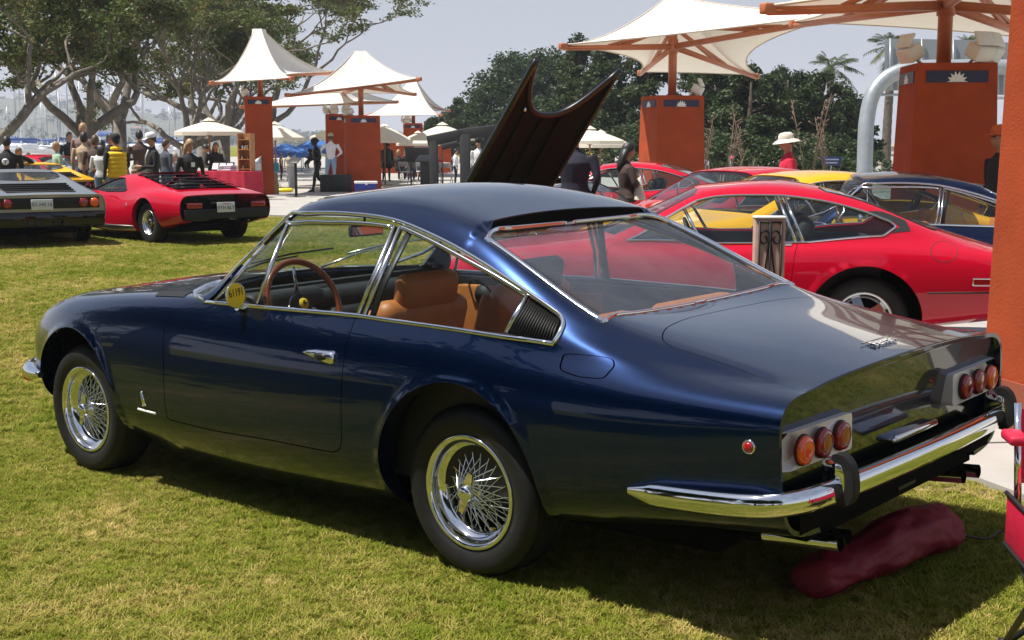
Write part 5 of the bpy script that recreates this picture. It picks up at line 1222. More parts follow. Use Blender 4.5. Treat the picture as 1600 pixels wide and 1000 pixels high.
pb_, rb_ = pil_at(531, 47, 2); pillar('orange pillar just left of the bronze mother statue', pb_, 2.62, .95, rb_, .97, fl=[200, 250])
pc_, rc_ = pil_at(646, 60, 0); pillar('far orange pillar seen above the cream umbrellas', pc_, 2.5, .9, rc_, .97, fl=[190, 240])
wl = MB(); a, b = at(585, 66), at(705, 66); wl.box(((a[0]+b[0])/2, (a[1]+b[1])/2, GFAR+1.0), (np.linalg.norm(a-b), .3, 2.0), rz=atan2(b[1]-a[1], b[0]-a[0])); tag(wl.build('garden_wall', [STUCCO]), 'low terracotta wall behind the seated people and umbrellas', 'wall')
V3 = lambda u, v, D: atv(u, v, D)
canopy('white tent canopy on the middle orange pillar', p3, 2.5, 3.50, 4.42, [V3(880, 70, 24.3), V3(1352, 16, 22.4), V3(1182, 117, 29.5), V3(1000, 112, 30)], sag=.18)
canopy('white tent canopy overhead at upper right on the sun tile pillar', atv(1476, 60, 15.3), 2.5, 3.22, 4.5, [V3(1200, 9, 14.2), V3(1560, -60, 12.2), V3(1860, 30, 15.5), V3(1640, 62, 19.5), V3(1240, 34, 20.5)], sag=.16)
canopy('tall pointed white tent canopy at left before the coral trees', atv(407, 150, 38.5), 2.9, 3.62, 4.95, [V3(331, 128, 36.5), V3(456, 121, 36), V3(520, 112, 41.5), V3(398, 118, 43)], sag=.17, cone=1.9)
canopy('wide white tent canopy right of the tall pointed one', atv(564, 170, 41.5), 2.45, 3.42, 4.52, [V3(449, 147, 39.5), V3(655, 122, 40), V3(648, 146, 46), V3(530, 146, 47)], sag=.16)
canopy('low white tent canopy half hidden behind the wide one', atv(521, 185, 47), 2.7, 3.05, 3.95, [V3(378, 166, 45), V3(560, 160, 44), V3(620, 158, 52), V3(470, 160, 53)], sag=.15)
canopy('white tent canopy farthest back, right of the wide one', atv(646, 195, 60), 2.5, 3.45, 4.65, [V3(560, 181, 57), V3(690, 179, 57), V3(702, 172, 64), V3(600, 172, 64)], sag=.15, cone=1.9)
# ---------------------------------------------------------------- cream umbrellas
UMBW = mat('umbrella_wood', (.22, .09, .04), .5, 0, .2, 20)
def umbrella(label, u, vtop, vrim, half_px, D, rz=.2, n=8):
    k = D/FPX; p = at(u, D); ztop = atv(u, vtop, D)[2]; zr = atv(u, vrim, D)[2]; R = half_px*k
    t = thing('umbrella', label, 'umbrella', (p[0], p[1], gz(p[0], p[1])), rz, 'cream market umbrellas'); g0 = t.location.z; zt, zr = ztop-g0, zr-g0
    q = MB(); q.tube([(0, 0, 0), (0, 0, zt+.04)], .026, 8); q.tube([(0, 0, 0), (0, 0, .06)], .28, 16); q.build('pole', [UMBW], t)
    c = MB(); V = []; rows = 6; per = 3; m = n*per; k0 = .13
    for i in range(rows+1):
        s = k0+(1-k0)*i/rows
        for j in range(m):
            a = 2*pi*j/m; e = (j % per)/per; e = 4*e*(1-e); sag = 1-.045*e*s; z = zt-.10-(zt-.10-zr)*(s-k0)/(1-k0)-(.0)*e+.10*(s-k0)*(1-s)
            V.append((R*s*sag*cos(a), R*s*sag*sin(a), z))
    c.add(V, [(i*m+j, i*m+(j+1) % m, (i+1)*m+(j+1) % m, (i+1)*m+j) for i in range(rows) for j in range(m)], 0, False)
    o = rows*m; W = [V[o+j] for j in range(m)]+[(x*1.0, y*1.0, z-.10) for x, y, z in V[o:o+m]]; c.add(W, [(j, (j+1) % m, m+(j+1) % m, m+j) for j in range(m)], 0, False); c.build('canvas', [CANVAS], t)
    v = MB(); VV = [(0, 0, zt+.03)]+[(R*(.19)*cos(2*pi*j/n), R*.19*sin(2*pi*j/n), zt-.07) for j in range(n)]; v.add(VV, [(0, 1+j, 1+(j+1) % n) for j in range(n)]); v.build('vent_cap', [CANVAS], t)
    for j in range(n):
        a = 2*pi*j/n; rb = MB(); rb.tube([(0, 0, zt-.13), (R*.98*cos(a), R*.98*sin(a), zr-.015)], .012, 5); rb.tube([(0, 0, zt-.13-(zt-zr)*1.0), (R*.5*cos(a), R*.5*sin(a), (zt-.13+zr)/2-.01)], .010, 5); rb.build('rib', [UMBW], t)
    return t
umbrella('cream umbrella over the dark haired seller at the left', 330, 185, 206, 53, 36, .1)
umbrella('cream umbrella half hidden behind the boxes pillar', 432, 191, 215, 46, 44, .3)
umbrella('cream umbrella between the man in white shirt and the cooler pillar', 545, 191, 214, 62, 52, .5)
umbrella('cream umbrella above the bronze statue with a hat', 602, 194, 219, 44, 47, .2)
umbrella('small cream umbrella between the two larger ones at centre', 654, 205, 224, 36, 53, .35)
umbrella('cream umbrella against the black frame', 692, 192, 215, 50, 43, .0)
umbrella('cream umbrella right of the raised black bonnet', 921, 198, 220, 56, 36, .15)
umbrella('cream umbrella behind the one beside the raised bonnet', 938, 204, 226, 50, 42, .4)
umbrella('lowest far cream umbrella right of the raised bonnet', 952, 231, 241, 24, 66, .4)
# ---------------------------------------------------------------- trees and planting
def leafmat(name, cols, scale=.5, trans=.25):
    m, n, b, o = nmat(name); g = n.nodes.new('ShaderNodeNewGeometry'); nz = noise(n, scale, 5, .6, vec=g.outputs['Position'])
    ad = n.nodes.new('ShaderNodeMath'); ad.operation = 'MULTIPLY_ADD'; ad.inputs[1].default_value = .5; n.links.new(g.outputs['Random Per Island'], ad.inputs[0])
    sb = n.nodes.new('ShaderNodeMath'); sb.operation = 'SUBTRACT'; sb.inputs[1].default_value = .25; n.links.new(nz.outputs[0], sb.inputs[0]); n.links.new(sb.outputs[0], ad.inputs[2])
    r = ramp(n, ad.outputs[0], [(.15+.7*k/(len(cols)-1), c) for k, c in enumerate(cols)]); n.links.new(r.outputs[0], b.inputs['Base Color']); b.inputs['Roughness'].default_value = .55; b.inputs['Specular IOR Level'].default_value = .3
    tl = n.nodes.new('ShaderNodeBsdfTranslucent'); n.links.new(r.outputs[0], tl.inputs[0]); ms = n.nodes.new('ShaderNodeMixShader'); ms.inputs[0].default_value = trans
    n.links.new(b.outputs[0], ms.inputs[1]); n.links.new(tl.outputs[0], ms.inputs[2]); n.links.new(ms.outputs[0], o.inputs[0]); return m
CORALLEAF = leafmat('coral_leaf', [(.034, .058, .013), (.072, .108, .021), (.11, .125, .028), (.16, .10, .034)])
FICUSLEAF = leafmat('broad_leaf', [(.018, .038, .013), (.034, .062, .021), (.062, .092, .032)], .35)
PINELEAF = leafmat('pine_needle', [(.017, .035, .012), (.032, .058, .019), (.056, .082, .027), (.085, .10, .036)], .5)
PALMLEAF = leafmat('palm_frond', [(.025, .045, .012), (.05, .075, .02), (.12, .11, .04)], .8)
CORALBARK = mat('coral_bark', (.17, .145, .115), .9, 0, .35, 5, .6, 14, .05)
PINEBARK = mat('pine_bark', (.07, .055, .04), .95, 0, .3, 5, .5, 16, .05)
PALMBARK = mat('palm_bark', (.16, .13, .10), .95, 0, .3, 8, .8, 22, .06)
def leaves(mb, c, rad, n, size, rnd, flat=1.0, droop=0):
    for _ in range(n):
        d = Vector((rnd.gauss(0, 1), rnd.gauss(0, 1), rnd.gauss(0, 1))); d.normalize(); p = Vector(c)+Vector((d.x*rad, d.y*rad, d.z*rad*flat))*(rnd.random()**.45)
        a = Vector((rnd.gauss(0, 1), rnd.gauss(0, 1), rnd.gauss(0, .6)-droop)).normalized(); b = a.cross(Vector((rnd.gauss(0, 1), rnd.gauss(0, 1), rnd.gauss(0, 1)))).normalized(); s = size*rnd.uniform(.6, 1.3)
        mb.v += [tuple(p-a*s), tuple(p+b*s*.5), tuple(p+a*s), tuple(p-b*s*.5)]; o = len(mb.v)-4; mb.f.append((o, o+1, o+2, o+3)); mb.mi.append(0); mb.sm.append(False)
def coral_tree(label, p, H, spread, seed, limbs=4, leaf=.088, dens=1.0, group='coral trees', trunk_r=.34, fork=1.3, lean=(0, 0)):
    rnd = random.Random(seed); t = thing('coral_tree', label, 'tree', (p[0], p[1], gz(p[0], p[1])), 0, group)
    tr = MB(); cr = MB()
    def grow(p0, d, L_, r, lev):
        pts = [p0]; n = 5; q = p0.copy(); dd = d.copy()
        for i in range(n):
            dd = (dd+Vector((rnd.gauss(0, .22), rnd.gauss(0, .22), rnd.gauss(.05, .16)))).normalized()
            if q.z > H*.8: dd.z *= .45; dd.normalize()
            q = q+dd*L_/n; pts.append(q.copy())
        r1 = r*.62; tr.tube(pts, [r+(r1-r)*k/n for k in range(n+1)], 7 if lev < 3 else 5)
        if lev >= 2:
            for k in range(2, n+1):
                if lev >= 3 or rnd.random() < .35: leaves(cr, pts[k]+Vector((0, 0, .12)), rnd.uniform(.35, .62), int(34*dens), leaf, rnd, .42, .2)
        if lev >= 4:
            leaves(cr, q+Vector((0, 0, .1)), .6, int(44*dens), leaf, rnd, .38, .2); return
        kids_ = 2 if rnd.random() < .55 else 3
        for k in range(kids_):
            az = rnd.uniform(0, 2*pi); sp = rnd.uniform(.35, .95); side = Vector((cos(az), sin(az), rnd.uniform(-.25, .45)))
            nd = (dd*(1-sp*.4)+side*sp).normalized(); grow(q, nd, L_*rnd.uniform(.60, .82), r1*rnd.uniform(.72, .9), lev+1)
    base = Vector((0, 0, -.1)); top = Vector((lean[0], lean[1], fork)); tr.tube([base, base*.4+top*.3+Vector((.05, 0, 0)), top], [trunk_r*1.45, trunk_r*1.02, trunk_r*.95], 12)
    for k in range(limbs):
        az = 2*pi*(k+rnd.uniform(-.25, .25))/limbs+seed; d = Vector((cos(az)*spread, sin(az)*spread, rnd.uniform(.75, 1.25))).normalized(); grow(top-Vector((0, 0, .15)), d, H*.36, trunk_r*rnd.uniform(.58, .75), 0 if H > 7 else 1)
    tr.build('trunk', [CORALBARK], t); cr.build('crown', [CORALLEAF], t); return t
def blob_tree(name, label, p, ells, nclump, per, leaf, m, bark, seed, trunk=None, group=None, clump_r=.8, cat='tree', flat=.8, z=None):
    "crown of leaf clumps on and inside a set of ellipsoids (x, y, z, rx, ry, rz) relative to the base"
    rnd = random.Random(seed); t = thing(name, label, cat, (p[0], p[1], gz(p[0], p[1]) if z is None else z), 0, group); cr = MB(); tot = sum(e[3]*e[5] for e in ells)
    for e in ells:
        for _ in range(max(3, int(nclump*e[3]*e[5]/tot))):
            d = Vector((rnd.gauss(0, 1), rnd.gauss(0, 1), rnd.gauss(0, 1))).normalized(); s = rnd.uniform(.72, 1.06); c = Vector((e[0]+d.x*e[3]*s, e[1]+d.y*e[4]*s, e[2]+d.z*e[5]*s))
            if c.z < .1: c.z = .15
            leaves(cr, c, clump_r*rnd.uniform(.6, 1.25), per, leaf, rnd, flat)
    if trunk:
        tb = MB()
        for pts, r0, r1 in trunk: tb.tube(pts, np.linspace(r0, r1, len(pts)), 8)
        tb.build('trunk', [bark], t)
    cr.build('crown', [m], t); return t
def pine(label, p, H, R, seed, group='dark pines', tip=.15, leaf=.105, n=34):
    rnd = random.Random(seed); ells = []; lim = []
    for i in range(n):
        f = i/(n-1); z = H*(.22+.76*f); r = R*(1-f)**.7*rnd.uniform(.6, 1.1)+R*tip; a = rnd.uniform(0, 2*pi); ells.append((cos(a)*r*.75, sin(a)*r*.75, z, R*.30*(1.1-f*.6), R*.30*(1.1-f*.6), H*.045)); lim.append(([(0, 0, z-.4), (cos(a)*r*.8, sin(a)*r*.8, z)], .06, .02))
    lim.append(([(0, 0, -.1), (.1, 0, H*.5), (0, .05, H*.97)], .22, .04))
    return blob_tree('pine_tree', label, p, ells, n*8, 60, leaf, PINELEAF, PINEBARK, seed, lim, group, R*.17, flat=.9)
def palm(label, p, H, R, seed, trunk_r=.2, n=40, fan=True, skirt=True):
    rnd = random.Random(seed); t = thing('palm_tree', label, 'palm', (p[0], p[1], gz(p[0], p[1])), 0, None); q = MB(); zs = np.linspace(-.1, H, 26); q.tube([(0.03*sin(z), 0, z) for z in zs], [trunk_r*(1.15-.3*k/25)*(1+.07*(k % 2)) for k in range(26)], 10); q.build('trunk', [PALMBARK], t)
    c = MB()
    for k in range(n):
        az = rnd.uniform(0, 2*pi); el = rnd.uniform(-.9, 1.35) if skirt else rnd.uniform(-.35, 1.3); L_ = R*rnd.uniform(.75, 1.1); d = Vector((cos(az)*cos(el), sin(az)*cos(el), sin(el))); pts = []
        for i in range(7):
            f = i/6; pts.append(Vector((0, 0, H))+d*L_*f+Vector((0, 0, -L_*.45*f*f)))
        side = d.cross(Vector((0, 0, 1))).normalized() if abs(d.z) < .99 else Vector((1, 0, 0))
        for i in range(6):
            a, b = pts[i], pts[i+1]; w = R*.16*sin(pi*min(.95, (i+1)/6.6)) if not fan else (R*.03 if i < 3 else R*.26*(1-(i-3)/4))
            for s in (1, -1):
                for g in range(3): e = a+(b-a)*g/3; tip = e+side*s*w*rnd.uniform(.8, 1.2)+(b-a)*.7+Vector((0, 0, -w*.45)); c.add([e, e+(b-a)*.28, tip], [(0, 1, 2)])
            c.add([a-side*.02, a+side*.02, b+side*.015, b-side*.015], [(0, 1, 2, 3)])
    c.build('crown', [PALMLEAF], t); return t
GC = 'coral trees by the bay'
coral_tree('coral tree whose forked trunk rises behind the people in beige and yellow', at(136, 47), 7.6, 1.0, 11, 4, dens=.6, group=GC, trunk_r=.27, fork=1.9, lean=(-.3, .2))
coral_tree('coral tree forking low behind the man in the yellow vest', at(190, 52), 8.4, .85, 23, 4, dens=.6, group=GC, trunk_r=.28, fork=2.5)
coral_tree('coral tree at the left edge with a bent low limb', at(-28, 41), 7.8, 1.25, 5, 4, dens=.6, group=GC, trunk_r=.29, fork=1.2)
coral_tree('coral tree behind the left umbrella with pale crossing limbs', at(292, 60), 8.0, 1.0, 31, 5, dens=.6, group=GC, trunk_r=.28, fork=1.4)
coral_tree('coral tree showing above the tall pointed canopy', at(352, 68), 10.0, .85, 47, 5, .10, .55, GC, .30, 2.0)
coral_tree('coral tree with a thin open crown right of the pointed canopy peak', at(418, 76), 11.4, .62, 53, 5, .105, .42, GC, .28, 2.4)
coral_tree('coral tree in the deep shade between umbrella and boxes pillar', at(318, 80), 9.5, .9, 61, 5, .105, .6, GC, .30, 1.6)
u = blob_tree('ficus_tree', 'wide dome shaped dark green tree left of the raised bonnet', at(838, 92), [(0, 0, 4.6, 4.6, 4.2, 3.2), (-2.2, 0, 3.2, 3.2, 3, 2.2), (2.2, .4, 3.6, 3.0, 3, 2.4), (.3, 0, 6.3, 2.8, 2.6, 1.5)], 520, 70, .15, FICUSLEAF, PINEBARK, 3, [([(0, 0, -.1), (.1, 0, 2), (0, 0, 4.5)], .5, .2)], None, .8)
for k, (uu, D, H, R) in enumerate([(722, 105, 5.0, 2.0), (700, 112, 4.2, 1.8), (680, 100, 3.4, 1.6), (762, 100, 4.0, 1.9)]):
    pine(['low pine just left of the dome shaped tree', 'second low pine left of the dome shaped tree', 'low pine over the far umbrella', 'low pine at the foot of the dome shaped tree'][k], at(uu, D), H, R, 70+k, 'low pines at centre')
for k, (uu, D, H, R, lab) in enumerate([(905, 66, 6.6, 2.1, 'tall dark pine behind the raised black bonnet'), (955, 64, 6.2, 2.2, 'dark pine right of the raised bonnet'), (1012, 62, 5.9, 2.2, 'dark pine behind the middle canopy post'), (1085, 72, 6.3, 1.8, 'slim pine right of the middle canopy post')]):
    pine(lab, at(uu, D), H, R, 80+k)
for k, (uu, D, H, R, lab) in enumerate([(1118, 58, 4.9, 1.9, 'bushy pine right of the middle pillar'), (1172, 55, 4.6, 1.9, 'bushy pine above the dry flower stalks'), (1228, 57, 4.4, 2.0, 'bushy pine behind the person in the pale hat'), (1283, 58, 4.4, 1.9, 'bushy pine left of the grey curved pipe'), (1322, 60, 3.6, 1.6, 'low bushy pine beside the grey curved pipe'), (1200, 64, 5.0, 2.0, 'pine farther back in the dark hedge of pines')]):
    pine(lab, at(uu, D), H, R, 90+k, 'bushy pines at right', .35, .10, 40)
for k, (uu, D, sc) in enumerate([(1105, 52, 1.0), (1150, 50, .9), (1195, 51, .85), (1245, 50, .9), (1300, 52, .9), (1060, 55, 1.0), (985, 58, 1.1), (930, 60, 1.0)]):
    blob_tree('shrub', ['round dark shrub right of the middle pillar', 'dark shrub behind the spiky leaves', 'dark shrub left of the pale hat', 'dark shrub right of the pale hat', 'dark shrub by the blue road sign', 'dark shrub behind the middle pillar', 'dark shrub behind the woman in brown', 'dark shrub right of the raised bonnet'][k], at(uu, D), [(0, 0, 1.0*sc, 1.5*sc, 1.2, 1.1*sc)], 70, 60, .085, PINELEAF, PINEBARK, 120+k, None, 'dark shrubs', .4, 'shrub')
palm('fan palm with a thin trunk between the grey pipe and the sign', at(1384, 62), 6.0, 1.45, 5)
palm('fan palm crown poking out above the bushy pines', at(1293, 72), 5.6, 1.9, 6, .22, 46, True, False)
palm('palm top showing above the grey sign panel', at(1505, 75), 7.0, 1.6, 7, .2, 36, False, False)
DRY = mat('dry_stalk', (.16, .10, .07), .9, 0, .3, 12); SPIKE = mat('sword_leaf', (.075, .085, .03), .6, 0, .5, 6)
for k, (uu, D, n, s) in enumerate([(1135, 33, 26, 1.0), (1165, 36, 22, .9), (1262, 30, 30, 1.0), (1292, 33, 24, .8), (1095, 36, 20, .8)]):
    p = at(uu, D); rnd = random.Random(200+k); t = thing('flax_plant', ['spiky flax clump right of the middle pillar', 'spiky flax clump with tall dry stalks', 'spiky flax clump right of the pale hat', 'spiky flax clump by the blue road sign', 'small spiky flax at the foot of the middle pillar'][k], 'plant', (p[0], p[1], gz(p[0], p[1])), 0, 'flax clumps'); c = MB()
    for i in range(n):
        a = rnd.uniform(0, 2*pi); e = rnd.uniform(.5, 1.4); L_ = rnd.uniform(.9, 1.9)*s; d = Vector((cos(a)*cos(e), sin(a)*cos(e), sin(e))); sd = Vector((-sin(a), cos(a), 0))*.035; P = [Vector((0, 0, 0))+d*L_*f+Vector((0, 0, -.35*L_*f*f*cos(e))) for f in (0, .35, .7, 1)]
        c.add([P[0]-sd, P[0]+sd, P[1]+sd, P[1]-sd, P[2]+sd*.7, P[2]-sd*.7, P[3]], [(0, 1, 2, 3), (3, 2, 4, 5), (5, 4, 6)])
    c.build('sword_leaves', [SPIKE], t); c = MB()
    for i in range(3):
        a = rnd.uniform(0, 2*pi); L_ = rnd.uniform(1.8, 2.9)*s; x, y = cos(a)*.35*L_*.5, sin(a)*.35*L_*.5; c.tube([(0, 0, .3), (x*.5, y*.5, L_*.6), (x, y, L_)], [.015, .012, .008], 5)
        for j in range(9): z = L_*(.55+.05*j); f = z/L_; c.tube([(x*f, y*f, z), (x*f+rnd.uniform(-.16, .16), y*f+rnd.uniform(-.16, .16), z+.12)], [.006, .014], 4)
    c.build('flower_stalks', [DRY], t)
hd = blob_tree('hedge', 'clipped green hedge at the foot of the freeway wall', at(1318, 50), [(0, 0, .45, 2.4, .8, .5)], 60, 40, .08, FICUSLEAF, PINEBARK, 9, None, None, .25, 'hedge')
# unseen planting left of and behind the viewer, added to darken paint reflections
NB = [(-32, 30, 8), (-22, 36, 9), (-8, 38, 8.5), (6, 36, 9), (18, 34, 8.2), (30, 30, 8.8), (40, 22, 9)]
src = [o for o in bpy.data.objects if o.name.startswith('coral_tree')][:3]
LB = ['unseen coral tree added behind the viewer, far right of its row', 'unseen coral tree added behind the viewer, second of its row', 'unseen coral tree added behind the viewer, third of its row', 'unseen coral tree added in the middle of the row behind the viewer', 'unseen coral tree added left of the viewer, fifth of its row', 'unseen coral tree added left of the viewer, sixth of its row', 'unseen coral tree added at the left, last of its row']
for k, (x, y, h) in enumerate(NB):
    c = copy_tree(src[k % 3]); c['label'] = LB[k]; c['group'] = 'unseen trees added around the viewer'; c.location = (x, y, GFAR); c.rotation_euler = (0, 0, k*1.7); c.scale = (1.45, 1.45, 1.15)
    s_ = blob_tree('shrub', ['unseen dark hedge bush under the trees behind the viewer', 'second unseen dark hedge bush behind the viewer', 'third unseen dark hedge bush behind the viewer', 'fourth unseen dark hedge bush behind the viewer', 'fifth unseen dark hedge bush left of the viewer', 'sixth unseen dark hedge bush left of the viewer', 'last unseen dark hedge bush left of the viewer'][k], (x+1, y+2, 0), [(0, 0, 1.2, 5.5, 2.2, 1.5)], 120, 40, .2, PINELEAF, PINEBARK, 300+k, None, 'unseen hedge bushes around the viewer', .7, 'shrub')
for k, (x, y, sc) in enumerate([(7.5, 10.5, 1.0), (15, 9.5, 1.1), (-1.5, 14.5, 1.0), (-10, 15.5, 1.05)]):  # unseen crowns added to shade the lawn that the blue door reflects
    blob_tree('added_shade_tree', ['unseen broad shade tree added left of the blue coupe', 'unseen broad shade tree added farther along the left side', 'unseen broad shade tree added behind the viewer to the left', 'unseen broad shade tree added directly behind the viewer'][k], (x, y, 0), [(0, 0, 5.2*sc, 4.6*sc, 4.6*sc, 2.3*sc), (1.5, .5, 6.6*sc, 3*sc, 3*sc, 1.8*sc), (-1.8, -.8, 4.4*sc, 3*sc, 3*sc, 1.5*sc)], 420, 46, .20, FICUSLEAF, PINEBARK, 400+k, [([(0, 0, -.1), (.15, .1, 1.6), (0, 0, 3.2)], .42, .3), ([(0, 0, 2.8), (1.2, .8, 4.2), (2.2, 1.2, 5.6)], .22, .08), ([(0, 0, 2.8), (-1.1, -.6, 4.0), (-2.2, -1.4, 5.0)], .22, .08), ([(0, 0, 2.9), (-.3, 1.2, 4.4), (-.2, 2.2, 5.8)], .2, .07)], 'added shade trees beside the viewer', .85)
# ---------------------------------------------------------------- far side: freeway, gantry sign, bay
def far_things():
    t = thing('freeway_wall', 'pale concrete freeway wall with horizontal bands behind the trees at right', 'wall', (0, 0, 0)); CW = mat('pale_concrete', (.48, .46, .43), .85, 0, .12, .6)
    a, b = at(1290, 74), at(1760, 60); d = Vector(b-a); L_ = d.length; rz = atan2(d.y, d.x); mid = Vector((a+b)/2)
    for z0, z1, th in ((-.1, .34, .5), (.44, .86, .5), (.96, 1.35, .46), (1.40, 1.52, .7)):
        q = MB(); q.box((mid.x, mid.y, GFAR+(z0+z1)/2), (L_, th, z1-z0), rz=rz); q.build('band', [CW], t)
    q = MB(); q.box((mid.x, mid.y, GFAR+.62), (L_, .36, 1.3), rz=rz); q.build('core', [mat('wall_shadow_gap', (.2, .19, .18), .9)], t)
    for k, (u, D, vt) in enumerate(((1418, 60, 168), (1583, 66, 214))):
        p = at(u, D); z = atv(u, vt, D)[2]; l = thing('street_lamp', ['thin street lamp beside the palm trunk', 'thin street lamp left of the man with the orange cap'][k], 'street lamp', (p[0], p[1], GFAR), face(p, 90), 'freeway lamps'); q = MB(); h = z-GFAR; q.tube([(0, 0, 0), (0, 0, h-.1), (.12, 0, h), (.8, 0, h+.04)], [.05, .035, .03, .025], 8); q.build('pole', [STEELG], l); q = MB(); q.bbox((.95, 0, h+.02), (.4, .14, .07), .02); q.build('lamp_head', [STEELG], l)
    # gantry: curved pipe post and beam carrying the back of a sign
    t = thing('sign_gantry', 'grey curved pipe gantry holding the back of a large road sign', 'sign gantry', (0, 0, 0)); D = 40; P = [atv(u, v, D) for u, v in [(1351, 275), (1352, 225), (1354, 190), (1362, 152), (1380, 126), (1408, 111), (1440, 106), (1500, 105), (1600, 105), (1800, 104)]]; P[0][2] = GFAR-.1
    q = MB(); q.tube(smoothpoly(np.array(P), False, 5), .24, 18); q.build('pipe', [STEELG], t)
    for k, (u0, u1, v0, v1) in enumerate(((1383, 1547, 60, 141), (1549, 1760, 66, 148))):
        q = MB(); C4 = [atv(u0, v0, D+.5), atv(u1, v0+3, D+.5), atv(u1, v1+2, D+.5), atv(u0, v1, D+.5)]; n_ = _Fh*.06; q.add([tuple(c) for c in C4]+[tuple(c+n_) for c in C4], [(0, 1, 2, 3), (7, 6, 5, 4), (0, 4, 5, 1), (1, 5, 6, 2), (2, 6, 7, 3), (3, 7, 4, 0)]); q.build('sign_panel', [mat('sign_back_grey', (.25, .27, .28), .5, .3, .06, 1)], t)
        for u in np.linspace(u0+8, u1-8, 4): q = MB(); q.tube([atv(u, v0, D+.42), atv(u, v1, D+.42)], .03, 6); q.build('stiffener', [STEELG], t)
    q = MB(); q.tube([atv(1366, 148, D), atv(1420, 148, D)], .04, 6); q.tube([atv(1530, 152, D), atv(1640, 156, D)], .04, 6); q.build('walkway_rail', [STEELG], t)
    t = thing('road_sign', 'small dark blue road sign by the hedge at right', 'road sign', (0, 0, 0)); D = 44; q = MB(); c = atv(1299, 252, D); q.bbox(tuple(c), (.66, .04, .30), .015, rz=YAW+pi/2+pi); q.build('panel', [mat('sign_blue', (.01, .015, .09), .4, 0, .05)], t)
    q = MB(); q.tube([tuple(c+_Fh*.04), (c[0]+_Fh[0]*.04, c[1]+_Fh[1]*.04, GFAR-.1)], .03, 6); q.build('post', [STEELG], t)
    for k in range(2): q = MB(); cc = c-_Fh*.024+np.array([0, 0, .06-.11*k]); q.box(tuple(cc), (.50-.1*k, .004, .045), rz=YAW+pi/2); q.build('text_line', [mat('sign_text', (.30, .34, .45), .5, 0, .05)], t)
    # boats and masts in the marina, houses on the hill
    rnd = random.Random(12); HULL = mat('boat_white', (.72, .73, .74), .35, 0, .05); MAST = mat('mast_alloy', (.55, .57, .6), .4, .3, .05); SAILC = mat('sail_cover_blue', (.05, .10, .28), .8, 0, .1)
    def boat_parts():
        q = MB(); ring = lambda s, z: [(4.5*s, 0, z+.25), (2.6*s, 1.2*s, z+.1), (-2.5*s, 1.35*s, z), (-4*s, 1.0*s, z), (-4*s, -1.0*s, z), (-2.5*s, -1.35*s, z), (2.6*s, -1.2*s, z+.1)]; A, B = ring(.86, -.2), ring(1, .95); n = 7; q.add(A+B, [(k, (k+1) % n, n+(k+1) % n, n+k) for k in range(n)]+[tuple(range(n, 2*n))]); h = q.mesh('hull', [HULL]); q = MB(); q.bbox((.2, 0, 1.2), (3.4, 1.5, .6), .15); c = q.mesh('cabin', [HULL]); q = MB(); q.tube([(.6, 0, .9), (.6, 0, 12)], [.10, .06], 6); q.tube([(.6, -.9, 7), (.6, .9, 7)], .04, 4); q.tube([(4.3, 0, 1.1), (.6, 0, 11.8)], .02, 4); q.tube([(-3.9, 0, 1.0), (.6, 0, 11.8)], .02, 4); m = q.mesh('mast', [MAST]); q = MB(); q.tube([(.6, 0, 2.0), (-3.2, 0, 1.95)], [.22, .12], 8); s = q.mesh('boom_cover', [SAILC]); return h, c, m, s
    bp = boat_parts(); names = ('hull', 'cabin', 'mast', 'boom_cover')
    for k in range(34):
        D = rnd.uniform(120, 330); u = rnd.uniform(-60, 300); p = at(u, D, GFAR); b = thing('sailboat', 'white sailboat with a bare mast moored in the far marina', 'sailboat', (p[0], p[1], GFAR+.05), rnd.uniform(0, 6.28), 'sailboats in the marina'); s_ = rnd.uniform(.75, 1.15)
        for nm, me in zip(names, bp): inst(nm, me, b, sc=(s_, s_, s_*rnd.uniform(.85, 1.1)))
    WALL = [mat('house_white', (.62, .60, .56), .8, 0, .1), mat('house_cream', (.5, .44, .36), .8, 0, .1), mat('house_grey', (.4, .4, .4), .8, 0, .1)]; ROOF = mat('house_roof', (.20, .12, .09), .85, 0, .2); WIN = mat('house_window', (.04, .05, .06), .2, 0, .1)
    hs = []
    for k in range(3):
        w_, d_, h_ = ((13, 10, 6), (18, 11, 8), (10, 10, 9))[k]; q = MB(); q.box((0, 0, h_/2), (w_, d_, h_)); a = q.mesh('wall', [WALL[k]]); q = MB(); q.add([(-w_/2-.5, -d_/2-.5, h_), (w_/2+.5, -d_/2-.5, h_), (w_/2+.5, d_/2+.5, h_), (-w_/2-.5, d_/2+.5, h_), (-w_/4, 0, h_+2.2), (w_/4, 0, h_+2.2)], [(0, 1, 5, 4), (2, 3, 4, 5), (1, 2, 5), (3, 0, 4), (3, 2, 1, 0)]); r_ = q.mesh('roof', [ROOF]); ws_ = []
        for s in (-1, 1):
            for i in range(4):
                for f in range(int(h_//3)): q = MB(); q.box((-w_/2+w_*(i+.5)/4, s*(d_/2+.02), 1.6+3*f), (1.7, .08, 1.4)); ws_.append(q.mesh('window', [WIN]))
        hs.append((a, r_, ws_))
    dg = bpy.context.evaluated_depsgraph_get(); hill = bpy.data.objects['hill']; bv = hill.data; pts = np.array([v.co for v in bv.vertices])
    for k in range(60):
        i = rnd.randrange(len(pts)); 
        u_ok = pts[i]
        rel = u_ok-CAM; dep = rel@_F; uu = 800+FPX*(rel@_R)/dep
        if not (-80 < uu < 420) or u_ok[2] < 6: continue
        a, r_, ws_ = hs[k % 3]; h = thing('hillside_house', ['white house with a brown roof on the far hillside', 'cream house with a brown roof on the far hillside', 'grey tall house on the far hillside'][k % 3], 'house', (u_ok[0], u_ok[1], u_ok[2]-2), face(u_ok, 90+rnd.uniform(-25, 25)), ['white houses on the hill', 'cream houses on the hill', 'grey houses on the hill'][k % 3]); inst('wall', a, h); inst('roof', r_, h)
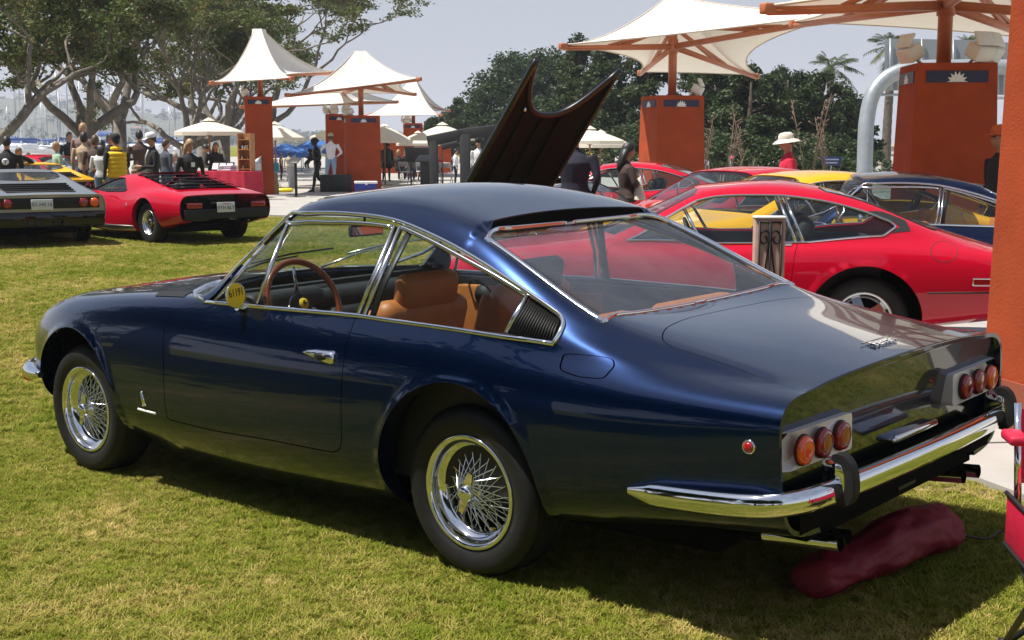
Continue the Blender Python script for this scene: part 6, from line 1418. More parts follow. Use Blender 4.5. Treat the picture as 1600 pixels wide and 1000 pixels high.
        for w_ in ws_: inst('window', w_, h)
    for k in range(70):
        i = rnd.randrange(len(pts)); q = pts[i]; rel = q-CAM; dep = rel@_F; uu = 800+FPX*(rel@_R)/dep
        if not (-100 < uu < 500) or q[2] < 3: continue
    tv = MB()
    for k in range(900):
        i = rnd.randrange(len(pts)); q = pts[i]+np.array([rnd.uniform(-60, 60), rnd.uniform(-60, 60), 0]); leaves(tv, (q[0], q[1], q[2]+2), rnd.uniform(4, 8), 9, 3.2, rnd, .6)
    o = tv.build('hillside_trees', [PINELEAF]); tag(o, 'dark trees scattered over the far hillside', 'trees', kind='stuff')
far_things()
# ---------------------------------------------------------------- people
SKIN = mat('skin', (.42, .21, .13), .55, 0, .08, 12); SKIN2 = mat('tanned_skin', (.30, .14, .085), .55, 0, .08, 12)
def cloth(name, c): return mat('cloth_'+name, c, .85, 0, .10, 25, .25, 120, .003)
def ring_tube(mb, rings, n=12):
    "rings: (centre, rx, ry, axis-x vector, axis-y vector)"
    V = []
    for c, rx, ry, ax, ay in rings:
        for k in range(n): a = 2*pi*k/n; V.append(Vector(c)+Vector(ax)*rx*cos(a)+Vector(ay)*ry*sin(a))
    m = len(rings); F = [(i*n+k, i*n+(k+1) % n, (i+1)*n+(k+1) % n, (i+1)*n+k) for i in range(m-1) for k in range(n)]; F += [tuple(range(n))[::-1], tuple((m-1)*n+k for k in range(n))]
    mb.add(V, F, 0, True)
def limb(mb, pts, rs, n=10):
    p = smoothpoly(np.array(pts, float), False, 3); r = np.interp(np.linspace(0, len(pts)-1, len(p)), range(len(pts)), rs); mb.tube([tuple(q) for q in p], list(r), n)
PCACHE = {}
def body_mesh(key, H, pose, fat, female):
    """one continuous figure facing +x, feet on z=0. Returns mesh + joint segments for colouring."""
    if key in PCACHE: return PCACHE[key]
    s = H/1.75; mb = MB(); X, Y = Vector((1, 0, 0)), Vector((0, 1, 0)); sh = (.185 if female else .205)*s; hipw = (.165 if female else .155)*s*fat; lean = pose.get('lean', 0.0); drop = pose.get('drop', 0.0)
    def T(p):   # lean the trunk forward about the hips
        p = Vector(p); 
        if p.z > .95*s and lean: d = p.z-.95*s; x = p.x; p = Vector((x*cos(lean)+d*sin(lean), p.y, .95*s-x*sin(lean)+d*cos(lean)))
        p.z -= drop; return p
    rg = [(.90, .115*fat, hipw/s), (.98, .115*fat, (hipw/s)*.98), (1.08, .105*fat, .135*fat if not female else .12*fat), (1.20, .118*fat, .155*fat), (1.32, .120*fat, .175*fat), (1.41, .095, .165), (1.46, .06, .085), (1.50, .052, .056), (1.56, .052, .054)]
    ring_tube(mb, [(T((-.01*s if z > 1.3 else 0, 0, z*s)), rx*s, ry*s, X if not lean else (X*cos(lean)-Vector((0, 0, 1))*sin(lean) if z > .95 else X), Y) for z, rx, ry in rg], 14)
    hd = T((.02*s, 0, 1.645*s)); hx, hz = .098*s, .122*s; yawh = pose.get('head', 0)
    hm = Matrix.Translation(hd) @ Matrix.Rotation(yawh, 4, 'Z') @ Matrix.Rotation(pose.get('nod', 0)+lean*.6, 4, 'Y')
    prof = []
    for i in range(11):
        a = -pi/2+pi*i/10; prof.append((cos(a), sin(a)))
    V = []; n = 16
    for c, sn in prof:
        for k in range(n):
            a = 2*pi*k/n; jaw = 1-.24*max(0, -sn)**1.2; x = hx*c*cos(a)*(1.02 if cos(a) < 0 else .95)+(.012*s if sn < 0 else 0); y = .074*s*c*sin(a)*jaw; V.append(hm @ Vector((x, y, hz*sn)))
    mb.add(V, [(i*n+k, i*n+(k+1) % n, (i+1)*n+(k+1) % n, (i+1)*n+k) for i in range(10) for k in range(n)], 0, True)
    limb(mb, [hm @ Vector((.085*s, 0, .02*s)), hm @ Vector((.108*s, 0, -.012*s)), hm @ Vector((.092*s, 0, -.03*s))], [.010*s, .015*s, .012*s], 8)   # nose
    for e in (1, -1): limb(mb, [hm @ Vector((0, .07*s*e, .01*s)), hm @ Vector((-.012*s, .082*s*e, -.015*s))], [.016*s, .014*s], 8)   # ears
    limb(mb, [hm @ Vector((.075*s, -.022*s, -.06*s)), hm @ Vector((.083*s, 0, -.058*s)), hm @ Vector((.075*s, .022*s, -.06*s))], [.010*s]*3, 6)   # mouth
    seg = [('head', hd-Vector((0, 0, .12*s)), hd+Vector((0, 0, .12*s))), ('neck', T((0, 0, 1.49*s)), T((0, 0, 1.55*s))), ('torso', T((0, 0, 1.04*s)), T((0, 0, 1.42*s))), ('hips', T((0, 0, .88*s)), T((0, 0, .98*s)))]
    for e, sd in ((1, 'L'), (-1, 'R')):
        a = pose.get('arm'+sd, 'down'); S0 = T((0, sh*e, 1.40*s)); S1 = T((0, (sh+.02)*e, 1.37*s))
        el, wr, hd_ = {'down': ((-.02, .265, 1.10), (.05, .27, .86), (.07, .265, .77)), 'hip': ((-.10, .36, 1.14), (.06, .20, 1.02), (.10, .15, .98)), 'front': ((.02, .26, 1.11), (.24, .13, 1.10), (.31, .09, 1.11)), 'pocket': ((-.06, .29, 1.12), (.04, .22, .93), (.05, .19, .86)), 'fold': ((.06, .27, 1.13), (.19, .03, 1.17), (.17, -.07, 1.19)), 'up': ((.10, .30, 1.25), (.26, .20, 1.42), (.30, .16, 1.50)), 'carry': ((.0, .27, 1.11), (.27, .16, 1.02), (.35, .14, 1.0)), 'lap': ((.05, .25, 1.10), (.28, .16, .98), (.35, .12, .97))}[a]
        E_, Wr, Hd = (T((q[0]*s, q[1]*s*e, q[2]*s)) for q in (el, wr, hd_))
        limb(mb, [S0, S1*.5+E_*.5+Vector((0, .006*e, 0)), E_, E_*.5+Wr*.5, Wr], [.062*s*fat, .050*s*fat, .042*s, .037*s, .027*s])
        dr = (Hd-Wr).normalized(); sdv = dr.cross(Vector((0, e, 0)))
        if sdv.length < .2: sdv = dr.cross(Vector((1, 0, 0)))
        sdv.normalize(); limb(mb, [Wr, Wr+dr*.045*s, Wr+dr*.085*s], [.028*s, .036*s, .030*s], 8)
        for f in range(4): o_ = sdv*(f-1.5)*.018*s; L_ = (.07, .082, .078, .062)[f]*s; limb(mb, [Wr+dr*.075*s+o_, Wr+dr*(.075*s+L_*.5)+o_*1.1, Wr+dr*(.075*s+L_)+o_*1.1-Vector((0, e*.012*s, 0))], [.0115*s, .011*s, .009*s], 6)
        limb(mb, [Wr+dr*.03*s-sdv*.025*s, Wr+dr*.06*s-sdv*.05*s, Wr+dr*.09*s-sdv*.052*s], [.013*s, .012*s, .010*s], 6)
        seg += [('uarm', S0, E_), ('farm', E_, Wr), ('hand', Wr+dr*.03*s, Hd+dr*.08*s)]
        lg = pose.get('leg'+sd, 'stand'); hp = Vector((0, .088*s*e*fat, .92*s-drop))
        kn, an, toe = {'stand': ((.015, .10, .50), (-.02, .11, .085), (.15, .13, .04)), 'fwd': ((.16, .09, .52), (.24, .09, .10), (.41, .10, .04)), 'back': ((-.06, .09, .49), (-.34, .09, .20), (-.25, .09, .05)), 'sit': ((.42, .13, .92), (.40, .13, .50), (.56, .14, .45)), 'wide': ((.03, .15, .50), (.0, .19, .085), (.16, .23, .04))}[lg]
        K_, A_, To = (Vector((q[0]*s, q[1]*s*e, q[2]*s-(drop if lg == 'sit' else 0))) for q in (kn, an, toe))
        limb(mb, [hp+Vector((0, 0, .03*s)), hp*.55+K_*.45, K_, K_*.6+A_*.4+Vector((-.018*s, 0, 0)), A_], [.095*s*fat, .080*s*fat, .058*s, .056*s, .040*s], 12)
        limb(mb, [A_+Vector((-.05*s, 0, -.045*s)), A_*.5+To*.5+Vector((0, 0, -.005)), To], [.042*s, .044*s, .034*s], 10); seg += [('thigh', hp, K_), ('shin', K_, A_), ('foot', A_+Vector((-.04*s, 0, -.05*s)), To)]
    skirt = pose.get('skirt')
    if skirt: ring_tube(mb, [(T((0, 0, 1.04*s)), .115*s, .145*s, X, Y), (Vector((0, 0, .90*s-drop)), .145*s, .185*s, X, Y), (Vector((0, 0, skirt*s)), .20*s, .24*s, X, Y)], 16)
    me = mb.mesh('tmp', [SKIN]); o = bpy.data.objects.new('tmp', me); COL.objects.link(o)
    rm = o.modifiers.new('r', 'REMESH'); rm.mode = 'VOXEL'; rm.voxel_size = .0155*s; sm = o.modifiers.new('s', 'SMOOTH'); sm.factor = .5; sm.iterations = 3
    me2 = bpy.data.meshes.new_from_object(o.evaluated_get(bpy.context.evaluated_depsgraph_get())); bpy.data.objects.remove(o); bpy.data.meshes.remove(me); me2.name = 'body'
    n = len(me2.polygons); cen = np.zeros(n*3); me2.polygons.foreach_get('center', cen); cen = cen.reshape(-1, 3); best = np.full(n, 1e9); lab = np.zeros(n, int); names = []
    for nm, a, b in seg:
        a, b = np.array(a), np.array(b); d = b-a; t = np.clip(((cen-a)@d)/max(d@d, 1e-9), 0, 1); dist = np.linalg.norm(cen-(a+t[:, None]*d), axis=1)/{'torso': 1.9, 'hips': 1.6, 'head': 1.25, 'thigh': 1.25}.get(nm, 1.0)
        if nm not in names: names.append(nm)
        m = dist < best; best[m] = dist[m]; lab[m] = names.index(nm)
    me2.polygons.foreach_set('use_smooth', [True]*n)
    lab_n = np.array(names)[lab]; PCACHE[key] = (me2, lab_n, cen, hm, s, T); return PCACHE[key]
HAIRC = {'black': mat('black_hair', (.012, .010, .009), .5, 0, .2, 40), 'brown': mat('brown_hair', (.075, .040, .020), .5, 0, .3, 40), 'blond': mat('blond_hair', (.34, .22, .10), .5, 0, .3, 40), 'grey': mat('grey_hair', (.30, .29, .28), .6, 0, .2, 40)}
EYE = mat('dark_eye', (.02, .015, .012), .3, 0, 0)
def person(label, u, vtop, D, off, top, legs, hair='black', style='short', pose=None, H=None, sleeve='long', fat=1.1, female=False, hat=None, skin=None, shoes=(.02, .02, .02), mono=None, name='person', cat='person', group=None, z=None):
    pose = pose or {}; p = at(u, D); zg = gz(p[0], p[1]) if z is None else z
    Hh = H or (atv(u, vtop, D)[2]-zg-(.02 if hat else .01))
    key = repr((round(1.75, 2), sorted(pose.items()), fat, female)); me, lab, cen, hm, s0, T = body_mesh(key, 1.75, pose, fat, female); k = Hh/(1.765-pose.get('drop', 0))
    t = thing(name, label, cat, (p[0], p[1], zg), face(p, off), group); me = me.copy(); sk_ = skin or SKIN
    top = top if not isinstance(top, tuple) else cloth('%02x%02x%02x' % tuple(int(c*255) for c in top), top); legs = legs if not isinstance(legs, tuple) else cloth('%02x%02x%02x' % tuple(int(c*255) for c in legs), legs)
    sh_ = cloth('%02x%02x%02x' % tuple(int(c*255) for c in shoes), shoes)
    me.materials.clear()
    for m_ in ([mono] if mono else [sk_, top, legs, sh_, EYE]): me.materials.append(m_)
    if mono: mi = np.zeros(len(lab), int)
    else:
        mi = np.zeros(len(lab), int); mi[np.isin(lab, ['torso', 'uarm'])] = 1; mi[np.isin(lab, ['hips', 'thigh', 'shin'])] = 2; mi[lab == 'foot'] = 3
        if sleeve == 'long': mi[lab == 'farm'] = 1
        if sleeve == 'none': mi[lab == 'uarm'] = 0
        mi[(lab == 'hips') & (cen[:, 2] > .93*s0-pose.get('drop', 0))] = 1
        if pose.get('skirt'): mi[(cen[:, 2] > pose['skirt']) & (cen[:, 2] < 1.1) & ~np.isin(lab, ['hand', 'farm'])] = 1; mi[(cen[:, 2] < pose['skirt']) & np.isin(lab, ['shin', 'thigh'])] = 0
        hi = np.array([tuple(hm.inverted() @ Vector(c)) for c in cen[lab == 'head']])
        if len(hi):
            q = np.zeros(len(hi), bool)
            for e in (1, -1): q |= (np.abs(hi[:, 1]-e*.032) < .013) & (np.abs(hi[:, 2]-.012) < .009) & (hi[:, 0] > .05)
            idx = np.where(lab == 'head')[0]; mi[idx[q]] = 4
    me.polygons.foreach_set('material_index', mi); b = inst('body', me, t, sc=k)
    hr = mono or HAIRC[hair]; h = MB(); R = lambda c, a: None
    def cap(zlo_f, zlo_b, r=1.09, back=0.0):
        V = []; n = 20; rows = 8
        for i in range(rows+1):
            for j in range(n):
                a = 2*pi*j/n; fr = .5+.5*cos(a); zlo = zlo_b+(zlo_f-zlo_b)*fr**1.2; el = pi/2-(pi/2-zlo)*i/rows
                V.append(hm @ Vector((.098*r*cos(el)*cos(a)*(1.06 if cos(a) < 0 else .99)-back*(1-fr)*(i/rows), .078*r*cos(el)*sin(a), .124*r*sin(el))))
        h.add(V, [(i*n+j, (i+1)*n+j, (i+1)*n+(j+1) % n, i*n+(j+1) % n) for i in range(rows) for j in range(n)], 0, True)
    if style != 'bald':
        if style == 'short': cap(.62, -.55)
        elif style == 'bob': cap(.55, -1.0, 1.16)
        elif style in ('long', 'veil'):
            cap(.6, -.7, 1.14)
            rings = [(hm @ Vector((-.045, 0, .02)), .075, .095), (hm @ Vector((-.06, 0, -.12)), .06, .098), (hm @ Vector((-.075, 0, -.22)), .05, .095), (hm @ Vector((-.07, 0, -.32)), .03, .07)]
            ring_tube(h, [(c, a, b_, (1, 0, 0), (0, 1, 0)) for c, a, b_ in rings], 12)
        inst('hair', h.mesh('hair', [hr]), t, sc=k)
    if hat:
        kind, hm_ = hat; q = MB(); hmat = hm_ if not isinstance(hm_, tuple) else cloth('hat%02x%02x%02x' % tuple(int(c*255) for c in hm_), hm_); Mh = hm @ Matrix.Translation((-.005, 0, .045))
        if kind == 'cap':
            q.lathe([(.108, -.01), (.112, .03), (.098, .075), (.06, .10), (0, .108)], 18, Mh @ Matrix.Scale(.86, 4, (0, 1, 0))); V = []
            for i in range(9): a = -1.0+2.0*i/8; V += [Mh @ Vector((.10*cos(a), .088*sin(a), 0)), Mh @ Vector((.10*cos(a)+.085*cos(a*.6), .085*sin(a), -.022))]
            q.add(V, [(2*i, 2*i+1, 2*i+3, 2*i+2) for i in range(8)], 0, True); q.add([v+Vector((0, 0, .006)) for v in V], [(2*i+2, 2*i+3, 2*i+1, 2*i) for i in range(8)], 0, True)
        elif kind == 'sun': q.lathe([(.20, -.05), (.165, -.018), (.115, .0), (.112, .035), (.102, .07), (.07, .095), (0, .10)], 24, Mh @ Matrix.Rotation(-.12, 4, 'Y') @ Matrix.Scale(.92, 4, (0, 1, 0))); q.lathe([(.113, .002), (.1155, .012), (.113, .024)], 24, Mh @ Matrix.Rotation(-.12, 4, 'Y') @ Matrix.Scale(.92, 4, (0, 1, 0)))
        elif kind == 'toque': q.lathe([(.10, -.01), (.104, .05), (.118, .09), (.11, .13), (0, .14)], 18, Mh @ Matrix.Scale(.86, 4, (0, 1, 0)))
        elif kind == 'bonnet': q.lathe([(.15, -.07), (.125, .0), (.12, .05), (.08, .09), (0, .10)], 18, Mh @ Matrix.Rotation(.5, 4, 'Y'))
        inst('hat', q.mesh('hat', [hmat]), t, sc=k)
    return t, k, hm
BLK, JEANS, DJEANS, GREY, BRN, WHT = (.012, .012, .014), (.13, .19, .29), (.035, .06, .12), (.16, .16, .17), (.06, .035, .025), (.72, .73, .76)
def extra(t, name, mb, mats, k): o = mb.build(name, mats, t[0]); o.scale = (k,)*3; return o
P = person
r = P('man in a black T-shirt with a round white back print at the left edge', 17, 212, 24, 172, BLK, DJEANS, sleeve='short'); q = MB(); q.lathe([(0, .006), (.062, .004), (.066, -.004)], 24, Matrix.Translation((-.138, .02, 1.27)) @ Matrix.Rotation(-pi/2, 4, 'Y') @ Matrix.Rotation(.05, 4, 'X')); q.add([(-.148, .06, 1.30), (-.148, -.02, 1.30), (-.148, -.02, 1.285), (-.148, .012, 1.285), (-.148, .012, 1.235), (-.148, .028, 1.235), (-.148, .028, 1.285), (-.148, .06, 1.285)], [(0, 1, 2, 3, 6, 7), (3, 4, 5, 6)], 1); extra(r, 'back_print', q, [WHITEP, BLKPRINT], r[1])
P('person in a pale green top standing beside the grey posts', 93, 221, 31, -70, (.30, .42, .30), DJEANS, 'blond', 'short', {'armL': 'front', 'armR': 'hip'}, sleeve='short')
P('person in a beige top and jeans with black hair, back to us', 136, 206, 29.5, 165, (.42, .31, .20), DJEANS, 'black', 'bob', {'legL': 'wide'}, sleeve='long', fat=1.08)
P('tall blond person behind the one in the beige top', 134, 192, 34, 150, (.20, .14, .12), DJEANS, 'blond', 'short')
P('brown haired person in a dark brown T-shirt and grey jeans, back to us', 153, 211, 29, 175, (.075, .05, .04), GREY, 'brown', 'bob', sleeve='short')
P('woman with black hair in a white striped top and jeans, back to us', 163, 219, 27, 160, (.55, .56, .60), JEANS, 'black', 'long', {'armL': 'front'}, sleeve='short', female=True)
P('smiling dark haired man in black facing us between two people', 176, 208, 32, 15, BLK, DJEANS, 'black', 'short', {'head': .4})
r = P('person in a yellow puffer vest over black sleeves with a dark cap', 186, 209, 26, -152, BLK, GREY, 'black', 'short', {'armR': 'front'}, fat=1.12, hat=('cap', BLK)); PUF = cloth('yellow_puffer', (.80, .50, .015)); q = MB()
for i in range(6): z = .93+.088*i; ring_tube(q, [((-.005, 0, z-.046), .158-.02*(i == 5), .20, (1, 0, 0), (0, 1, 0)), ((-.005, 0, z-.02), .172, .216, (1, 0, 0), (0, 1, 0)), ((-.005, 0, z+.02), .172-.01*(i == 5), .215, (1, 0, 0), (0, 1, 0)), ((-.005, 0, z+.046), .158-.05*(i == 5), .20-.04*(i == 5), (1, 0, 0), (0, 1, 0))], 18)
q.tube([(.07*cos(a), .085*sin(a), 1.48) for a in np.linspace(0, 2*pi, 13)], .04, 8, cap=False); extra(r, 'puffer_vest', q, [PUF], r[1])
P('man in a brown jacket, back to us, right of the yellow vest', 222, 203, 31, 185, (.065, .035, .025), (.28, .24, .19), 'black', 'short', {'armR': 'front', 'armL': 'front'})
r = P('man in a white cap and black jacket with a white stripe down the sleeve', 242, 207, 25.5, -75, BLK, BLK, 'black', 'short', {'armL': 'front', 'armR': 'carry', 'nod': .2}, hat=('cap', (.75, .75, .77))); q = MB(); q.tube([(-.01, -.215, 1.40), (-.035, -.27, 1.25), (-.03, -.285, 1.12), (.08, -.24, 1.09)], [.045, .042, .04, .03], 8); q.tube([(.09, .06, 1.44), (.13, .0, 1.3), (.12, -.09, 1.15)], .02, 6); extra(r, 'white_sleeve_stripe', q, [WHITEP], r[1])
P('person in dark clothes beside the man with the white cap', 262, 217, 30, 120, (.06, .065, .09), DJEANS, 'brown', 'short')
r = P('blond long haired woman in a black jacket with a white name badge', 300, 217, 24.5, 12, BLK, BLK, 'blond', 'long', {'head': .2, 'nod': .25}, female=True, skin=SKIN); q = MB(); q.box((.135, .035, 1.25), (.008, .075, .095)); extra(r, 'name_badge', q, [WHITEP], r[1])
P('grey haired seated person in a grey top left of the blond woman', 274, 236, 33, 60, GREY, DJEANS, 'grey', 'short', {'drop': .42, 'legL': 'sit', 'legR': 'sit', 'armL': 'lap', 'armR': 'lap'}, H=1.30)
P('dark haired seller in black leaning over the red table', 336, 221, 36, 20, BLK, BLK, 'brown', 'long', {'lean': .25, 'armL': 'front', 'armR': 'front'}, female=True)
P('person in a dark jacket bending away beside the seller', 352, 224, 37, -100, (.02, .02, .024), BLK, 'black', 'short', {'lean': .8, 'armL': 'front', 'armR': 'front'}, H=1.72)
P('person in a beige jacket behind the left bollard pair', 452, 237, 52, 160, (.50, .42, .30), (.5, .45, .4), 'black', 'short')
P('person in a black vest over white behind the boxes', 440, 239, 54, 100, BLK, BLK, 'brown', 'short', sleeve='none')
P('person with a pale hat behind the boxes', 431, 241, 58, 60, (.55, .55, .56), DJEANS, 'grey', 'short', hat=('sun', (.5, .45, .38)))
P('man in a white shirt, cap and light jeans, back to us', 518, 208, 46, 172, (.74, .75, .84), (.24, .36, .55), 'brown', 'short', {'armL': 'hip', 'armR': 'hip', 'legL': 'wide'}, hat=('cap', (.42, .38, .29)), fat=1.05)
SITP = {'drop': .45, 'legL': 'sit', 'legR': 'sit', 'armL': 'lap', 'armR': 'lap'}
P('seated man in a grey shirt and khaki cap by the folding chairs', 650, 240, 53, -150, (.15, .145, .12), DJEANS, 'grey', 'short', dict(SITP, lean=.2), H=1.30, hat=('cap', (.30, .27, .21)), fat=1.15)
P('seated person with a pinkish cap beside the grey shirted man', 661, 240, 55, 40, (.55, .18, .15), DJEANS, 'grey', 'short', SITP, H=1.30, hat=('cap', (.55, .36, .33)), sleeve='short')
P('seated blond person in black near the hatted statue', 623, 244, 54, 160, BLK, BLK, 'blond', 'bob', SITP, H=1.27)
P('seated dark haired person in black near the hatted statue', 633, 244, 57, 20, BLK, BLK, 'black', 'short', SITP, H=1.28)
P('cook in a white jacket seen through the black frame', 731, 221, 42, 30, WHT, BLK, 'black', 'short', {'armL': 'front', 'armR': 'fold'}, fat=1.05)
P('cook in a white jacket and black cap beside the raised bonnet', 748, 218, 41, -20, WHT, BLK, 'black', 'short', {'armL': 'front'}, hat=('toque', BLK), fat=1.05)
P('cook in white standing behind the right post of the black frame', 712, 232, 47, 90, WHT, BLK, 'black', 'short')
for k, (u, v, off, c, h) in enumerate([(688, 244, 20, (.45, .02, .03), 'black'), (699, 246, -40, (.5, .03, .03), 'brown'), (707, 243, 60, (.04, .04, .05), 'black'), (676, 247, 0, (.45, .03, .04), 'black'), (693, 240, 120, (.03, .03, .03), 'black')]):
    P(['person in red in the crowd seen through the black frame', 'brown haired person in red beyond the black frame', 'person in dark grey beyond the black frame', 'leftmost person in red beyond the black frame', 'taller dark figure beyond the black frame'][k], u, v, 64+2*k, off, c, DJEANS, h, 'short', group='crowd beyond the black frame')
P('man in a dark navy suit half hidden by the raised bonnet', 897, 196, 15.6, 168, (.010, .011, .028), (.010, .010, .018), 'grey', 'short', {'armR': 'pocket', 'armL': 'front'}, fat=1.22)
r = P('woman in a brown dress with long dark hair holding a pointed pale object', 978, 222, 17.2, 105, (.050, .030, .024), (.05, .03, .024), 'black', 'long', {'skirt': .55, 'armL': 'front', 'armR': 'fold', 'nod': .25}, female=True, skin=SKIN2); q = MB(); q.lathe([(.11, -.16), (.012, .17), (0, .175)], 14, Matrix.Translation((.16, -.12, 1.08)) @ Matrix.Rotation(.1, 4, 'X')); extra(r, 'paper_cone', q, [mat('pale_paper', (.62, .58, .44), .7, 0, .1)], r[1])
P('person in a red top and wide pale sun hat right of centre', 1226, 207, 17.6, -78, (.55, .012, .045), (.2, .2, .2), 'brown', 'short', {'nod': .25}, hat=('sun', (.62, .58, .49)), sleeve='long', fat=1.05)
P('man in dark clothes and an orange cap behind the right pillar', 1553, 196, 14.2, -60, BLK, BLK, 'black', 'short', {'armL': 'front'}, hat=('cap', (.55, .10, .02)), skin=SKIN2, fat=1.1)
P('small distant woman in white right of the middle pillar', 1099, 240, 46, 170, (.62, .58, .68), GREY, 'brown', 'short')
P('distant person in a pink hat among the flax leaves', 1142, 243, 48, 90, (.3, .3, .3), GREY, 'brown', 'short', hat=('sun', (.62, .10, .20)))
P('person in black near the marina between the posts', 112, 206, 38, 30, BLK, BLK, 'black', 'short')
P('person in dark clothes right of the black T-shirt man', 33, 230, 30, 60, BLK, DJEANS, 'brown', 'short')
P('small brown haired person by the blue and white car', 47, 238, 36, 150, (.25, .17, .12), DJEANS, 'brown', 'short')
BRONZE = mat('dark_bronze', (.020, .022, .020), .34, .55, .35, 7, .2, 60, .004)
r = P('bronze statue of a striding mother holding a baby', 497, 215, 40.5, -62, None, None, style='short', pose={'legL': 'fwd', 'legR': 'back', 'armL': 'front', 'armR': 'carry', 'lean': .12}, mono=BRONZE, name='statue', cat='statue', hat=('bonnet', BRONZE), fat=1.02, female=True)
q = MB(); ring_tube(q, [((.30, .02, 1.02), .05, .06, (1, 0, 0), (0, 1, 0)), ((.29, .02, 1.12), .075, .085, (1, 0, 0), (0, 1, 0)), ((.27, .02, 1.24), .07, .08, (1, 0, 0), (0, 1, 0)), ((.27, .02, 1.30), .03, .03, (1, 0, 0), (0, 1, 0))], 12); q.lathe([(0, -.075), (.05, -.055), (.072, 0), (.05, .055), (0, .075)], 14, Matrix.Translation((.28, .02, 1.37))); limb(q, [(.32, .06, 1.05), (.40, .09, .93), (.37, .09, .80)], [.045, .04, .03]); limb(q, [(.32, -.03, 1.05), (.42, -.04, .95), (.40, -.04, .82)], [.045, .04, .03]); limb(q, [(.30, .09, 1.22), (.40, .10, 1.14), (.46, .08, 1.16)], [.035, .03, .025]); extra(r, 'baby', q, [BRONZE], r[1])
r = P('bronze statue of a stout figure in a bonnet, back to us', 605, 221, 52, 165, None, None, pose={'armL': 'down', 'armR': 'pocket', 'legL': 'wide', 'legR': 'stand'}, mono=BRONZE, name='statue', cat='statue', hat=('bonnet', BRONZE), fat=1.32)
q = MB(); ring_tube(q, [((0, 0, .62), .20, .27, (1, 0, 0), (0, 1, 0)), ((0, 0, .95), .18, .24, (1, 0, 0), (0, 1, 0)), ((0, 0, 1.25), .19, .25, (1, 0, 0), (0, 1, 0)), ((-.01, 0, 1.42), .14, .21, (1, 0, 0), (0, 1, 0)), ((-.01, 0, 1.5), .07, .09, (1, 0, 0), (0, 1, 0))], 16); extra(r, 'coat', q, [BRONZE], r[1])
# ---------------------------------------------------------------- street furniture and stall things
def base(name, label, cat, u, D, off=0, group=None): p = at(u, D); return thing(name, label, cat, (p[0], p[1], gz(p[0], p[1])+.035), face(p, off), group)
GALV = mat('galvanised_steel', (.42, .45, .47), .45, .5, .1, 6); BLUEP = mat('cooler_blue', (.012, .03, .22), .4, 0, .08); CARD = mat('cardboard', (.34, .22, .12), .9, 0, .15, 8); TEAL = mat('teal_print', (.01, .22, .25), .5, 0, .1); REDCL = mat('red_cloth', (.42, .008, .035), .8, 0, .12, 6, .4, 14, .03); FABR = mat('red_nylon', (.50, .006, .04), .55, 0, .12, 10, .4, 40, .008); PLBLK = mat('black_plastic', (.015, .015, .016), .5, 0, .15)
FAB_BAG = mat('crimson_bag_cloth', (.22, .004, .02), .6, 0, .14, 10, .5, 26, .015)
for k, (u, D, vt, w_) in enumerate(((402, 38, 243, 16), (457, 45, 241, 12.5))):
    t = base('bollard', ['grey slant topped bollard in front of the red table', 'grey slant topped bollard beside the black stand'][k], 'bollard', u, D, 0, 'slant topped bollards'); h = atv(u, vt, D)[2]-t.location.z; R = w_*D/FPX/2
    q = MB(); n = 20; V = []
    for z0 in (0, h*.62): V += [(R*cos(2*pi*j/n), R*sin(2*pi*j/n), z0) for j in range(n)]
    q.add(V, [(j, (j+1) % n, n+(j+1) % n, n+j) for j in range(n)], 0, True); q.build('shaft', [GALV], t); q = MB(); V = [(R*.98*cos(2*pi*j/n), R*.98*sin(2*pi*j/n), h*.63) for j in range(n)]+[(R*.98*cos(2*pi*j/n), R*.98*sin(2*pi*j/n), h*.80) for j in range(n)]; q.add(V, [(j, (j+1) % n, n+(j+1) % n, n+j) for j in range(n)], 0, True); q.build('lens_ring', [mat('frosted_ring', (.6, .6, .6), .3, 0, .05)], t)
    q = MB(); V = [(R*cos(2*pi*j/n), R*sin(2*pi*j/n), h*.79) for j in range(n)]+[(R*cos(2*pi*j/n), R*sin(2*pi*j/n), h*.79+.02+(h*.21-.02)*(.5+.5*sin(2*pi*j/n))) for j in range(n)]; q.add(V, [(j, (j+1) % n, n+(j+1) % n, n+j) for j in range(n)]+[tuple(range(n, 2*n))], 0, True); q.build('cap', [GALV], t)
# stall with red cloth
a, b = at(268, 35.5), at(398, 34.5); mid = (a+b)/2; rz = atan2(b[1]-a[1], b[0]-a[0]); L_ = np.linalg.norm(b-a); t = thing('table', 'long stall table under a bright red cloth', 'table', (mid[0], mid[1], GFAR+.035), rz); q = MB(); q.box((0, 0, .735), (L_, .8, .03))
q.build('tabletop', [UMBW], t)
for sx in (-1, 1):
    for sy in (-1, 1): q = MB(); q.tube([(sx*(L_/2-.1), sy*.33, 0), (sx*(L_/2-.1), sy*.33, .72)], .02, 6); q.build('leg', [GALV], t)
q = MB(); n = 60; top = []; bot = []
per = [(-L_/2-.01, -.41), (L_/2+.01, -.41), (L_/2+.01, .41), (-L_/2-.01, .41)]; pp = densify(np.array(per), .09)
for k, (x, y) in enumerate(pp): top.append((x, y, .757)); s = 1+.02*sin(k*1.9)+.015*sin(k*.7); bot.append((x*s, y*(1+.09*sin(k*1.7)+.05), .03))
n = len(top); q.add(top+bot, [(k, n+k, n+(k+1) % n, (k+1) % n) for k in range(n)], 0, True); q.add(top, [tuple(range(n))]); c = q.build('tablecloth', [REDCL]); tag(c, 'bright red cloth hanging to the ground over the stall table', 'tablecloth'); c.matrix_world = Matrix.Translation(t.location) @ Matrix.Rotation(rz, 4, 'Z')
def ontable(u, name, label, cat): f = (u-268)/130; p = a+(b-a)*f; return thing(name, label, cat, (p[0], p[1], GFAR+.035+.76), rz)
o = ontable(357, 'book_stack', 'stack of white books lying on the red table', 'books')
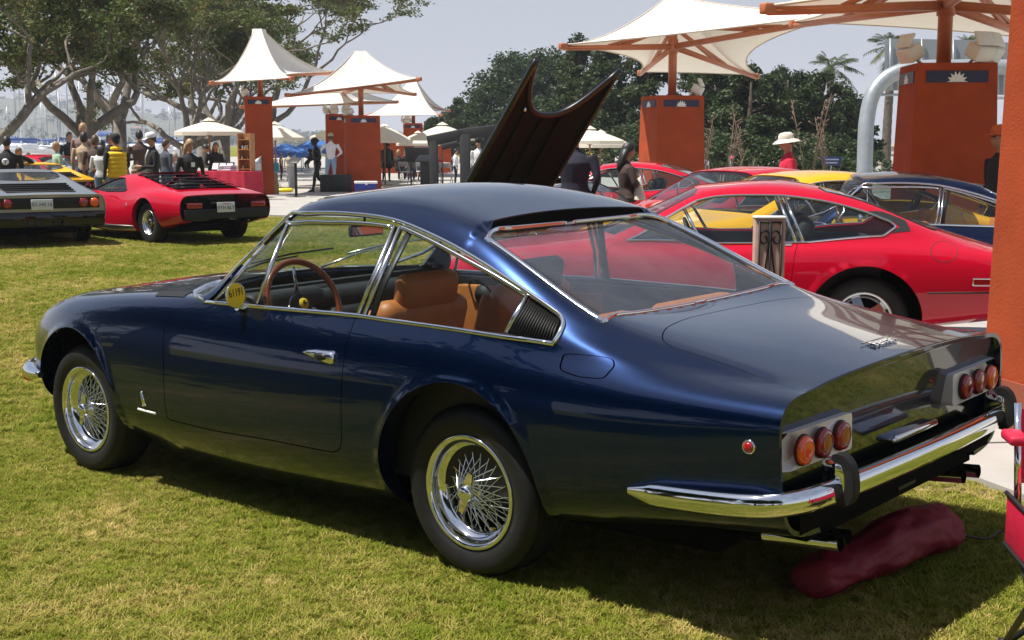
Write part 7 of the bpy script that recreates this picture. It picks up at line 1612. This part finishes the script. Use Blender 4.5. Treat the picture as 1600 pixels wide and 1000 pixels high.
for k in range(3): q = MB(); q.bbox((.01*k, .0, .03+.05*k), (.42-.03*k, .3, .045), .006, rz=.06*k); q.build('book', [mat(['book_white', 'book_blue_grey', 'book_pale'][k], [(.7, .7, .72), (.35, .4, .5), (.6, .6, .62)][k], .6, 0, .08)], o)
for k in range(3):
    o = ontable(337+11*k, 'brochure_rack', ['wire brochure rack nearest the seller', 'wire brochure rack in the middle of the red table', 'wire brochure rack by the book stack'][k], 'rack'); q = MB(); q.box((0, .1, .12), (.22, .02, .24), rx=-.4); q.build('back', [PLBLK], o); q = MB(); q.box((0, .06, .12), (.18, .012, .17), rx=-.4); q.build('brochure', [WHITEP], o)
o = ontable(379, 'display_shelf', 'tall wooden display shelf with shiny trinkets on the red table end', 'shelf'); WD = mat('honey_wood', (.36, .17, .06), .5, 0, .2, 10)
for sx in (-1, 1): q = MB(); q.box((sx*.19, .25, .50), (.03, .22, 1.0)); q.build('side_board', [WD], o)
q = MB(); q.box((0, .37, .5), (.38, .02, 1.0)); q.build('back_board', [WD], o)
rnd = random.Random(4)
for k in range(4):
    q = MB(); q.box((0, .25, .05+.26*k), (.36, .22, .02)); q.build('shelf_board', [WD], o)
for k in range(14): q = MB(); r_ = rnd.uniform(.018, .035); q.lathe([(0, 0), (r_, .005), (r_*.7, r_*1.5), (r_*.9, r_*3), (0, r_*3.2)], 10, Matrix.Translation((rnd.uniform(-.14, .14), rnd.uniform(.17, .3), .062+.26*rnd.randrange(4)))); tq = q.build('trinket', [CHROME if k % 2 else mat('brass', (.7, .45, .15), .2, 1, .05)], o)
# boxes by the bollard
def crate(label, u, D, z, d, m, off, name='cardboard_box', cat='box', lid=None):
    p = at(u, D); t = thing(name, label, cat, (p[0], p[1], GFAR+.037+z), face(p, off)); q = MB(); q.bbox((0, 0, d[2]/2), d, .008); q.build('carton', [m], t); q = MB(); q.box((0, 0, d[2]+.002), (d[0]*.99, .05, .004)); q.build('tape', [mat('packing_tape', (.42, .32, .2), .3, 0, .1)], t); return t
crate('lower brown cardboard box beside the left bollard', 421, 38.5, 0, (.42, .50, .34), CARD, 10)
crate('upper brown cardboard box under the teal box', 421, 38.5, .345, (.42, .48, .27), CARD, 6)
crate('white and blue flat box under the teal box', 423, 38.5, .62, (.40, .44, .05), mat('pale_blue_card', (.35, .45, .65), .7, 0, .1), 8)
t = crate('teal printed box on the cardboard boxes', 424, 38.4, .675, (.36, .42, .25), TEAL, -14); q = MB(); q.lathe([(0, .004), (.09, .003), (.095, 0)], 20, Matrix.Translation((.182, .02, .13)) @ Matrix.Rotation(pi/2, 4, 'Y') @ Matrix.Scale(.5, 4, (1, 0, 0))); q.build('oval_print', [mat('gold_print', (.5, .35, .08), .5, 0, .1)], t)
crate('flat brown box on top of the teal box', 417, 38.4, .93, (.34, .40, .08), CARD, 4)
p = at(445, 40); t = thing('bag', 'bright yellow bag lying on the paving by the boxes', 'bag', (p[0], p[1], GFAR+.04), face(p, 90)); q = MB(); ring_tube(q, [((x, 0, .06), r_*1.1, r_*.6, (0, 1, 0), (0, 0, 1)) for x, r_ in ((-.27, .03), (-.22, .10), (0, .12), (.2, .11), (.27, .04))], 12); q.build('sack', [mat('yellow_plastic', (.75, .60, .01), .35, 0, .1)], t); q = MB(); q.tube([(-.1, 0, .13), (-.14, 0, .25), (-.2, 0, .14)], .012, 6); q.build('strap', [PLBLK], t)
t = base('plaque_stand', 'thin black stand with a tilted plaque on the paving', 'stand', 463, 36.5, -30); q = MB(); q.bbox((0, 0, .5), (.05, .07, 1.0), .008); q.build('post', [PLBLK], t); q = MB(); q.box((0, 0, .008), (.4, .4, .016)); q.build('foot', [PLBLK], t); q = MB(); q.bbox((.10, .03, 1.02), (.30, .34, .02), .005, ry=.5); q.build('plaque', [mat('plaque_metal', (.08, .085, .09), .35, .6, .2)], t)
t = base('loudspeaker', 'large black loudspeaker lying on the paving before the orange pillar', 'speaker', 525, 40.6, 0); q = MB(); q.bbox((0, 0, .27), (.6, .98, .52), .02); q.build('cabinet', [PLBLK], t); q = MB(); q.lathe([(.03, -.06), (.10, -.03), (.19, .004), (.21, .006), (.215, 0)], 28, Matrix.Translation((.302, -.24, .27)) @ Matrix.Rotation(pi/2, 4, 'Y')); q.build('woofer', [DARKM], t); q = MB(); V = [(.304, .06, .14), (.304, .42, .14), (.304, .42, .40), (.304, .06, .40), (.24, .16, .22), (.24, .32, .22), (.24, .32, .32), (.24, .16, .32)]; q.add(V, [(0, 1, 5, 4), (1, 2, 6, 5), (2, 3, 7, 6), (3, 0, 4, 7), (4, 5, 6, 7)]); q.build('horn', [RUBBER], t)
t = base('cooler', 'blue and white picnic cooler before the orange pillar', 'cooler', 572, 39.6, 4); q = MB(); q.bbox((0, 0, .15), (.36, .66, .26), .02); q.build('chest', [BLUEP], t); q = MB(); q.bbox((0, 0, .315), (.39, .69, .075), .018); q.build('lid', [WHITEP], t); q = MB(); q.bbox((.19, 0, .275), (.02, .07, .06), .006); q.build('latch', [WHITEP], t)
def fold_chair(label, u, D, off):
    t = base('folding_chair', label, 'chair', u, D, off, 'grey folding chairs'); A = mat('chair_metal', (.45, .45, .46), .4, .4, .1); q = MB(); q.bbox((0, 0, .45), (.38, .40, .03), .012); q.build('seat', [A], t); q = MB(); q.bbox((-.20, 0, .74), (.03, .40, .18), .012, ry=-.15); q.build('backrest', [A], t)
    for s in (-1, 1):
        q = MB(); q.tube([(.22, s*.2, 0), (-.02, s*.2, .42), (-.21, s*.2, .82)], .013, 6); q.build('leg', [A], t); q = MB(); q.tube([(-.22, s*.18, 0), (.16, s*.18, .43)], .013, 6); q.build('leg', [A], t)
    return t
fold_chair('folding chair beside the bonneted statue', 634, 48, 150); fold_chair('folding chair half behind the dark lectern', 660, 49, 170); fold_chair('folding chair under the opening of the black frame', 697, 46, 165)
t = base('lectern', 'dark grey lectern with a slanted board near the folding chairs', 'lectern', 668, 45, -20); q = MB(); q.bbox((0, 0, .45), (.35, .42, .9), .02); q.build('pedestal', [mat('charcoal', (.05, .05, .052), .6, 0, .15)], t); q = MB(); q.bbox((.02, 0, .98), (.5, .75, .03), .008, ry=.45); q.build('slanted_board', [mat('charcoal_board', (.075, .075, .078), .5, 0, .1)], t)
t = base('info_board', 'tilted dark information panel in front of the seated man', 'board', 655, 47, -15); q = MB(); q.bbox((0, 0, 1.10), (.05, 1.0, .62), .01, ry=.5); q.build('panel', [MATS['charcoal_board']], t)
for s in (-1, 1): q = MB(); q.tube([(0, s*.3, 0), (0, s*.3, .9)], .03, 8); q.build('leg', [MATS['charcoal']], t)
# black frame tent
t = thing('black_frame', 'black padded frame with an arched opening at centre', 'frame stand', (0, 0, 0)); D = 40; FR = mat('black_canvas', (.022, .022, .024), .8, 0, .25, 6, .4, 20, .02)
def bar(u0, v0, u1, v1, w_, nm='post', th=.35):
    A_, B_ = atv(u0, v0, D), atv(u1, v1, D); A_ = np.array(A_); 
    if nm == 'post': B_[2] = GFAR+.03
    d = Vector(B_-A_).normalized(); s_ = d.cross(Vector(_Fh)).normalized()*w_/2*D/FPX; f = Vector(_Fh)*th/2; q = MB(); V = [Vector(c)+sx*s_+sy*f for c in (A_, B_) for sx, sy in ((-1, -1), (1, -1), (1, 1), (-1, 1))]; bm = bmesh.new(); vs = [bm.verts.new(v) for v in V]
    for fc in [(0, 3, 2, 1), (4, 5, 6, 7), (0, 1, 5, 4), (1, 2, 6, 5), (2, 3, 7, 6), (3, 0, 4, 7)]: bm.faces.new([vs[i] for i in fc])
    bmesh.ops.bevel(bm, geom=list(bm.edges), offset=.03, segments=2, affect='EDGES', profile=.5); bm.verts.index_update(); q.add([v.co for v in bm.verts], [[v.index for v in x.verts] for x in bm.faces], 0, True); bm.free(); q.build(nm, [FR], t)
bar(677, 214, 679, 295, 13); bar(727, 203, 727, 295, 16); bar(668, 221, 737, 207, 17, 'beam'); bar(722, 210, 776, 203, 17, 'beam'); bar(790, 202, 792, 300, 14); bar(690, 230, 716, 224, 9, 'brace')
# blue pop-up tent far behind
def popup(label, u, D, w_, vtop, veave):
    p = at(u, D); t = thing('popup_tent', label, 'tent', (p[0], p[1], GFAR), face(p, 20), 'blue pop-up tents'); zt = atv(u, vtop, D)[2]-GFAR; ze = atv(u, veave, D)[2]-GFAR; q = MB(); e = w_/2; V = [(-e, -e, ze), (e, -e, ze), (e, e, ze), (-e, e, ze), (0, 0, zt)]; q.add(V, [(0, 1, 4), (1, 2, 4), (2, 3, 4), (3, 0, 4)]); W_ = V[:4]+[(x, y, ze-.25) for x, y, _ in V[:4]]; q.add(W_, [(k, 4+k, 4+(k+1) % 4, (k+1) % 4) for k in range(4)]); q.build('roof', [tentmat('blue_tarp', (.10, .24, .62), .35)], t)
    for sx in (-1, 1):
        for sy in (-1, 1): q = MB(); q.tube([(sx*e*.97, sy*e*.97, 0), (sx*e*.97, sy*e*.97, ze)], .025, 6); q.build('leg', [GALV], t)
popup('blue pop-up tent beyond the boxes pillar', 447, 72, 3.0, 224, 239); popup('blue pop-up tent glimpsed left of the white shirted man', 494, 78, 2.6, 216, 234)
# ---------------------------------------------------------------- near things: scroll panel, red bag, camp chair
D = 7.6; p = at(1194, D); t = thing('scroll_stand', 'pinkish stand with black wrought iron scrolls before the red fastback', 'display stand', (p[0], p[1], gz(p[0], p[1])), face(p, 8)); zt = atv(1194, 338, D)[2]-t.location.z; wd = 46*D/FPX
PK = mat('pink_plaster', (.42, .26, .21), .7, 0, .14, 14, .2, 60, .003); IR = mat('wrought_iron', (.012, .012, .012), .5, .5, .2)
q = MB(); q.bbox((0, 0, zt/2), (.10, wd, zt), .006); q.build('panel', [PK], t); q = MB(); q.bbox((0, 0, zt+.004), (.11, wd+.008, .012), .004); q.build('cap', [WHITEP], t); q = MB(); q.bbox((0, 0, .015), (.3, .34, .03), .008); q.build('foot', [IR], t)
for s in (-1, 1):
    q = MB(); q.tube([(.055, s*wd*.36, .1), (.055, s*wd*.36, zt-.02)], .006, 6); q.build('upright', [IR], t)
    q = MB(); c = (s*wd*.19, zt-.115); sp_ = [(.056, c[0]+s*(.008+.030*f)*cos(pi*.5+f*2.6*pi)*1.0, c[1]+(.010+.045*f)*sin(pi*.5+f*2.6*pi)) for f in np.linspace(0, 1, 30)]; q.tube(sp_, .0048, 6); q.build('scroll', [IR], t)
    q = MB(); q.tube([(.056, s*.004, zt-.02), (.056, s*.006, zt-.14), (.056, s*wd*.20, zt-.36), (.056, s*wd*.33, zt-.5)], .0048, 6); q.build('scroll_stem', [IR], t)
q = MB(); q.tube([(.056, 0, .1), (.056, 0, zt-.02)], .005, 6); q.tube([(.056, -wd*.36, zt-.022), (.056, wd*.36, zt-.022)], .005, 6); q.build('middle_bar', [IR], t)
A_, B_ = gpx(1266, 937), gpx(1478, 855); d = Vector(B_-A_); L_ = d.length; ax = d.normalized(); t = MB(); side = Vector((-ax.y, ax.x, 0)); rnd = random.Random(8); rings = []
from mathutils.noise import noise as _mn
prof = [(-.02, .03, .02), (0, .075, .055), (.05, .092, .066), (.2, .098, .068), (.4, .104, .078), (.6, .102, .092), (.8, .100, .096), (.93, .098, .088), (1.0, .082, .066), (1.02, .03, .03)]
V = []; n = 44; pf = smoothpoly(np.array(prof), False, 8)
for f, ry, rz_ in pf:
    for k in range(n):
        a = 2*pi*k/n; c = Vector(A_)+ax*L_*f; w_ = 1+.20*_mn(Vector((f*6, cos(a)*1.7, sin(a)*1.7)))-.22*max(0, .22-abs(_mn(Vector((f*9+a*.6, cos(a)*2.2, sin(a)*2.2+5)))))*2+.05*_mn(Vector((f*30, cos(a)*5, sin(a)*5))); z = rz_*sin(a)*w_; V.append((c.x+side.x*ry*cos(a)*w_, c.y+side.y*ry*cos(a)*w_, max(gz(c.x, c.y)+.004, gz(c.x, c.y)+.016+rz_*.9+z)))
m = len(pf); t.add(V, [(i*n+k, i*n+(k+1) % n, (i+1)*n+(k+1) % n, (i+1)*n+k) for i in range(m-1) for k in range(n)]+[tuple(range(n))[::-1], tuple((m-1)*n+k for k in range(n))], 0, True)
cb = thing('chair_bag', 'dark red cloth chair bag lying on the grass under the tail', 'bag', (A_[0], A_[1], gz(A_[0], A_[1]))); sk_ = MB(); sk_.v = [tuple(Vector(v)-cb.location) for v in t.v]; sk_.f = t.f; sk_.mi = t.mi; sk_.sm = t.sm; sk_.build('sack', [FAB_BAG], cb)
q = MB(); e = Vector(B_)-cb.location; pts = [e+ax*(-.01)+Vector((0, 0, .10)), e+ax*.05-side*.04+Vector((0, 0, .05)), e+ax*.16-side*.08+Vector((0, 0, .02)), e+ax*.30-side*.06+Vector((0, 0, .018))]; q.tube(smoothpoly(np.array([tuple(x) for x in pts]), False, 5), .005, 6); q.build('draw_cord', [PLBLK], cb)
# camp chair at the right edge
D = 3.75; p = at(1770, D); ch = thing('camp_chair', 'red folding camp chair cut off by the right edge', 'chair', (p[0], p[1], gz(p[0], p[1])), face(p, 20)); 
zs = .45; q = MB(); nU = 12; V = []
for i in range(nU+1):
    for j in range(nU+1): x, y = -.23+.46*i/nU, -.27+.54*j/nU; V.append((x, y, zs+.03-.05*(1-(2*i/nU-1)**2)*(1-(2*j/nU-1)**2)))
F = [(i*(nU+1)+j, (i+1)*(nU+1)+j, (i+1)*(nU+1)+j+1, i*(nU+1)+j+1) for i in range(nU) for j in range(nU)]; q.add(V, F, 0, True); q.add([(x, y, z-.012) for x, y, z in V], [f[::-1] for f in F], 0, True); q.build('seat', [FABR], ch)
q = MB(); q.add([(.235, -.28, zs+.045), (.235, .28, zs+.045), (.245, .28, zs-.10), (.245, -.28, zs-.10), (.225, -.28, zs+.045), (.225, .28, zs+.045), (.232, .28, zs-.10), (.232, -.28, zs-.10)], [(0, 3, 2, 1), (4, 5, 6, 7), (0, 1, 5, 4), (2, 3, 7, 6), (0, 4, 7, 3), (1, 2, 6, 5)]); q.build('front_valance', [FABR], ch)
q = MB(); q.tube([(.24, -.285, zs+.05), (.24, .285, zs+.05)], .009, 6); q.tube([(.24, -.285, zs+.05), (.248, -.285, zs-.10), (.248, .285, zs-.10), (.24, .285, zs+.05)], .009, 6); q.build('black_piping', [PLBLK], ch)
q = MB(); q.add([(-.26, -.27, zs+.08), (-.26, .27, zs+.08), (-.30, .27, zs+.30), (-.30, -.27, zs+.30)], [(0, 1, 2, 3)]); q.add([(-.27, -.27, zs+.08), (-.27, .27, zs+.08), (-.31, .27, zs+.30), (-.31, -.27, zs+.30)], [(3, 2, 1, 0)]); q.build('backrest', [FABR], ch)
for s in (-1, 1):
    q = MB(); q.bbox((-.01, s*.305, zs-.03), (.50, .012, .15), .005); q.build('side_panel', [FABR], ch); q = MB(); q.tube([(-.26, s*.312, zs-.11), (.245, s*.312, zs-.11), (.245, s*.312, zs+.05), (-.26, s*.312, zs+.05)], .007, 6); q.build('side_piping', [PLBLK], ch); q = MB(); q.bbox((.13, s*.314, zs-.03), (.03, .006, .16), .002); q.build('strap', [PLBLK], ch); q = MB(); q.bbox((-.20, s*.31, zs+.235), (.12, .06, .03), .01); q.build('armrest', [FABR], ch)
    q = MB(); q.tube([(.24, s*.30, .02), (.24, -s*.22, zs)], .0105, 8); q.build('leg', [PLBLK], ch); q = MB(); q.tube([(-.24, s*.30, .02), (-.24, -s*.22, zs)], .0105, 8); q.build('leg', [PLBLK], ch)
    q = MB(); q.tube([(.24, s*.30, .02), (-.24, s*.30, zs+.04)], .0105, 8); q.tube([(-.24, s*.30, .02), (.24, s*.30, zs)], .0105, 8); q.build('side_brace', [PLBLK], ch)
    q = MB(); q.tube([(.24, s*.29, zs-.1), (.22, s*.30, zs+.22)], .0115, 8); q.build('upright', [CHROME], ch); q = MB(); q.tube([(-.24, s*.28, zs-.02), (-.305, s*.28, zs+.32)], .0115, 8); q.build('upright', [CHROME], ch)
    for sx in (-1, 1): q = MB(); q.lathe([(0, .03), (.02, .025), (.026, 0), (.0, -.012)], 12, Matrix.Translation((.24*sx, s*.30, .012))); q.build('foot', [PLBLK], ch)
q = MB(); q.bbox((.252, -.20, zs-.05), (.012, .09, .09), .004); q.build('corner_pocket', [PLBLK], ch)
# ---------------------------------------------------------------- sea haze over the bay and the hillside
m = bpy.data.materials.new('haze'); m.use_nodes = True; n = m.node_tree; n.nodes.clear(); o = n.nodes.new('ShaderNodeOutputMaterial'); v = n.nodes.new('ShaderNodeVolumePrincipled')
v.inputs['Color'].default_value = (.86, .90, 1.0, 1); v.inputs['Density'].default_value = .00042; n.links.new(v.outputs[0], o.inputs['Volume'])
hz = MB(); hz.box((600, -600, 60), (7600, 7600, 124)); h = hz.build('haze', [m]); tag(h, kind='stuff')
